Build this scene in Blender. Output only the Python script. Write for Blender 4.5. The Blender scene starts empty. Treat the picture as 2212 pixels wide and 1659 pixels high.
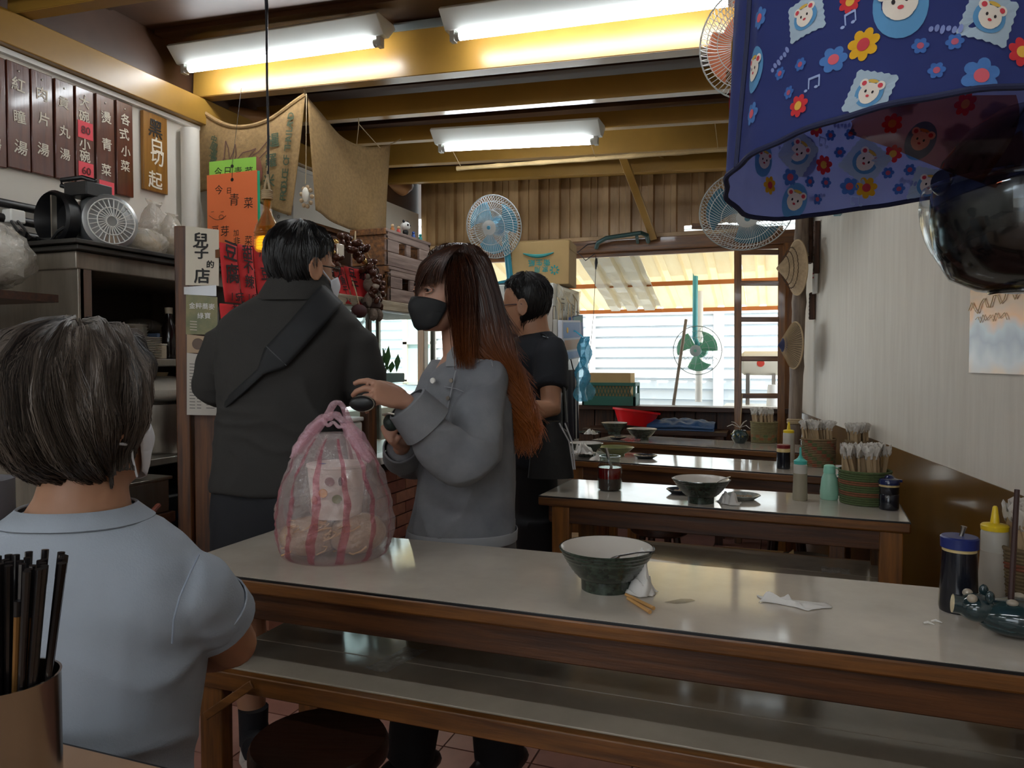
import bpy, bmesh, math, random
from mathutils import Vector, Matrix, Euler, noise as mnoise
random.seed(7)
PI = math.pi
SC = bpy.context.scene
COL = SC.collection
V = Vector

# ---------------------------------------------------------------- camera, light, exposure
CAM_H, CAM_F = 1.25, 1600.0          # eye height (m); focal length in pixels of the 2212 x 1659 frame
YAW, PITCH = math.radians(20), math.radians(1.75)
cam_d = bpy.data.cameras.new('camera'); cam = bpy.data.objects.new('camera', cam_d); COL.objects.link(cam)
cam.location = (0, 0, CAM_H); cam.rotation_euler = (PI/2 - PITCH, 0, YAW)
cam_d.sensor_fit = 'HORIZONTAL'; cam_d.sensor_width = 36; cam_d.lens = 36*CAM_F/2212
cam_d.clip_start = .02; SC.camera = cam
world = bpy.data.worlds.new('world'); SC.world = world; world.use_nodes = True
_n = world.node_tree.nodes; _l = world.node_tree.links
_bg = _n['Background']; _bg.inputs[0].default_value = (.83, .92, 1, 1); _bg.inputs[1].default_value = 1.8
sun_d = bpy.data.lights.new('sun', 'SUN'); sun = bpy.data.objects.new('sun', sun_d); COL.objects.link(sun)
sun_d.energy = 4.0; sun_d.angle = .02; sun_d.color = (1, .95, .86); sun.rotation_euler = (math.radians(38), math.radians(12), 0)
TUBE_EMIT, FILL_EMIT = 22.0, 27.0
SC.view_settings.view_transform = 'Standard'; SC.view_settings.look = 'None'
SC.view_settings.exposure = 0.85; SC.view_settings.gamma = 1; SC.view_settings.use_curve_mapping = False
SC.cycles.max_bounces = 10; SC.cycles.transparent_max_bounces = 24; SC.cycles.sample_clamp_indirect = 6

# ---------------------------------------------------------------- photograph point -> place in the room
_R = Euler((PI/2 - PITCH, 0, YAW)).to_matrix()
CR, CU, CF = _R @ V((1,0,0)), _R @ V((0,1,0)), _R @ V((0,0,-1))
FH = V((-math.sin(YAW), math.cos(YAW), 0))        # horizontal viewing direction
def ray(x, y): return CF + CR*((x-1106)/CAM_F) + CU*(-(y-829.5)/CAM_F)
def PD(x, y, d): return V((0,0,CAM_H)) + ray(x, y)*d
def PZ(x, y, z): r = ray(x, y); return PD(x, y, (z-CAM_H)/r.z)
def PY(x, y, Y): r = ray(x, y); return PD(x, y, Y/r.y)
def PX(x, y, X): r = ray(x, y); return PD(x, y, X/r.x)

# ---------------------------------------------------------------- materials
def lin(c):
    if isinstance(c, str):
        c = [int(c[i:i+2], 16)/255 for i in (0, 2, 4)]
    return tuple((x/12.92 if x <= .04045 else ((x+.055)/1.055)**2.4) for x in c) + (1,)
MATS = {}
def mat(name, col, rough=.5, metal=0, var=None, scale=8, stretch=(1,1,1), bump=0, bscale=None, trans=0, alpha=1, emit=0, coat=0, spec=None, sss=0, col2=None, translucent=0, detail=5, ior=None, ramp=(.3,.7)):
    if name in MATS: return MATS[name]
    m = bpy.data.materials.new(name); m.use_nodes = True; nt = m.node_tree; N = nt.nodes; L = nt.links
    b = N['Principled BSDF']; c1 = lin(col)
    b.inputs['Base Color'].default_value = c1; b.inputs['Roughness'].default_value = rough; b.inputs['Metallic'].default_value = metal
    b.inputs['Transmission Weight'].default_value = trans; b.inputs['Alpha'].default_value = alpha; b.inputs['Coat Weight'].default_value = coat
    b.inputs['Coat Roughness'].default_value = .08
    if ior: b.inputs['IOR'].default_value = ior
    if spec is not None: b.inputs['Specular IOR Level'].default_value = spec
    if sss: b.inputs['Subsurface Weight'].default_value = sss; b.inputs['Subsurface Radius'].default_value = (.012,.005,.003); b.inputs['Subsurface Scale'].default_value = 1
    if emit: b.inputs['Emission Color'].default_value = c1; b.inputs['Emission Strength'].default_value = emit
    if var is not None or col2 or bump:
        tc = N.new('ShaderNodeTexCoord'); mp = N.new('ShaderNodeMapping'); mp.inputs['Scale'].default_value = stretch
        L.new(tc.outputs['Object'], mp.inputs['Vector'])
        nz = N.new('ShaderNodeTexNoise'); nz.inputs['Scale'].default_value = scale; nz.inputs['Detail'].default_value = detail; nz.inputs['Roughness'].default_value = .6
        L.new(mp.outputs[0], nz.inputs['Vector'])
        if var is not None or col2:
            r = N.new('ShaderNodeValToRGB')
            v = var or 0
            a = lin(col2) if col2 else tuple(x*(1-v) for x in c1[:3]) + (1,)
            z = c1 if col2 else tuple(min(1, x*(1+v*.8)) for x in c1[:3]) + (1,)
            r.color_ramp.elements[0].position = ramp[0]; r.color_ramp.elements[0].color = a
            r.color_ramp.elements[1].position = ramp[1]; r.color_ramp.elements[1].color = z
            L.new(nz.outputs['Fac'], r.inputs['Fac']); L.new(r.outputs['Color'], b.inputs['Base Color'])
        if bump:
            src = nz
            if bscale:
                src = N.new('ShaderNodeTexNoise'); src.inputs['Scale'].default_value = bscale; src.inputs['Detail'].default_value = 3; L.new(mp.outputs[0], src.inputs['Vector'])
            bp = N.new('ShaderNodeBump'); bp.inputs['Strength'].default_value = bump; bp.inputs['Distance'].default_value = .01
            L.new(src.outputs['Fac'], bp.inputs['Height']); L.new(bp.outputs['Normal'], b.inputs['Normal'])
    if translucent:
        tr = N.new('ShaderNodeBsdfTranslucent'); tr.inputs['Color'].default_value = c1
        mx = N.new('ShaderNodeMixShader'); mx.inputs[0].default_value = translucent
        L.new(b.outputs[0], mx.inputs[1]); L.new(tr.outputs[0], mx.inputs[2]); L.new(mx.outputs[0], N['Material Output'].inputs[0])
    MATS[name] = m
    return m
def wood(name, c1, c2, axis=0, rough=.45, scale=6, coat=0, bump=.15):
    s = [9, 9, 9]; s[axis] = .55
    return mat(name, c1, rough, col2=c2, scale=scale, stretch=s, bump=bump, coat=coat, detail=7, ramp=(.32,.66))
def glassy(name, col, mixf=.12, rough=.03):      # thin clear sheet: mostly see-through, fresnel gloss
    if name in MATS: return MATS[name]
    m = bpy.data.materials.new(name); m.use_nodes = True; nt = m.node_tree; N = nt.nodes; L = nt.links
    N.remove(N['Principled BSDF'])
    t = N.new('ShaderNodeBsdfTransparent'); t.inputs[0].default_value = lin(col)
    g = N.new('ShaderNodeBsdfGlossy'); g.inputs['Roughness'].default_value = rough
    lw = N.new('ShaderNodeLayerWeight'); lw.inputs[0].default_value = .5; pw = N.new('ShaderNodeMath'); pw.operation = 'POWER'; pw.inputs[1].default_value = 4; ad = N.new('ShaderNodeMath'); ad.operation = 'MULTIPLY_ADD'; ad.inputs[1].default_value = .7; ad.inputs[2].default_value = mixf*.35
    L.new(lw.outputs['Facing'], pw.inputs[0]); L.new(pw.outputs[0], ad.inputs[0])
    mx = N.new('ShaderNodeMixShader'); L.new(ad.outputs[0], mx.inputs[0]); L.new(t.outputs[0], mx.inputs[1]); L.new(g.outputs[0], mx.inputs[2])
    L.new(mx.outputs[0], N['Material Output'].inputs[0]); MATS[name] = m
    return m
def film(name, col, opac=.25, rough=.2, bump=0):           # wrinkled plastic film: part see-through, part white scatter and gloss
    if name in MATS: return MATS[name]
    m = bpy.data.materials.new(name); m.use_nodes = True; nt = m.node_tree; N = nt.nodes; L = nt.links
    b = N['Principled BSDF']; b.inputs['Base Color'].default_value = lin(col); b.inputs['Roughness'].default_value = rough
    t = N.new('ShaderNodeBsdfTransparent'); t.inputs[0].default_value = tuple(.55+.45*x for x in lin(col)[:3]) + (1,)
    tr = N.new('ShaderNodeBsdfTranslucent'); tr.inputs[0].default_value = lin(col)
    m1 = N.new('ShaderNodeMixShader'); m1.inputs[0].default_value = .35; L.new(b.outputs[0], m1.inputs[1]); L.new(tr.outputs[0], m1.inputs[2])
    m2 = N.new('ShaderNodeMixShader'); m2.inputs[0].default_value = opac; L.new(t.outputs[0], m2.inputs[1]); L.new(m1.outputs[0], m2.inputs[2])
    gl = N.new('ShaderNodeBsdfGlossy'); gl.inputs['Roughness'].default_value = .13; m3 = N.new('ShaderNodeMixShader'); m3.inputs[0].default_value = .09; L.new(m2.outputs[0], m3.inputs[1]); L.new(gl.outputs[0], m3.inputs[2]); m2 = m3
    if bump:
        tc = N.new('ShaderNodeTexCoord'); nz = N.new('ShaderNodeTexNoise'); nz.inputs['Scale'].default_value = 28; nz.inputs['Detail'].default_value = 4; nz.inputs['Distortion'].default_value = 1.5
        L.new(tc.outputs['Object'], nz.inputs['Vector'])
        bp = N.new('ShaderNodeBump'); bp.inputs['Strength'].default_value = bump; bp.inputs['Distance'].default_value = .02; L.new(nz.outputs['Fac'], bp.inputs['Height']); L.new(bp.outputs[0], b.inputs['Normal']); L.new(bp.outputs[0], gl.inputs['Normal'])
    L.new(m2.outputs[0], N['Material Output'].inputs[0]); MATS[name] = m
    return m
def hairmat(name, c1, c2, rough=.4, c3=None, zlo=0, zhi=1, spec=.35):   # colour varies from strand to strand (attribute 'rnd'), c3 paints backlight glow into the tips (attribute 'tip')
    if name in MATS: return MATS[name]
    m = bpy.data.materials.new(name); m.use_nodes = True; nt = m.node_tree; N = nt.nodes; L = nt.links
    b = N['Principled BSDF']; b.inputs['Roughness'].default_value = rough; b.inputs['Specular IOR Level'].default_value = spec
    a = N.new('ShaderNodeAttribute'); a.attribute_name = 'rnd'
    mx = N.new('ShaderNodeMix'); mx.data_type = 'RGBA'; mx.inputs[6].default_value = lin(c1); mx.inputs[7].default_value = lin(c2)
    L.new(a.outputs['Fac'], mx.inputs[0]); out = mx.outputs[2]
    if c3:
        a2 = N.new('ShaderNodeAttribute'); a2.attribute_name = 'tip'
        m2 = N.new('ShaderNodeMix'); m2.data_type = 'RGBA'; m2.inputs[7].default_value = lin(c3)
        L.new(a2.outputs['Fac'], m2.inputs[0]); L.new(out, m2.inputs[6]); out = m2.outputs[2]
    L.new(out, b.inputs['Base Color'])
    MATS[name] = m
    return m

# ---------------------------------------------------------------- mesh building
class MB:
    def __init__(s): s.v = []; s.f = []; s.mi = []; s.cur = 0; s.att = {}
    def add(s, vs, fs):
        o = len(s.v); s.v += [V(p) for p in vs]; s.f += [[i+o for i in f] for f in fs]; s.mi += [s.cur]*len(fs); return s
    def use(s, i): s.cur = i; return s
    def box(s, c, size, M=None):
        x, y, z = [k/2 for k in size]; c = V(c)
        vs = [V((a, b, d)) for a in (-x, x) for b in (-y, y) for d in (-z, z)]
        if M is not None: vs = [M @ p for p in vs]
        return s.add([p + c for p in vs], [(0,1,3,2),(4,6,7,5),(0,4,5,1),(2,3,7,6),(0,2,6,4),(1,5,7,3)])
    def beam(s, a, b, w, h, up=(0,0,1)):     # square bar from a to b: w sideways, h along up
        a, b = V(a), V(b); d = (b-a).normalized(); r = d.cross(V(up))
        if r.length < 1e-4: r = d.cross(V((0,1,0)))
        r.normalize(); u = r.cross(d)
        vs = [p + r*i*w/2 + u*j*h/2 for p in (a, b) for i in (-1, 1) for j in (-1, 1)]
        return s.add(vs, [(0,1,3,2),(4,6,7,5),(0,4,5,1),(2,3,7,6),(0,2,6,4),(1,5,7,3)])
    def rings(s, rs, caps=True, closed=True):
        n = len(rs[0]); vs = [p for r in rs for p in r]; fs = []
        for i in range(len(rs)-1):
            for j in range(n if closed else n-1):
                k = (j+1) % n; fs.append((i*n+j, i*n+k, (i+1)*n+k, (i+1)*n+j))
        if caps and closed: fs += [tuple(range(n-1, -1, -1)), tuple(range((len(rs)-1)*n, len(rs)*n))]
        return s.add(vs, fs)
    def tube(s, pts, r, n=8, flat=1, up=None, caps=True):
        pts = [V(p) for p in pts]; rr = r if isinstance(r, (list, tuple)) else [r]*len(pts); rs = []; u = V(up) if up else None
        for i, p in enumerate(pts):
            d = (pts[min(i+1, len(pts)-1)] - pts[max(i-1, 0)])
            d = d.normalized() if d.length > 1e-9 else V((0,0,1))
            if u is None: u = V((0,0,1)) if abs(d.z) < .9 else V((1,0,0))
            u = (u - d*u.dot(d)); u = u.normalized() if u.length > 1e-6 else d.orthogonal().normalized()
            w = d.cross(u)
            rs.append([p + (u*math.cos(a)*flat + w*math.sin(a))*rr[i] for a in [2*PI*k/n for k in range(n)]])
        return s.rings(rs, caps)
    def lathe(s, prof, n=24, c=(0,0,0), M=None, sx=1, sy=1, caps=True):
        c = V(c); rs = []
        for r, z in prof:
            rg = [V((math.cos(2*PI*k/n)*r*sx, math.sin(2*PI*k/n)*r*sy, z)) for k in range(n)]
            rs.append([((M @ p) if M is not None else p) + c for p in rg])
        return s.rings(rs, caps)
    def ell(s, c, r, M=None, n=16, m=10):
        prof = [(math.sin(PI*i/m), -math.cos(PI*i/m)) for i in range(m+1)]; prof[0] = (.02, -1); prof[-1] = (.02, 1)
        c = V(c); rs = []
        for q, z in prof:
            rg = [V((math.cos(2*PI*k/n)*q*r[0], math.sin(2*PI*k/n)*q*r[1], z*r[2])) for k in range(n)]
            rs.append([((M @ p) if M is not None else p) + c for p in rg])
        return s.rings(rs)
    def grid(s, fn, nu, nv):
        vs = [fn(i/nu, j/nv) for i in range(nu+1) for j in range(nv+1)]
        return s.add(vs, [(i*(nv+1)+j, (i+1)*(nv+1)+j, (i+1)*(nv+1)+j+1, i*(nv+1)+j+1) for i in range(nu) for j in range(nv)])
    def prism(s, poly, a, b):                # polygon of 3-D points swept from offset a to offset b
        n = len(poly); vs = [V(p)+V(a) for p in poly] + [V(p)+V(b) for p in poly]
        return s.add(vs, [tuple(range(n-1,-1,-1)), tuple(range(n, 2*n))] + [(i, (i+1)%n, n+(i+1)%n, n+i) for i in range(n)])
    def mesh(s, name, smooth=True, angle=40):
        me = bpy.data.meshes.new(name); me.from_pydata([tuple(p) for p in s.v], [], s.f); me.validate()
        if len(me.polygons) == len(s.mi): me.polygons.foreach_set('material_index', s.mi)
        for k, vals in s.att.items():
            a = me.attributes.new(k, 'FLOAT', 'POINT'); a.data.foreach_set('value', vals)
        bm = bmesh.new(); bm.from_mesh(me); bmesh.ops.recalc_face_normals(bm, faces=bm.faces); bm.to_mesh(me); bm.free()
        if smooth:
            me.polygons.foreach_set('use_smooth', [True]*len(me.polygons)); me.set_sharp_from_angle(angle=math.radians(angle))
        return me
def smooth_path(pts, rr, k=4):             # Catmull-Rom through points and radii
    P = [V(p) for p in pts]; out, ro = [], []
    for i in range(len(P)-1):
        a, b, c, d = P[max(0,i-1)], P[i], P[i+1], P[min(len(P)-1,i+2)]
        for j in range(k):
            t = j/k; out.append(((b*2) + (c-a)*t + (a*2-b*5+c*4-d)*t*t + (b*3-a-c*3+d)*t**3)*.5); ro.append(rr[i]+(rr[i+1]-rr[i])*(t*t*(3-2*t)))
    return out+[P[-1]], ro+[rr[-1]]
def rootof(o):
    while o.parent: o = o.parent
    return o
def obj(name, mb, mats, parent=None, smooth=True, bevel=0, solid=0, sub=0, world=False, label=None, kind=None, angle=40, seg=2):
    me = mb.mesh(name, smooth, angle) if isinstance(mb, MB) else mb
    me.name = name
    if world and parent is not None: me.transform(rootof(parent).matrix_basis.inverted())
    if not me.materials:
        for m in (mats if isinstance(mats, (list, tuple)) else [mats]): me.materials.append(m)
    o = bpy.data.objects.new(name, me); COL.objects.link(o); o.parent = parent
    if solid: md = o.modifiers.new('solid', 'SOLIDIFY'); md.thickness = solid; md.offset = 0
    if bevel: md = o.modifiers.new('bevel', 'BEVEL'); md.width = bevel; md.segments = seg; md.limit_method = 'ANGLE'; md.angle_limit = math.radians(40); md.harden_normals = False
    if sub: md = o.modifiers.new('sub', 'SUBSURF'); md.levels = sub; md.render_levels = sub
    if label: o['label'] = label
    if name in ('lettering', 'print', 'smile_drawing', 'pattern'): kind = 'stuff'
    if kind: o['kind'] = kind
    return o
def tag(o, label, cat, group=None):
    o['label'] = label; o['category'] = cat
    if group: o['group'] = group
    return o
def thing(name, label, cat, loc=(0,0,0), rz=0, group=None):
    o = bpy.data.objects.new(name, None); COL.objects.link(o); o.empty_display_size = .05
    o.location = loc; o.rotation_euler = (0, 0, rz); o.matrix_basis = Matrix.Translation(V(loc)) @ Matrix.Rotation(rz, 4, 'Z')
    return tag(o, label, cat, group)
def copy_thing(src, loc, rz, label, group=None):
    r = src.copy(); COL.objects.link(r); r.matrix_basis = Matrix.Translation(V(loc)) @ Matrix.Rotation(rz, 4, 'Z'); r['label'] = label
    if group: r['group'] = group
    for ch in list(src.children):
        c = ch.copy(); COL.objects.link(c); c.parent = r
        for g in list(ch.children):
            d = g.copy(); COL.objects.link(d); d.parent = c
    return r
def baked(o):                                # apply the modifiers of an object to its mesh
    dg = bpy.context.evaluated_depsgraph_get(); me = bpy.data.meshes.new_from_object(o.evaluated_get(dg))
    o.modifiers.clear(); o.data = me; return o
_tc = None
def glyphs(txt, size=.05, ext=.0004, align='CENTER', res=2, shear=0, bold=0):
    cu = bpy.data.curves.new('lettering', 'FONT'); cu.body = txt; cu.size = size; cu.extrude = ext; cu.align_x = align; cu.align_y = 'CENTER'
    cu.resolution_u = res; cu.shear = shear; cu.offset = bold
    o = bpy.data.objects.new('lettering', cu); COL.objects.link(o)
    dg = bpy.context.evaluated_depsgraph_get(); me = bpy.data.meshes.new_from_object(o.evaluated_get(dg))
    bpy.data.objects.remove(o); bpy.data.curves.remove(cu)
    vs = [v.co.copy() for v in me.vertices]; fs = [list(p.vertices) for p in me.polygons]; bpy.data.meshes.remove(me)
    return vs, fs
_gc = {}
def write(mb, txt, o, ux, uy, size, wob=0, bold=.002, gap=1.0, vertical=False, shear=0):   # letters into mesh mb on the plane (ux, uy) centred at o
    o, ux, uy = V(o), V(ux).normalized(), V(uy).normalized(); n = ux.cross(uy)
    if vertical:
        for i, ch in enumerate(txt):
            if ch != ' ': write(mb, ch, o - uy*(i - (len(txt)-1)/2)*size*gap, ux, uy, size, wob, bold, shear=shear)
        return mb
    key = (txt, shear)
    if key not in _gc:
        vs, fs = glyphs(txt, 1, .002, shear=shear)
        if vs:
            x0 = min(p.x for p in vs); x1 = max(p.x for p in vs); y0 = min(p.y for p in vs); y1 = max(p.y for p in vs)
            vs = [p - V(((x0+x1)/2, (y0+y1)/2, 0)) for p in vs]
        _gc[key] = (vs, fs)
    if bold > .0015:
        kk = max(.004, bold*6)
        B = [(kk,0),(-kk,0),(0,kk),(0,-kk)]
    else: B = [(0,0)]
    vs, fs = _gc[key]; a = random.uniform(-wob, wob); k = size*(1 + random.uniform(-wob, wob)*.5); ca, sa = math.cos(a), math.sin(a)
    for bi, (bx, by) in enumerate(B):
        mb.add([o + ux*((p.x+bx)*ca - (p.y+by)*sa)*k + uy*((p.x+bx)*sa + (p.y+by)*ca)*k + n*(p.z*k + .0012 + bi*.00013) for p in vs], fs)
    return mb
def noise3(p, s=1.0): return mnoise.noise(V(p)*s)
def remesh(name, mb, vox, mats, parent=None, smooth_it=4, disp=None, label=None, dec=0):
    me = bpy.data.meshes.new(name); me.from_pydata([tuple(p) for p in mb.v], [], mb.f)
    bm = bmesh.new(); bm.from_mesh(me); bmesh.ops.recalc_face_normals(bm, faces=bm.faces); bm.to_mesh(me); bm.free()
    o = bpy.data.objects.new(name, me); COL.objects.link(o)
    md = o.modifiers.new('r', 'REMESH'); md.mode = 'VOXEL'; md.voxel_size = vox
    if smooth_it: md = o.modifiers.new('s', 'SMOOTH'); md.factor = .5; md.iterations = smooth_it
    dg = bpy.context.evaluated_depsgraph_get(); me2 = bpy.data.meshes.new_from_object(o.evaluated_get(dg))
    bpy.data.objects.remove(o)
    if disp:
        nr = [v.normal.copy() for v in me2.vertices]
        for v, n in zip(me2.vertices, nr): v.co += n*disp(v.co, n)
    me2.polygons.foreach_set('use_smooth', [True]*len(me2.polygons)); me2.materials.clear()
    return obj(name, me2, mats, parent, world=True, label=label)
# ---------------------------------------------------------------- shared materials
m_plaster_l = mat('white_wall_paint', 'd9d3c8', .8, var=.06, scale=3, bump=.05)
m_plaster_r = mat('streaked_wall_paint', 'e6dfd3', .6, col2='d6cdc0', scale=5, stretch=(5,5,.55), bump=.1, detail=8, ramp=(.25,.75))
m_wains = mat('brown_gloss_paint', '6e4d1c', .28, var=.3, scale=2.5, stretch=(1,1,.5), coat=.3)
m_beam = mat('ochre_beam_paint', '96702f', .32, var=.14, scale=4)
m_ceil = mat('dark_brown_roof_sheet', '4a2f1c', .5, var=.25, scale=3)
m_corr = mat('tan_roof_sheet', 'bd9a6c', .45, col2='8f6c44', scale=3.5, stretch=(2,2,.6), detail=6, bump=.05)
m_dwood = wood('dark_wood', '4a2813', '24120a', 0)
m_dwoodz = wood('dark_wood_upright', '54301a', '2a160c', 2)
m_rwood = wood('red_brown_wood', '80501f', '44260c', 0, coat=.2)
m_rwoodz = wood('red_brown_wood_upright', '8c5820','523010', 2, coat=.2)
m_lam = mat('grey_beige_laminate', 'c0b6a9', .09, var=.13, scale=5, bump=.008, bscale=60, coat=.3, detail=8)
m_lam2 = mat('worn_shelf_laminate', 'a99d8d', .1, var=.18, scale=4, coat=.3, detail=8)
m_awood = wood('dark_shaded_apron_wood', '5a3414', '30190a', 0, coat=.15)  # dark brown apron, deepened in colour for the shade under the table top
m_black = mat('black_plastic', '101012', .4)
m_steel = mat('brushed_steel', '9a948c', .32, 1, var=.15, scale=5, stretch=(6,6,.6))
m_dsteel = mat('dull_cabinet_steel', '8d8478', .42, .6, var=.25, scale=4, stretch=(5,5,.6))
m_white = mat('white_enamel', 'e4e2dc', .4)
m_string = mat('string', 'b09a78', .9)
m_wire = mat('dark_wire', '17151a', .5)
m_paper = mat('cream_card', 'd2c9b6', .8, var=.03)
m_ink = mat('black_ink', '15120f', .7)
m_wpaint = mat('white_brush_paint', 'e6ddcb', .7)
m_red = mat('red_paper', 'cf2c2f', .75, var=.08, scale=6)
m_skin = mat('skin', 'a87c66', .5, sss=.12, var=.06, scale=14)
m_skin2 = mat('skin_tan', 'a3765a', .5, sss=.12, var=.06, scale=14)
m_clear = glassy('clear_glass', 'f2f7f5')
m_tissue = mat('white_tissue', 'eeeae4', .9, translucent=.25)

# ---------------------------------------------------------------- room shell
def st(o): o['kind'] = 'structure'; return o
XL, YB = -2.82, 5.5
def xr(y): return .13 + (YB-y)*.1438          # plane of the right wall
def slope(x): return -.043*(x-XL)             # the roof falls to the right
fl = st(obj('floor', MB().box((-.8,1.2,-.03), (4.6,9.2,.04)), mat('floor_grout', '4e4038', .8)))
ti = MB().box((0,0,0), (.294,.294,.012)).mesh('floor_tile', False)
m_tile = [mat('terracotta_tile_%s' % k, c, .35, var=.15, scale=9) for k, c in zip('abc', ('a8786a','9c6c5e','b08274'))]
for i in range(12):
    for j in range(19):
        x, y = -2.67+i*.3, -.1+j*.3
        if x > xr(y)-.1: continue
        o = bpy.data.objects.new('floor_tile', ti); COL.objects.link(o); o.parent = fl; o.location = (x, y, -.006 + random.uniform(-.0008,.0008))
        if not ti.materials: ti.materials.append(m_tile[0])
        o.material_slots[0].link = 'OBJECT'; o.material_slots[0].material = random.choice(m_tile)
w = MB(); w.box((XL-.06, .85, 1.22), (.12, 6.7, 2.46)); w.box((XL-.06, 4.85, .45), (.12, 1.3, .9)); w.box((XL-.06, 4.85, 2.25), (.12, 1.3, .42))
wl = st(obj('wall_left', w, m_plaster_l))
obj('upper_panel', MB().box((XL-.07, 1.55, 2.65), (.1,8.1,.42)), m_ceil, wl, smooth=False)
ra = MB(); a, b = V((xr(5.55), 5.55, 0)), V((xr(-2.5), -2.5, 0)); n = V((1, .1438, 0)).normalized()
ra.prism([a, b, b+V((0,0,2.95)), a+V((0,0,2.95))], (0,0,0), n*.12)
st(obj('wall_right', ra, m_plaster_r))
tr = MB(); tr.prism([a-n*.004+V((0,0,0)), b-n*.004, b-n*.004+V((0,0,.9)), a-n*.004+V((0,0,.9))], (0,0,0), n*.004)
st(obj('trim_1', tr, m_wains))
wfr = MB(); xr_, zc2 = xr(-2.5), 2.9
wfr.box(((XL-1.75)/2, -2.45, 1.45), (-1.75-XL, .1, 2.9)); wfr.box(((-.25+xr_)/2, -2.45, 1.45), (xr_+.25, .1, 2.9)); wfr.box((-1.0, -2.45, 2.5), (1.5, .1, .8))
st(obj('wall_front_added', wfr, m_plaster_l))  # unseen wall, added to cut the flat sky light from behind the camera
# back wall: boards below the sill, sheet metal above the window
bw = st(obj('wall_back', MB().box((-1.38, YB+.06, .45), (2.9,.03,.9)), m_dwood))
for i in range(19):
    x = -2.76 + i*.15
    obj('wall_board', MB().box((x, YB+.03, .45), (.143,.03,.9)), m_dwoodz, bw, bevel=.004)
sill = st(obj('trim_2', MB().box((-1.36, YB+.02, .905), (2.94,.2,.035)), m_dwood, bevel=.004))
lin_ = st(obj('trim_3', MB().box((-1.36, YB+.03, 2.115), (2.96,.1,.09)), m_rwood, bevel=.004))
for k, (x0, x1, zb) in enumerate([(-2.82,-2.1,2.16),(-2.1,-1.38,2.16),(-1.38,-.68,2.16),(-.68,.16,2.24)]):
    prof = []; x = x0
    while x < x1-1e-6:
        for dx, dy in ((0,0),(.04,0),(.043,-.006),(.05,-.006),(.053,0),(.1,0),(.108,-.032),(.142,-.032),(.15,0)):
            if x+dx < x1: prof.append((x+dx, dy))
        x += .167
    prof.append((x1, 0))
    s = MB(); s.rings([[V((px, YB+.05+py, z)) for px, py in prof] for z in (zb, 2.84+slope(x0))], caps=False, closed=False)
    obj('corrugated_sheet', s, m_corr, bw, solid=.002, smooth=False)
st(obj('trim_4', MB().box((-1.36, YB+.0, 2.165), (1.36*2,.03,.05)).box((-2.0, YB+.0, 2.165), (1.4,.034,.05)), m_corr, bevel=.003))
t5 = MB(); t5.beam((XL,YB-.01,2.74), (.2,YB-.01,2.74+slope(.2)), .05, .07); st(obj('trim_5', t5, m_beam, bevel=.004))
t6 = MB(); t6.beam((-.62,YB,2.225), (-.16,YB+.02,2.18), .03, .04); st(obj('trim_6', t6, m_rwood, bevel=.004))
# window frame posts
wf = st(obj('window_1', MB().box((.04, YB+.03, 1.0), (.075,.08,2.15)), m_rwoodz, bevel=.004))
obj('window_post', MB().box((-2.8, YB+.03, 1.5), (.06,.08,1.15)), m_rwoodz, wf, bevel=.004)
obj('window_rail', MB().box((-1.36, YB+.05, 2.055), (2.9,.04,.03)), m_rwood, wf, bevel=.003)
# roof and purlins
ce = MB(); ce.prism([V((XL-.1, y, 2.834)) for x in (XL-.1,) for y in (-2.5, 5.6)] + [V((1.3, 5.6, 2.83+slope(1.3))), V((1.3, -2.5, 2.83+slope(1.3)))], (0,0,0), (0,0,.03))
cei = st(obj('ceiling', ce, m_ceil, smooth=False))
for i in range(27):
    y = -2.3+i*.3
    r = MB(); r.beam((XL, y, 2.818), (1.25, y, 2.818+slope(1.25)), .05, .022); obj('roof_rib', r, m_ceil, cei, smooth=False)
n_trim = 7
for y, h, fl_ in ((-.34,.15,.06),(.14,.15,.06),(.62,.12,.06),(1.1,.15,.06),(1.58,.12,.06),(2.06,.15,.06),(3.02,.2,.07),(3.5,.1,.055),(3.95,.08,.05),(4.46,.16,.06),(4.95,.1,.05)):
    z0 = 2.59; xa, xb = XL+.005, xr(y)
    s = MB(); za, zb = z0+slope(xa), z0+slope(xb)
    s.beam((xa,y,za+h/2), (xb,y,zb+h/2), .006, h); s.beam((xa,y+fl_/2,za), (xb,y+fl_/2,zb), fl_, .006); s.beam((xa,y+fl_/2,za+h), (xb,y+fl_/2,zb+h), fl_, .006)
    st(obj('trim_%d' % n_trim, s, m_beam, smooth=False)); n_trim += 1
s = MB(); s.box((XL+.03, 1.4, 2.515), (.06,6.6,.13)); st(obj('trim_%d' % n_trim, s, m_beam, bevel=.004)); n_trim += 1
s = MB(); s.beam((XL+.012,-1.9,2.437), (XL+.012,4.2,2.437), .02, .02); st(obj('trim_%d' % n_trim, s, m_white)); n_trim += 1
s = MB(); s.beam(PY(1325,285,4.5), PY(1412,515,5.42), .05, .03, up=(0,1,0)); s.beam(PY(1372,283,4.52), PY(1440,340,5.0), .05, .03, up=(0,1,0))
st(obj('trim_%d' % n_trim, s, m_beam, bevel=.003)); n_trim += 1
# white pipe run in the corner of the left wall
p = MB(); p.tube([(XL+.05,2.94,2.4),(XL+.05,2.94,1.3)], .045, 12); st(obj('trim_%d' % n_trim, p, m_plaster_l)); n_trim += 1
p = MB(); p.tube([PY(470,215,3.3), PY(470,235,3.3), PY(490,243,3.32), PY(600,262,3.5)], .04, 12); st(obj('trim_%d' % n_trim, p, mat('brown_pipe','a5764a',.5))); n_trim += 1
p = MB(); p.tube([PY(820,380,5.0), PY(870,408,5.2), PY(880,400,5.45)], .055, 12); st(obj('trim_%d' % n_trim, p, mat('brown_pipe','a5764a',.5))); n_trim += 1

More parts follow.
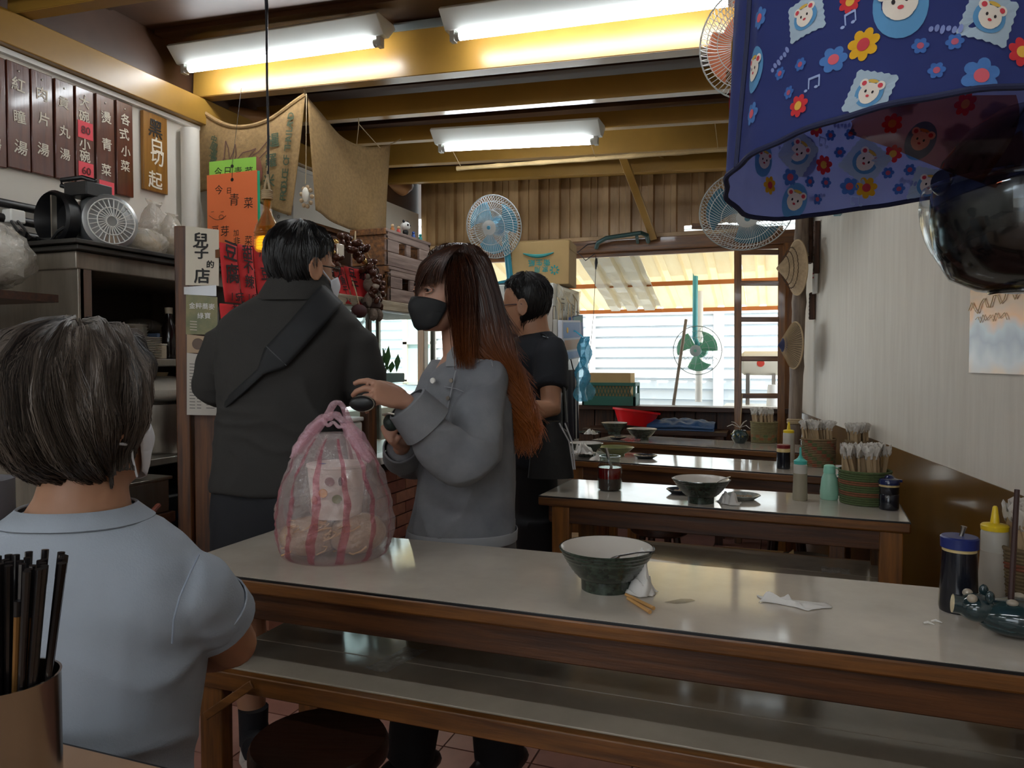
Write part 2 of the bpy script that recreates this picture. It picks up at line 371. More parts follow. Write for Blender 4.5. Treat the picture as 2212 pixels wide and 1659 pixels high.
# ---------------------------------------------------------------- outside
g = st(obj('floor_outside', MB().box((-1,9.5,-.06), (24,7.9,.04)).box((-1,-7.5,-.06), (24,9.9,.04)), mat('concrete_ground','a8a49c',.85, var=.15)))
m_side = mat('pale_blue_siding', 'dfe9ee', .5)
bld = thing('neighbour_house', 'pale blue clapboard house wall seen through the back window', 'house', (-1.5, 7.7, -.04))
obj('house_wall', MB().box((-1.5,7.75,1.9), (9,.06,3.9)), m_side, bld, world=True)
for i in range(36):
    z = .0 + i*.108
    s = MB(); s.prism([V((-6,7.71,z)), V((-6,7.69,z)), V((-6,7.70,z+.003)), V((-6,7.715,z+.108))], (0,0,0), (9,0,0))
    obj('siding_board', s, m_side, bld, world=True, smooth=False)
for px_ in (1552, 1275):
    c = PY(px_, 780, 7.66); obj('corner_board', MB().box((c.x, 7.67, 1.6), (.1,.03,3.2)), mat('white_trim','f4f6f6',.5), bld, world=True)
wa, wb = PY(872, 830, 7.66), PY(940, 650, 7.66)
fr = MB(); W = .055
for (x0, x1, z0, z1) in ((wa.x, wa.x+W, wa.z, wb.z), (wb.x-W, wb.x, wa.z, wb.z), (wa.x, wb.x, wa.z, wa.z+W), (wa.x, wb.x, wb.z-W, wb.z), (wa.x, wb.x, (wa.z+wb.z)/2-.015, (wa.z+wb.z)/2+.015)):
    fr.box(((x0+x1)/2, 7.66, (z0+z1)/2), (x1-x0, .05, z1-z0))
f_ = obj('house_window', fr, mat('cream_frame','efe6d2',.5), bld, world=True)
obj('pane', MB().box(((wa.x+wb.x)/2, 7.675, (wa.z+wb.z)/2), (wb.x-wa.x-.06, .006, wb.z-wa.z-.06)), mat('window_reflection','b4cccc',.6), f_, world=True)
# corrugated awning beyond the window
m_awn = mat('yellow_awning_sheet', 'f4ead0', .5, col2='e6cc98', scale=4, stretch=(3,.6,1), translucent=.6)
aw = thing('awning', 'weathered yellow corrugated awning outside the back window', 'awning', (-1.4, 5.62, 2.1))
aA, aB = V((0,5.585,2.12)), V((0,7.15,1.735))
def corr_sheet(x0, x1, per, dep, A, B, nrow=2, wav=0):
    prof = []; x = x0
    while x < x1:
        for dx, dz in ((0,0),(per*.5,0),(per*.58,dep),(per*.85,dep),(per*.93,0)): prof.append((x+dx, dz))
        x += per
    s = MB(); s.rings([[V((px, 0, pz + (wav*math.sin(k*2.1+px*7) if 0 < k < nrow else 0))) + A.lerp(B, k/nrow) for px, pz in prof] for k in range(nrow+1)], caps=False, closed=False); return s
for x0 in (-3.3,-2.55,-1.8,-1.05,-.3):
    obj('awning_sheet', corr_sheet(x0, x0+.74, .19, .035, aA, aB), m_awn, aw, world=True, solid=.002, smooth=False)
m_raft = mat('awning_rail_wood','b0662a',.6)
for t in (.02,.5,.96):
    q = aA.lerp(aB, t); obj('awning_rail', MB().box((-1.4, q.y, q.z-.02), (4.0,.04,.035)), m_raft, aw, world=True)
gl = thing('loose_clear_sheet', 'grey see-through corrugated sheet slung under the yellow awning', 'roof sheet', PY(1300,560,5.7))
A_, B_ = V((0,5.66,2.05)), V((0,6.85,1.72)); xa = PY(1255,560,5.72).x; xb = PY(1378,560,5.72).x
obj('clear_sheet', corr_sheet(xa, xb-.02, .16, .04, A_, B_, 8, .006), film('dusty_clear_sheet','d8d6cc',.62,.25), gl, world=True, solid=.002, smooth=False)
# ---------------------------------------------------------------- tables with a low shelf
def make_table(name, label, loc, rz, L, D, inset=.17, H=.75, shelfz=.52, rinset=None, lam=None):
    t = thing(name, label, 'table', loc, rz); ri = inset if rinset is None else rinset
    obj('table_top', MB().box((L/2, D/2, H-.02), (L, D, .034)), m_rwood, t, bevel=.006)
    obj('edge_strip', MB().box((L/2, D/2, H-.003), (L-.003, D-.003, .005)), m_black, t)
    obj('laminate_sheet', MB().box((L/2, D/2, H-.0015), (L-.012, D-.012, .0042)), lam or m_lam, t)
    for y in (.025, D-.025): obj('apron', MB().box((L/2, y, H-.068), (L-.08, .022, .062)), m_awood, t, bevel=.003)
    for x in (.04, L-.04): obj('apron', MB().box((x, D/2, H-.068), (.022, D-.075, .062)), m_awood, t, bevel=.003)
    for x in (inset+.035, L-ri-.035):
        for y in (.05, D-.05):
            obj('leg', MB().box((x, .028 if y < .1 else y, (H-.037)/2), (.068, .036 if y < .1 else .05, H-.037)), m_rwoodz, t, bevel=.004)
    a, b = inset+.005, L-ri-.005
    for y0, y1 in ((.0+.03, D*.42), (D*.42+.003, D-.0-.03)):
        obj('shelf_board', MB().box(((a+b)/2, (y0+y1)/2, shelfz-.008), (b-a-.002, y1-y0, .016)), m_lam2, t, bevel=.0015)
    obj('shelf_rail', MB().box(((a+b)/2, .017, shelfz-.024), (b-a+.02, .024, .044)), m_rwood, t, bevel=.003)
    obj('shelf_rail', MB().box(((a+b)/2, D-.017, shelfz-.024), (b-a+.02, .024, .044)), m_rwood, t, bevel=.003)
    return t
T1 = make_table('long_table', 'long grey topped table in front with the striped takeaway bag on it', (-1.412, 1.383, 0), 0, 2.05, .468, .105)
T2 = make_table('long_table', 'second long table with the chilli jar and green basket on it', (-.85, 2.618, 0), math.radians(-2.2), 1.235, .42, .05, rinset=.02)
T3 = make_table('long_table', 'third long table, carrying the olive plate and red lidded bottle', (-1.13, 3.658, 0), math.radians(-7.9), 1.49, .42, .12, rinset=.08)
T4 = make_table('long_table', 'farthest long table, in front of the red basin and blue bundle', (-1.14, 4.61, 0), math.radians(-12.5), 1.3, .42, .1, rinset=.1)
T0 = make_table('near_table', 'bare tan table corner at lower left under the chopstick cup', (-1.75, .18, 0), 0, 1.9, .513, H=.755, lam=mat('tan_laminate', '94745a', .35, var=.08, scale=5))
# slanted support lath nailed to the left leg of the first table
m_lath = wood('pale_lath', '8a5a2a', '5e3814', 0)
a, b = PY(444,1547,1.372), PY(545,1478,1.372); obj('brace_lath', MB().beam(a, b, .008, .02, up=(0,0,1)), m_lath, T1, world=True, bevel=.002)

# ---------------------------------------------------------------- round stools
def make_stool(label, loc, rz, H=.42, R=.15, m=None, ml=None, leg=True):
    t = thing('round_stool', label, 'stool', loc, rz, 'stools under and between the tables')
    obj('seat', MB().lathe([(R*.5,H-.045),(R*.92,H-.045),(R,H-.036),(R,H-.012),(R*.96,H),(R*.5,H-.004),(.01,H-.006)], 36), m or m_dwood, t)
    for k in range(4):
        a = PI/4 + k*PI/2; c, s = math.cos(a), math.sin(a)
        obj('leg', MB().tube([(c*R*.62,s*R*.62,H-.045),(c*R*.98,s*R*.98,0)], [.019,.016], 8), ml or m_dwoodz, t)
    r = MB()
    for k in range(4):
        a, b = PI/4+k*PI/2, PI/4+(k+1)*PI/2; q = R*.84
        r.beam((math.cos(a)*q, math.sin(a)*q, .16), (math.cos(b)*q, math.sin(b)*q, .16), .018, .025)
    obj('stretcher', r, ml or m_dwoodz, t)
    return t
m_seat_l = wood('pale_stool_seat', 'a98a6a', '82664a', 0, .35)
def zf(p, z=0): return (p.x, p.y, z)
make_stool('dark round stool tucked halfway under the front table', zf(PZ(690,1590,.42)), .3, .415, .152, wood('near_black_seat','2c170d','180c07',0,.3))
make_stool('pale topped round stool behind the rim of the noodle bowl', zf(PZ(1240,1166,.44)), .2, .44, .15, m_seat_l)
make_stool('dark stool under the second table, left of the yellow flyer', zf(PZ(1425,1131,.43)), .5, .43, .145)
make_stool('dark stool at the right, legs seen between the table legs', zf(PZ(1700,1128,.42)), .1, .42, .14)
make_stool('low dark stool whose rim shows by the right table leg', zf(PZ(1745,1208,.33)), .4, .33, .15, m_dwood)
make_stool('dark stool that the seated person sits on', (-1.06,.86,0), .6, .44, .15)
# ---------------------------------------------------------------- fluorescent fittings
m_tube = mat('lit_tube', 'f4faff', .3, emit=TUBE_EMIT)
m_fill_tube = mat('added_fill_tube', 'f4faff', .3, emit=FILL_EMIT)
m_fit = mat('white_fitting', 'dfe3de', .35)
def make_light(label, x0, x1, y, z, z1, beam_y, beam_z, mt=None):
    t = thing('tube_light', label, 'ceiling light', ((x0+x1)/2, y, z)); L = x1-x0; tilt = (z1-z)/L
    def zz(x): return (z+z1)/2 + tilt*(x-(x0+x1)/2)
    rs = []
    for x, k in ((x0-.03,1),(x1+.03,1)):
        q = zz(x); rs.append([V((x, y-.085, q+.085)), V((x, y-.022, q+.022)), V((x, y+.022, q+.022)), V((x, y+.085, q+.085)), V((x, y+.07, q+.1)), V((x, y-.07, q+.1))])
    obj('housing', MB().rings(rs), m_fit, t, world=True, smooth=False, bevel=.003)
    obj('tube', MB().tube([(x0+.03,y,zz(x0)), (x1-.03,y,zz(x1))], .0165, 12), mt or m_tube, t, world=True)
    for x in (x0, x1):
        k = MB(); q = zz(x); k.box((x, y, q+.004), (.022,.034,.05)); k.tube([(x-.005 if x == x0 else x-.03, y, q), (x+.03 if x == x0 else x+.005, y, q)], .018, 12)
        obj('lamp_holder', k, mat('grey_holder','b9bab4',.4), t, world=True, bevel=.002)
    b = MB()
    for f in (.2, .8):
        x = x0 + L*f; b.beam((x, y, zz(x)+.095), (x, beam_y, beam_z if beam_z else zz(x)+.095), .03, .012)
    obj('bracket', b, mat('grey_strip','7d8484',.5), t, world=True)
    return t
make_light('fluorescent tube fitting at the left, crossed by the hanging wire', -2.74, -1.66, 2.88, 2.665, 2.64, 3.017, None)
make_light('longest looking fluorescent tube fitting at top centre, ending behind the orange fan', -1.31, -.17, 2.88, 2.61, 2.575, 3.017, None)
make_light('farther, smaller fluorescent tube fitting above the thin bamboo pole', -1.83, -.93, 3.85, 2.455, 2.41, 3.87, 2.53)
for i, (x, y) in enumerate(((-2.2,.2),(-.35,.2),(-1.9,-1.5),(.0,-1.5))):
    make_light('added unseen fill light tube over the front of the shop, %s' % ('left of the first pair','right of the first pair','left of the rear pair','right of the rear pair')[i], x-.55, x+.55, y, 2.44, 2.40, y, 2.6, m_fill_tube)  # unseen tubes added overhead and behind the camera as fill from the front
s = MB(); s.beam((-1.66,3.005,2.755), (-1.3,3.005,2.74), .012, .035); tag(obj('conduit_strip', s, mat('grey_strip','7d8484',.5), smooth=False), 'grey blue metal strip linking the two nearer tube fittings', 'conduit')

# ---------------------------------------------------------------- fans
def basis(facing, roll=0):
    z = V(facing).normalized(); x = V((0,0,1)).cross(z).normalized(); y = z.cross(x)
    return Matrix((x, y, z)).transposed() @ Matrix.Rotation(roll, 3, 'Z')
def make_fan(label, c, facing, R, cage, blade, body, nblade=3, nw=64, roll=0, wire=.0013, plate=None):
    c = V(c); M = basis(facing); t = thing('electric_fan', label, 'fan', c); T = lambda p: c + M @ V(p)
    for nm, sg in (('front_grille', 1), ('rear_grille', -1)):
        g = MB(); D = R*.3*sg
        for k in range(nw):
            a = 2*PI*k/nw; pts = []
            for q in (.2,.4,.6,.78,.9,.97,1.0):
                aa = a + (.5*(1-q) if sg > 0 else 0)
                z = D*(1-max(0,(q-.25)/.75)**2.6)
                pts.append(T((math.cos(aa)*q*R, math.sin(aa)*q*R, z)))
            g.tube(pts, wire, 4, caps=False)
        for q in (.55, .8, 1.0):
            z = D*(1-max(0,(q-.25)/.75)**2.6); n = 40
            g.tube([T((math.cos(2*PI*k/n)*q*R, math.sin(2*PI*k/n)*q*R, z)) for k in range(n+1)], wire*(1.2 if q < 1 else 2.6), 5, caps=False)
        obj(nm, g, cage, t, world=True)
    obj('grille_plate', MB().lathe([(.005,R*.33),(R*.2,R*.32),(R*.235,R*.3),(R*.235,R*.28),(.005,R*.27)], 32, c, M), plate or cage, t, world=True)
    obj('badge', MB().lathe([(.003,R*.345),(R*.06,R*.34),(R*.065,R*.325)], 20, c, M), body, t, world=True)
    for k in range(nblade):
        a0 = 2*PI*k/nblade + roll; b = MB()
        def fn(u, v):
            a = a0 + (v-.5)*(1.35 if nblade == 3 else 1.0)*(.55+.45*u) + u*.35; r = R*(.16+.7*u)*(1-.06*(2*v-1)**2)
            return T((math.cos(a)*r, math.sin(a)*r, R*.16*(v-.5)*(1-.3*u)))
        b.grid(fn, 8, 8); obj('blade', b, blade, t, world=True, solid=.002)
    obj('hub', MB().lathe([(.004,R*.16),(R*.13,R*.15),(R*.18,R*.08),(R*.18,-R*.1),(.004,-R*.1)], 28, c, M), body, t, world=True)
    obj('motor_housing', MB().lathe([(R*.2,-R*.26),(R*.32,-R*.32),(R*.33,-R*.6),(R*.26,-R*.78),(R*.1,-R*.84),(.004,-R*.84)], 28, c, M), body, t, world=True)
    return t, T
m_cage = mat('white_cage_wire', 'e2e6e4', .35)
m_fblue = mat('pale_blue_blade', '7fc4dc', .25, alpha=.85, translucent=.3)
m_fteal = mat('teal_plastic', '2f8aa0', .35)
m_fdb = mat('slate_blue_blade', '5f92a8', .22, alpha=.8, translucent=.25)
m_green = mat('green_blade', '6fae8e', .3, translucent=.3)
c1 = PD(1066,490,4.25)
F1, T_ = make_fan('white caged fan with pale blue blades on a teal pole above the fridge', c1, -FH*.8 - CR*.42 - V((0,0,.22)), .178, m_cage, m_fblue, mat('sky_blue_plastic','5db4d8',.3))
q = PD(1096,548,4.3); obj('pole', MB().tube([T_((0,0,-.12)), q, V((q.x+.01,q.y+.03,1.69))], .02, 10), m_fteal, F1, world=True)
obj('pole_base', MB().lathe([(.09,1.70),(.09,1.712),(.03,1.725),(.02,1.74)], 24, (q.x+.01,q.y+.03,0)), m_fteal, F1, world=True)
c2 = PD(1612,456,4.0)
F2, T_ = make_fan('large white caged wall fan with slate blue blades below the blue cloth hood', c2, -FH*.6 - CR*.12 - V((0,0,.52)), .245, m_cage, m_fdb, mat('slate_plastic','6a93a4',.3), roll=.6, nw=72)
q2 = PX(1768,464,.0); q2 = V((xr(4.35)-.02, 4.35, PD(1768,464,4.15).z))
obj('wall_arm', MB().tube([T_((0,0,-.17)), c2+V((.12,.28,.05)), q2+V((-.03,0,0))], .02, 10), m_fteal, F2, world=True)
obj('wall_plate', MB().box(q2+V((.0,0,.0)), (.04,.1,.07)), m_fteal, F2, world=True, bevel=.006)
c3 = PD(1622,92,2.62)
F3, T_ = make_fan('white caged fan with an orange disc half hidden behind the blue cloth hood', c3, -FH*.75 - CR*.55 - V((0,0,.25)), .188, m_cage, mat('orange_blade','e2845c',.3), mat('orange_plastic','d9714a',.35), roll=.9)
obj('guard_disc', MB().lathe([(.004,-.03),(.12,-.03),(.122,-.036),(.004,-.036)], 40, c3, basis(-FH*.75 - CR*.55 - V((0,0,.25)))), mat('orange_blade','e2845c',.3), F3, world=True)
q3 = V((xr(3.02)-.1, 3.02+.03, 2.47))
obj('hanger', MB().tube([T_((0,0,-.13)), (q3.x-.15, q3.y+.05, c3.z+.02), q3], .018, 10), m_black, F3, world=True)
c4 = PD(1506,757,6.1)
F4, T_ = make_fan('green bladed fan hanging outside under the awning', c4, -FH*.85 - CR*.45 - V((0,0,.05)), .2, mat('grey_cage_wire','8f9a98',.4), m_green, mat('green_plastic','5f9c86',.35), roll=.3, nw=14)
q = PD(1503,628,6.15); obj('drop_pole', MB().tube([T_((0,0,-.1)), (q.x, c4.y+.02, c4.z+.1), (q.x, c4.y+.02, 1.99)], .022, 10), mat('teal_pole','4fa3a8',.35), F4, world=True)
s = MB(); s.tube([PY(1509,868,6.6)*1.0, PY(1511,700,6.6), V((PY(1511,700,6.6).x,6.6,1.86))], .03, 10); s = obj('white_post', s, m_white); tag(s, 'white post standing outside behind the green fan', 'post')
a = PY(1455,872,5.9); b = PY(1482,690,6.05)
s = obj('broom_stick', MB().tube([(a.x,5.92,-.02), a, b], .013, 8), wood('grey_stick','8a7a66','5f5140',2)); tag(s, 'thin brown stick leaning outside left of the green fan', 'stick')

# ---------------------------------------------------------------- menu boards on the left wall
m_mboard = wood('varnished_menu_wood', '642f1a', '451d0e', 2, .3, 5, coat=.35)
m_tboard = wood('tan_menu_wood', '9c6c28', '764c18', 2, .4, 5, coat=.2)
XW = XL
def menu_board(label, x0, x1, yt, yb, chars, m=m_mboard, first_black=False, tags=(), gap=None, size=None):
    a, b = PX(x0, yt, XW+.02), PX(x1, yt, XW+.02); z1 = a.z; z0 = PX(x0, yb, XW+.02).z
    w = b.y-a.y; cy = (a.y+b.y)/2; t = thing('menu_board', label, 'menu board', (XW+.01, cy, z0), 0, 'menu boards along the left wall')
    obj('board', MB().box((XW+.01, cy, (z0+z1)/2), (.02, w, z1-z0)), m, t, world=True, bevel=.003)
    obj('nail', MB().lathe([(.004,0),(.0035,.003),(.0005,.004)], 8, (XW+.02, cy, z1-.03), Matrix.Rotation(PI/2,3,'Y')), m_steel, t, world=True)
    lt, lk = MB(), MB()
    for i, (ch, f) in enumerate(chars):
        write(lk if (first_black and i == 0) else lt, ch, (XW+.0205, cy+random.uniform(-.006,.006), z1-(z1-z0)*f), (0,1,0), (0,0,1), size or w*.6, .1, .0024)
    if lt.f: obj('lettering', lt, m_wpaint, t, world=True, smooth=False)
    if lk.f: obj('lettering', lk, m_ink, t, world=True, smooth=False, label='black brushed character')
    for txt, f, hh in tags:
        zc = z1-(z1-z0)*f; g = obj('price_tag', MB().box((XW+.0215, cy, zc), (.002, w*.82, hh)), mat('pink_red_paper','ee5560',.75), t, world=True, label='pink red paper price tag')
        obj('lettering', write(MB(), txt, (XW+.0228, cy, zc), (0,1,0), (0,0,1), w*.52 if len(txt) == 2 else w*.4, .05, .003), mat('dark_red_ink','5c1216',.7), g, world=True, smooth=False)
    return t
menu_board('leftmost menu board, cut by the photo edge, with faint white strokes', -38, 10.5, 108, 351, [('湯',.8)])
menu_board('menu board with faded upper writing, second from the left edge', 13.7, 62.8, 127, 359, [('紅',.2),('瞳',.5),('湯',.79)])
menu_board('menu board for sliced meat soup, third from the left edge', 66.2, 112.4, 147, 371, [('肉',.21),('片',.45),('湯',.75)])
menu_board('menu board reading meatball soup, left of the one with prices', 118, 158, 167.5, 383, [('貢',.22),('丸',.51),('湯',.74)])
menu_board('menu board with two pink price tags 80 and 60', 162.6, 201.5, 184, 395, [('大',.14),('碗',.29),('小',.575),('碗',.7)], tags=[('80',.43,.072),('60',.85,.072)])
menu_board('menu board for blanched greens, pink tag hanging off its foot', 207, 246, 200, 409, [('燙',.22),('青',.5),('菜',.77)], tags=[('40',1.02,.11)])
menu_board('menu board for small dishes, rightmost of the dark ones', 251, 286, 214.5, 418, [('各',.18),('式',.34),('小',.52),('菜',.68)])
menu_board('yellow brown menu board with a black top character', 309, 360.6, 236.7, 407, [('黑',.19),('白',.4),('切',.55),('起',.85)], m_tboard, True)

# ---------------------------------------------------------------- burlap sacks hung over the counter
m_burlap = mat('burlap', '8a6d45', .95, var=.2, scale=60, bump=.35, bscale=420, detail=4)
def bump_cloth(u, v, s, k): return k*(math.sin(u*9+s)*.5 + math.sin(u*17+v*3+s*2)*.3)*(.3+.7*v)
A_, B_ = PY(414,220,3.04), PY(660,205,3.06)
tl, tr_, bl, br = A_, B_, PY(412,418,3.03), PY(632,428,3.03)
bt = thing('burlap_sack', 'printed burlap rice sack hung below the beam behind the orange card', 'sack', tr_)
def sack(u, v):
    top = tl.lerp(tr_, u) - V((0,0,.17*math.sin(PI*u)*(1-u*.35))); bot = bl.lerp(br, u) + V((0,0,.045*math.sin(PI*u*1.5)-.04*u))
    p = top.lerp(bot, v); p.y += bump_cloth(u, v, 1.2, .03); return p
obj('sackcloth', MB().grid(sack, 40, 30), m_burlap, bt, world=True, solid=.003)
hem = MB(); hem.tube([sack(i/30, 0) for i in range(31)], .011, 8); obj('hem', hem, m_burlap, bt, world=True)
def on(fn, u, v, du, dv, off=-.006):
    p = fn(u, v); return p + V((0, off, 0))
def cloth_poly(mb, fn, pts, w, off=-.006):        # painted stroke following the cloth
    for (u0, v0), (u1, v1) in zip(pts, pts[1:]):
        a, b = on(fn,u0,v0,0,0,off), on(fn,u1,v1,0,0,off); d = (b-a); s = V((-d.z, 0, d.x)).normalized()*w/2 if d.length > 0 else V((w,0,0))
        mb.add([a-s, b-s, b+s, a+s], [(0,1,2,3)])
def sack_text(mb, txt, u, v0, v1, size, wob, ux, uy, gap=1.0):
    n = len(txt)
    for i, ch in enumerate(txt):
        vv = v0 + (v1-v0)*(i/(max(1, n-1)))
        if ch != ' ': write(mb, ch, on(sack, u, vv, 0, 0, -.008), ux, uy, size, wob, .003)
gt = MB(); sack_text(gt, '暹羅米', .755, .28, .72, .075, .1, (1,0,.05), (0,0,1)); sack_text(gt, '中國暹羅', .22, .28, .6, .045, .2, (.9,0,-.3), (.3,0,.9))
for i, ch in enumerate('PRODUCE OF THAILAND'):
    f = i/18
    if ch != ' ': write(gt, ch, on(sack, .89+.01*f, .86-.74*f, 0, 0, -.008), (.12,0,1), (-1,0,.12), .05, .03, .0022)
obj('lettering', gt, mat('faded_green_ink','3f4a34',.9), bt, world=True, smooth=False, label='faded green printed lettering')
pr = MB(); cloth_poly(pr, sack, [(.30,.75),(.34,.55),(.33,.25),(.37,.36),(.40,.55),(.42,.42),(.43,.28),(.45,.45),(.43,.66)], .006)
cloth_poly(pr, sack, [(.45,.55),(.50,.40),(.56,.36),(.60,.33),(.56,.42),(.53,.52),(.47,.56),(.45,.55)], .006)
cloth_poly(pr, sack, [(.52,.62),(.58,.42),(.62,.38),(.68,.28),(.70,.26),(.71,.30),(.69,.33),(.70,.37),(.66,.42),(.63,.47)], .006)
for k in range(7): cloth_poly(pr, sack, [(.31+.018*k,.74-.006*k),(.335+.013*k,.52)], .003)
obj('print', pr, mat('faded_brown_ink','54362a',.9), bt, world=True, smooth=False, label='faded printed outlines')
rd = MB(); ctr = on(sack,.60,.62,0,0,-.007); pts = []
for k in range(20):
    a = 2*PI*k/20; pts.append(on(sack, .605+.075*math.cos(a)*(1+.2*math.sin(2*a)), .63+.2*math.sin(a), 0, 0, -.0065))
rd.add([ctr]+pts, [(0, 1+k, 1+(k+1)%20) for k in range(20)]); obj('print', rd, mat('faded_red_ink','7d4636',.9), bt, world=True, smooth=False, label='faded red printed shape')
tl2, tr2, bl2, br2 = PY(664,210,3.08), PY(843,312,3.82), PY(676,455,3.05), PY(836,492,3.80)
b2 = thing('burlap_sheet', 'plain burlap sheet sagging from the beams above the crates', 'sack', tr2)
def sheet(u, v):
    top = tl2.lerp(tr2, u) - V((0,0,.11*math.sin(PI*u)*(1-.1*u))); bot = bl2.lerp(br2, u) - V((0,0,.05*math.sin(PI*u)))
    p = top.lerp(bot, v); k = bump_cloth(u, v, 4, .03); return p + V((-k, .3*k, 0))
obj('sackcloth', MB().grid(sheet, 36, 26), m_burlap, b2, world=True, solid=.003)
k = MB(); e = PY(775,268,3.5); 
k.tube([e, sheet(.55,0)], .0025, 5); k.tube([e, sheet(.85,0)+V((0,0,-.01))], .0025, 5); k.tube([e, V((e.x,3.5,2.59+slope(e.x)))], .003, 5); k.tube([sheet(1,0), V((sheet(1,0).x,3.95,2.6+slope(-2.1)))], .003, 5); k.tube([sheet(0,0), V((sheet(0,0).x,3.03,2.6))], .003, 5)
obj('tie_string', k, m_string, b2, world=True)
k = MB(); k.tube([sack(0,0), V((XL+.05,3.02,2.56))], .003, 5); k.tube([sack(1,0), V((sack(1,0).x,3.03,2.6))], .003, 5); obj('tie_string', k, m_string, bt, world=True)

# ---------------------------------------------------------------- hanging cards and the amber bottle
yC = 2.93
def card(name, label, x0, x1, y0, y1, Y, col, lines, t_h=.0018, tilt=0, ink=m_ink):
    a, b = PY(x0, y0, Y), PY(x1, y1, Y); t = thing(name, label, 'card', ((a.x+b.x)/2, Y, a.z), 0, None)
    obj('card', MB().box(((a.x+b.x)/2, Y, (a.z+b.z)/2), (abs(b.x-a.x), t_h, abs(a.z-b.z))), mat('card_'+col, col, .8), t, world=True)
    lt = MB()
    for ch, px_, py_, sz, w in lines: write(lt, ch, PY(px_, py_, Y-.001), (1,0,0), (0,0,1), sz, .08, .001)
    if lt.f: obj('lettering', lt, ink, t, world=True, smooth=False)
    return t
CG = card('paper_card', 'lime green paper card behind the orange one', 452, 554, 350, 425, yC+.008, 'a2e05a', [('今',472,372,.05,0),('日',492,371,.05,0),('青',515,371,.05,0),('菜',538,371,.05,0)])
card('paper_card', 'teal paper card peeping out right of the orange one', 472, 562, 378, 482, yC+.004, '2fc08e', [])
CO = card('paper_card', 'orange paper card handwritten in black, hung above the red strips', 447, 557, 379, 530, yC, 'f77f48',
    [('今',473,410,.048,0),('日',495,412,.035,0),('青',506,431,.062,0),('菜',537,438,.055,0),('豆',466,497,.045,0),('芽',486,499,.055,0),('加',510,503,.034,0),('韭',512,521,.045,0),('菜',537,519,.048,0)])
sm = MB(); sm.tube([PY(452+i*4, 466+9*math.sin(PI*i/9)+0, yC-.002) for i in range(10)], .0012, 5); sm.tube([PY(478+5*math.cos(a), 469+5*math.sin(a), yC-.002) for a in [2*PI*i/10 for i in range(11)]], .001, 5)
obj('smile_drawing', sm, m_ink, CO, world=True)
ey = MB()
for x in (459, 480): ey.tube([PY(x-3,458,yC-.002), PY(x+3,457,yC-.002)], .0012, 5)
obj('smile_drawing', ey, m_ink, CO, world=True)
sg = MB(); h1, h2 = PY(501,359,yC-.003), PY(501,388,yC-.003); sg.tube([h2, h1+V((.003,-.002,-.02)), h1, V((h1.x,yC+.07,2.59))], .0012, 5)
for h in (h1, h2): sg.lathe([(.009,0),(.008,.001),(.001,.0012)], 12, h+V((0,.001,0)), Matrix.Rotation(PI/2,3,'X'))
obj('hanging_string', sg, m_ink, CG, world=True)
CB = thing('bottle_lamp', 'amber glass bottle hanging on a black wire from the beam', 'lamp', PD(578,545,2.5))
bz = PD(578,545,2.5); u = lambda y: PD(578,y,2.5).z - bz.z; W = lambda w: w*2.5/1600
obj('bottle', MB().lathe([(.004,0),(W(24),u(544)),(W(27),u(538)),(W(27),u(500)),(W(24),u(487)),(W(14),u(470)),(W(9),u(455)),(W(8),u(430)),(W(10),u(428)),(W(10),u(420)),(W(7),u(420)),(W(6),u(455)),(W(22),u(489)),(W(25),u(500)),(W(25),u(538)),(.004,u(543))], 32, (0,0,0), caps=False), mat('amber_glass','c88a22',.06,trans=.85,ior=1.2,alpha=.42), CB)
obj('lit_filling', MB().lathe([(.004,u(541)),(W(23),u(538)),(W(23),u(520)),(W(18),u(512)),(.004,u(512))], 24), mat('amber_glow','f6c22a',.5,emit=1.1), CB)
ri = MB()
for k in range(6): ri.lathe([(W(27.2),u(536-k*6)),(W(28.3),u(534-k*6)),(W(27.2),u(532-k*6))], 32, caps=False)
obj('glass_rib', ri, mat('amber_glass','b8741a',.06), CB)
tw = MB()
for k in range(5): tw.lathe([(W(9)+.003,u(432-k*4)),(W(9)+.006,u(430-k*4)),(W(9)+.003,u(428-k*4))], 16, caps=False)
tw.tube([(W(-9),0,u(420)),(W(-4),0,u(398)),(W(2),0,u(382)),(W(3),0,u(360))], .004, 6); tw.tube([(W(9),0,u(420)),(W(5),0,u(400)),(W(2),0,u(382))], .004, 6)
obj('rope_wrap', tw, m_string, CB)
wr = MB(); wr.tube([(W(3),0,u(378)),(W(4),.002,u(300)),(W(3),0,u(180)),(W(5),-.003,u(60)),(W(1),0,u(-20)),(0,.0,2.55-bz.z),(0,2.062-bz.y,2.56-bz.z)], .0042, 6)
wr.tube([(W(1),.004,u(378)),(W(7),-.003,u(250)),(W(0),.004,u(120)),(W(5),.003,u(20)),(0,.002,2.55-bz.z)], .0028, 6)
obj('wire', wr, m_wire, CB)
# ---------------------------------------------------------------- steel cabinet on the left, with what stands in it and on it
CX, CY0, CY1, CZ = -2.25, 1.87, 2.72, 1.60
cab = thing('steel_cabinet', 'dull steel kitchen cabinet with open shelves behind the grey haired person', 'cabinet', (CX-.27, (CY0+CY1)/2, 0))
D_ = CX-XL-.02; XM = CX-D_/2
obj('side_panel', MB().box((XM, CY0+.012, CZ/2), (D_, .024, CZ)), m_dsteel, cab, world=True, bevel=.003)
obj('side_panel', MB().box((XM, CY1-.012, CZ/2), (D_, .024, CZ)), m_dsteel, cab, world=True, bevel=.003)
obj('back_panel', MB().box((XL+.03, (CY0+CY1)/2, CZ/2), (.02, CY1-CY0-.05, CZ-.02)), mat('dark_cabinet_inside','2b2622',.6), cab, world=True)
obj('top_panel', MB().box((XM-.0, (CY0+CY1)/2, CZ-.005), (D_+.01, CY1-CY0+.02, .06)), m_dsteel, cab, world=True, bevel=.004)
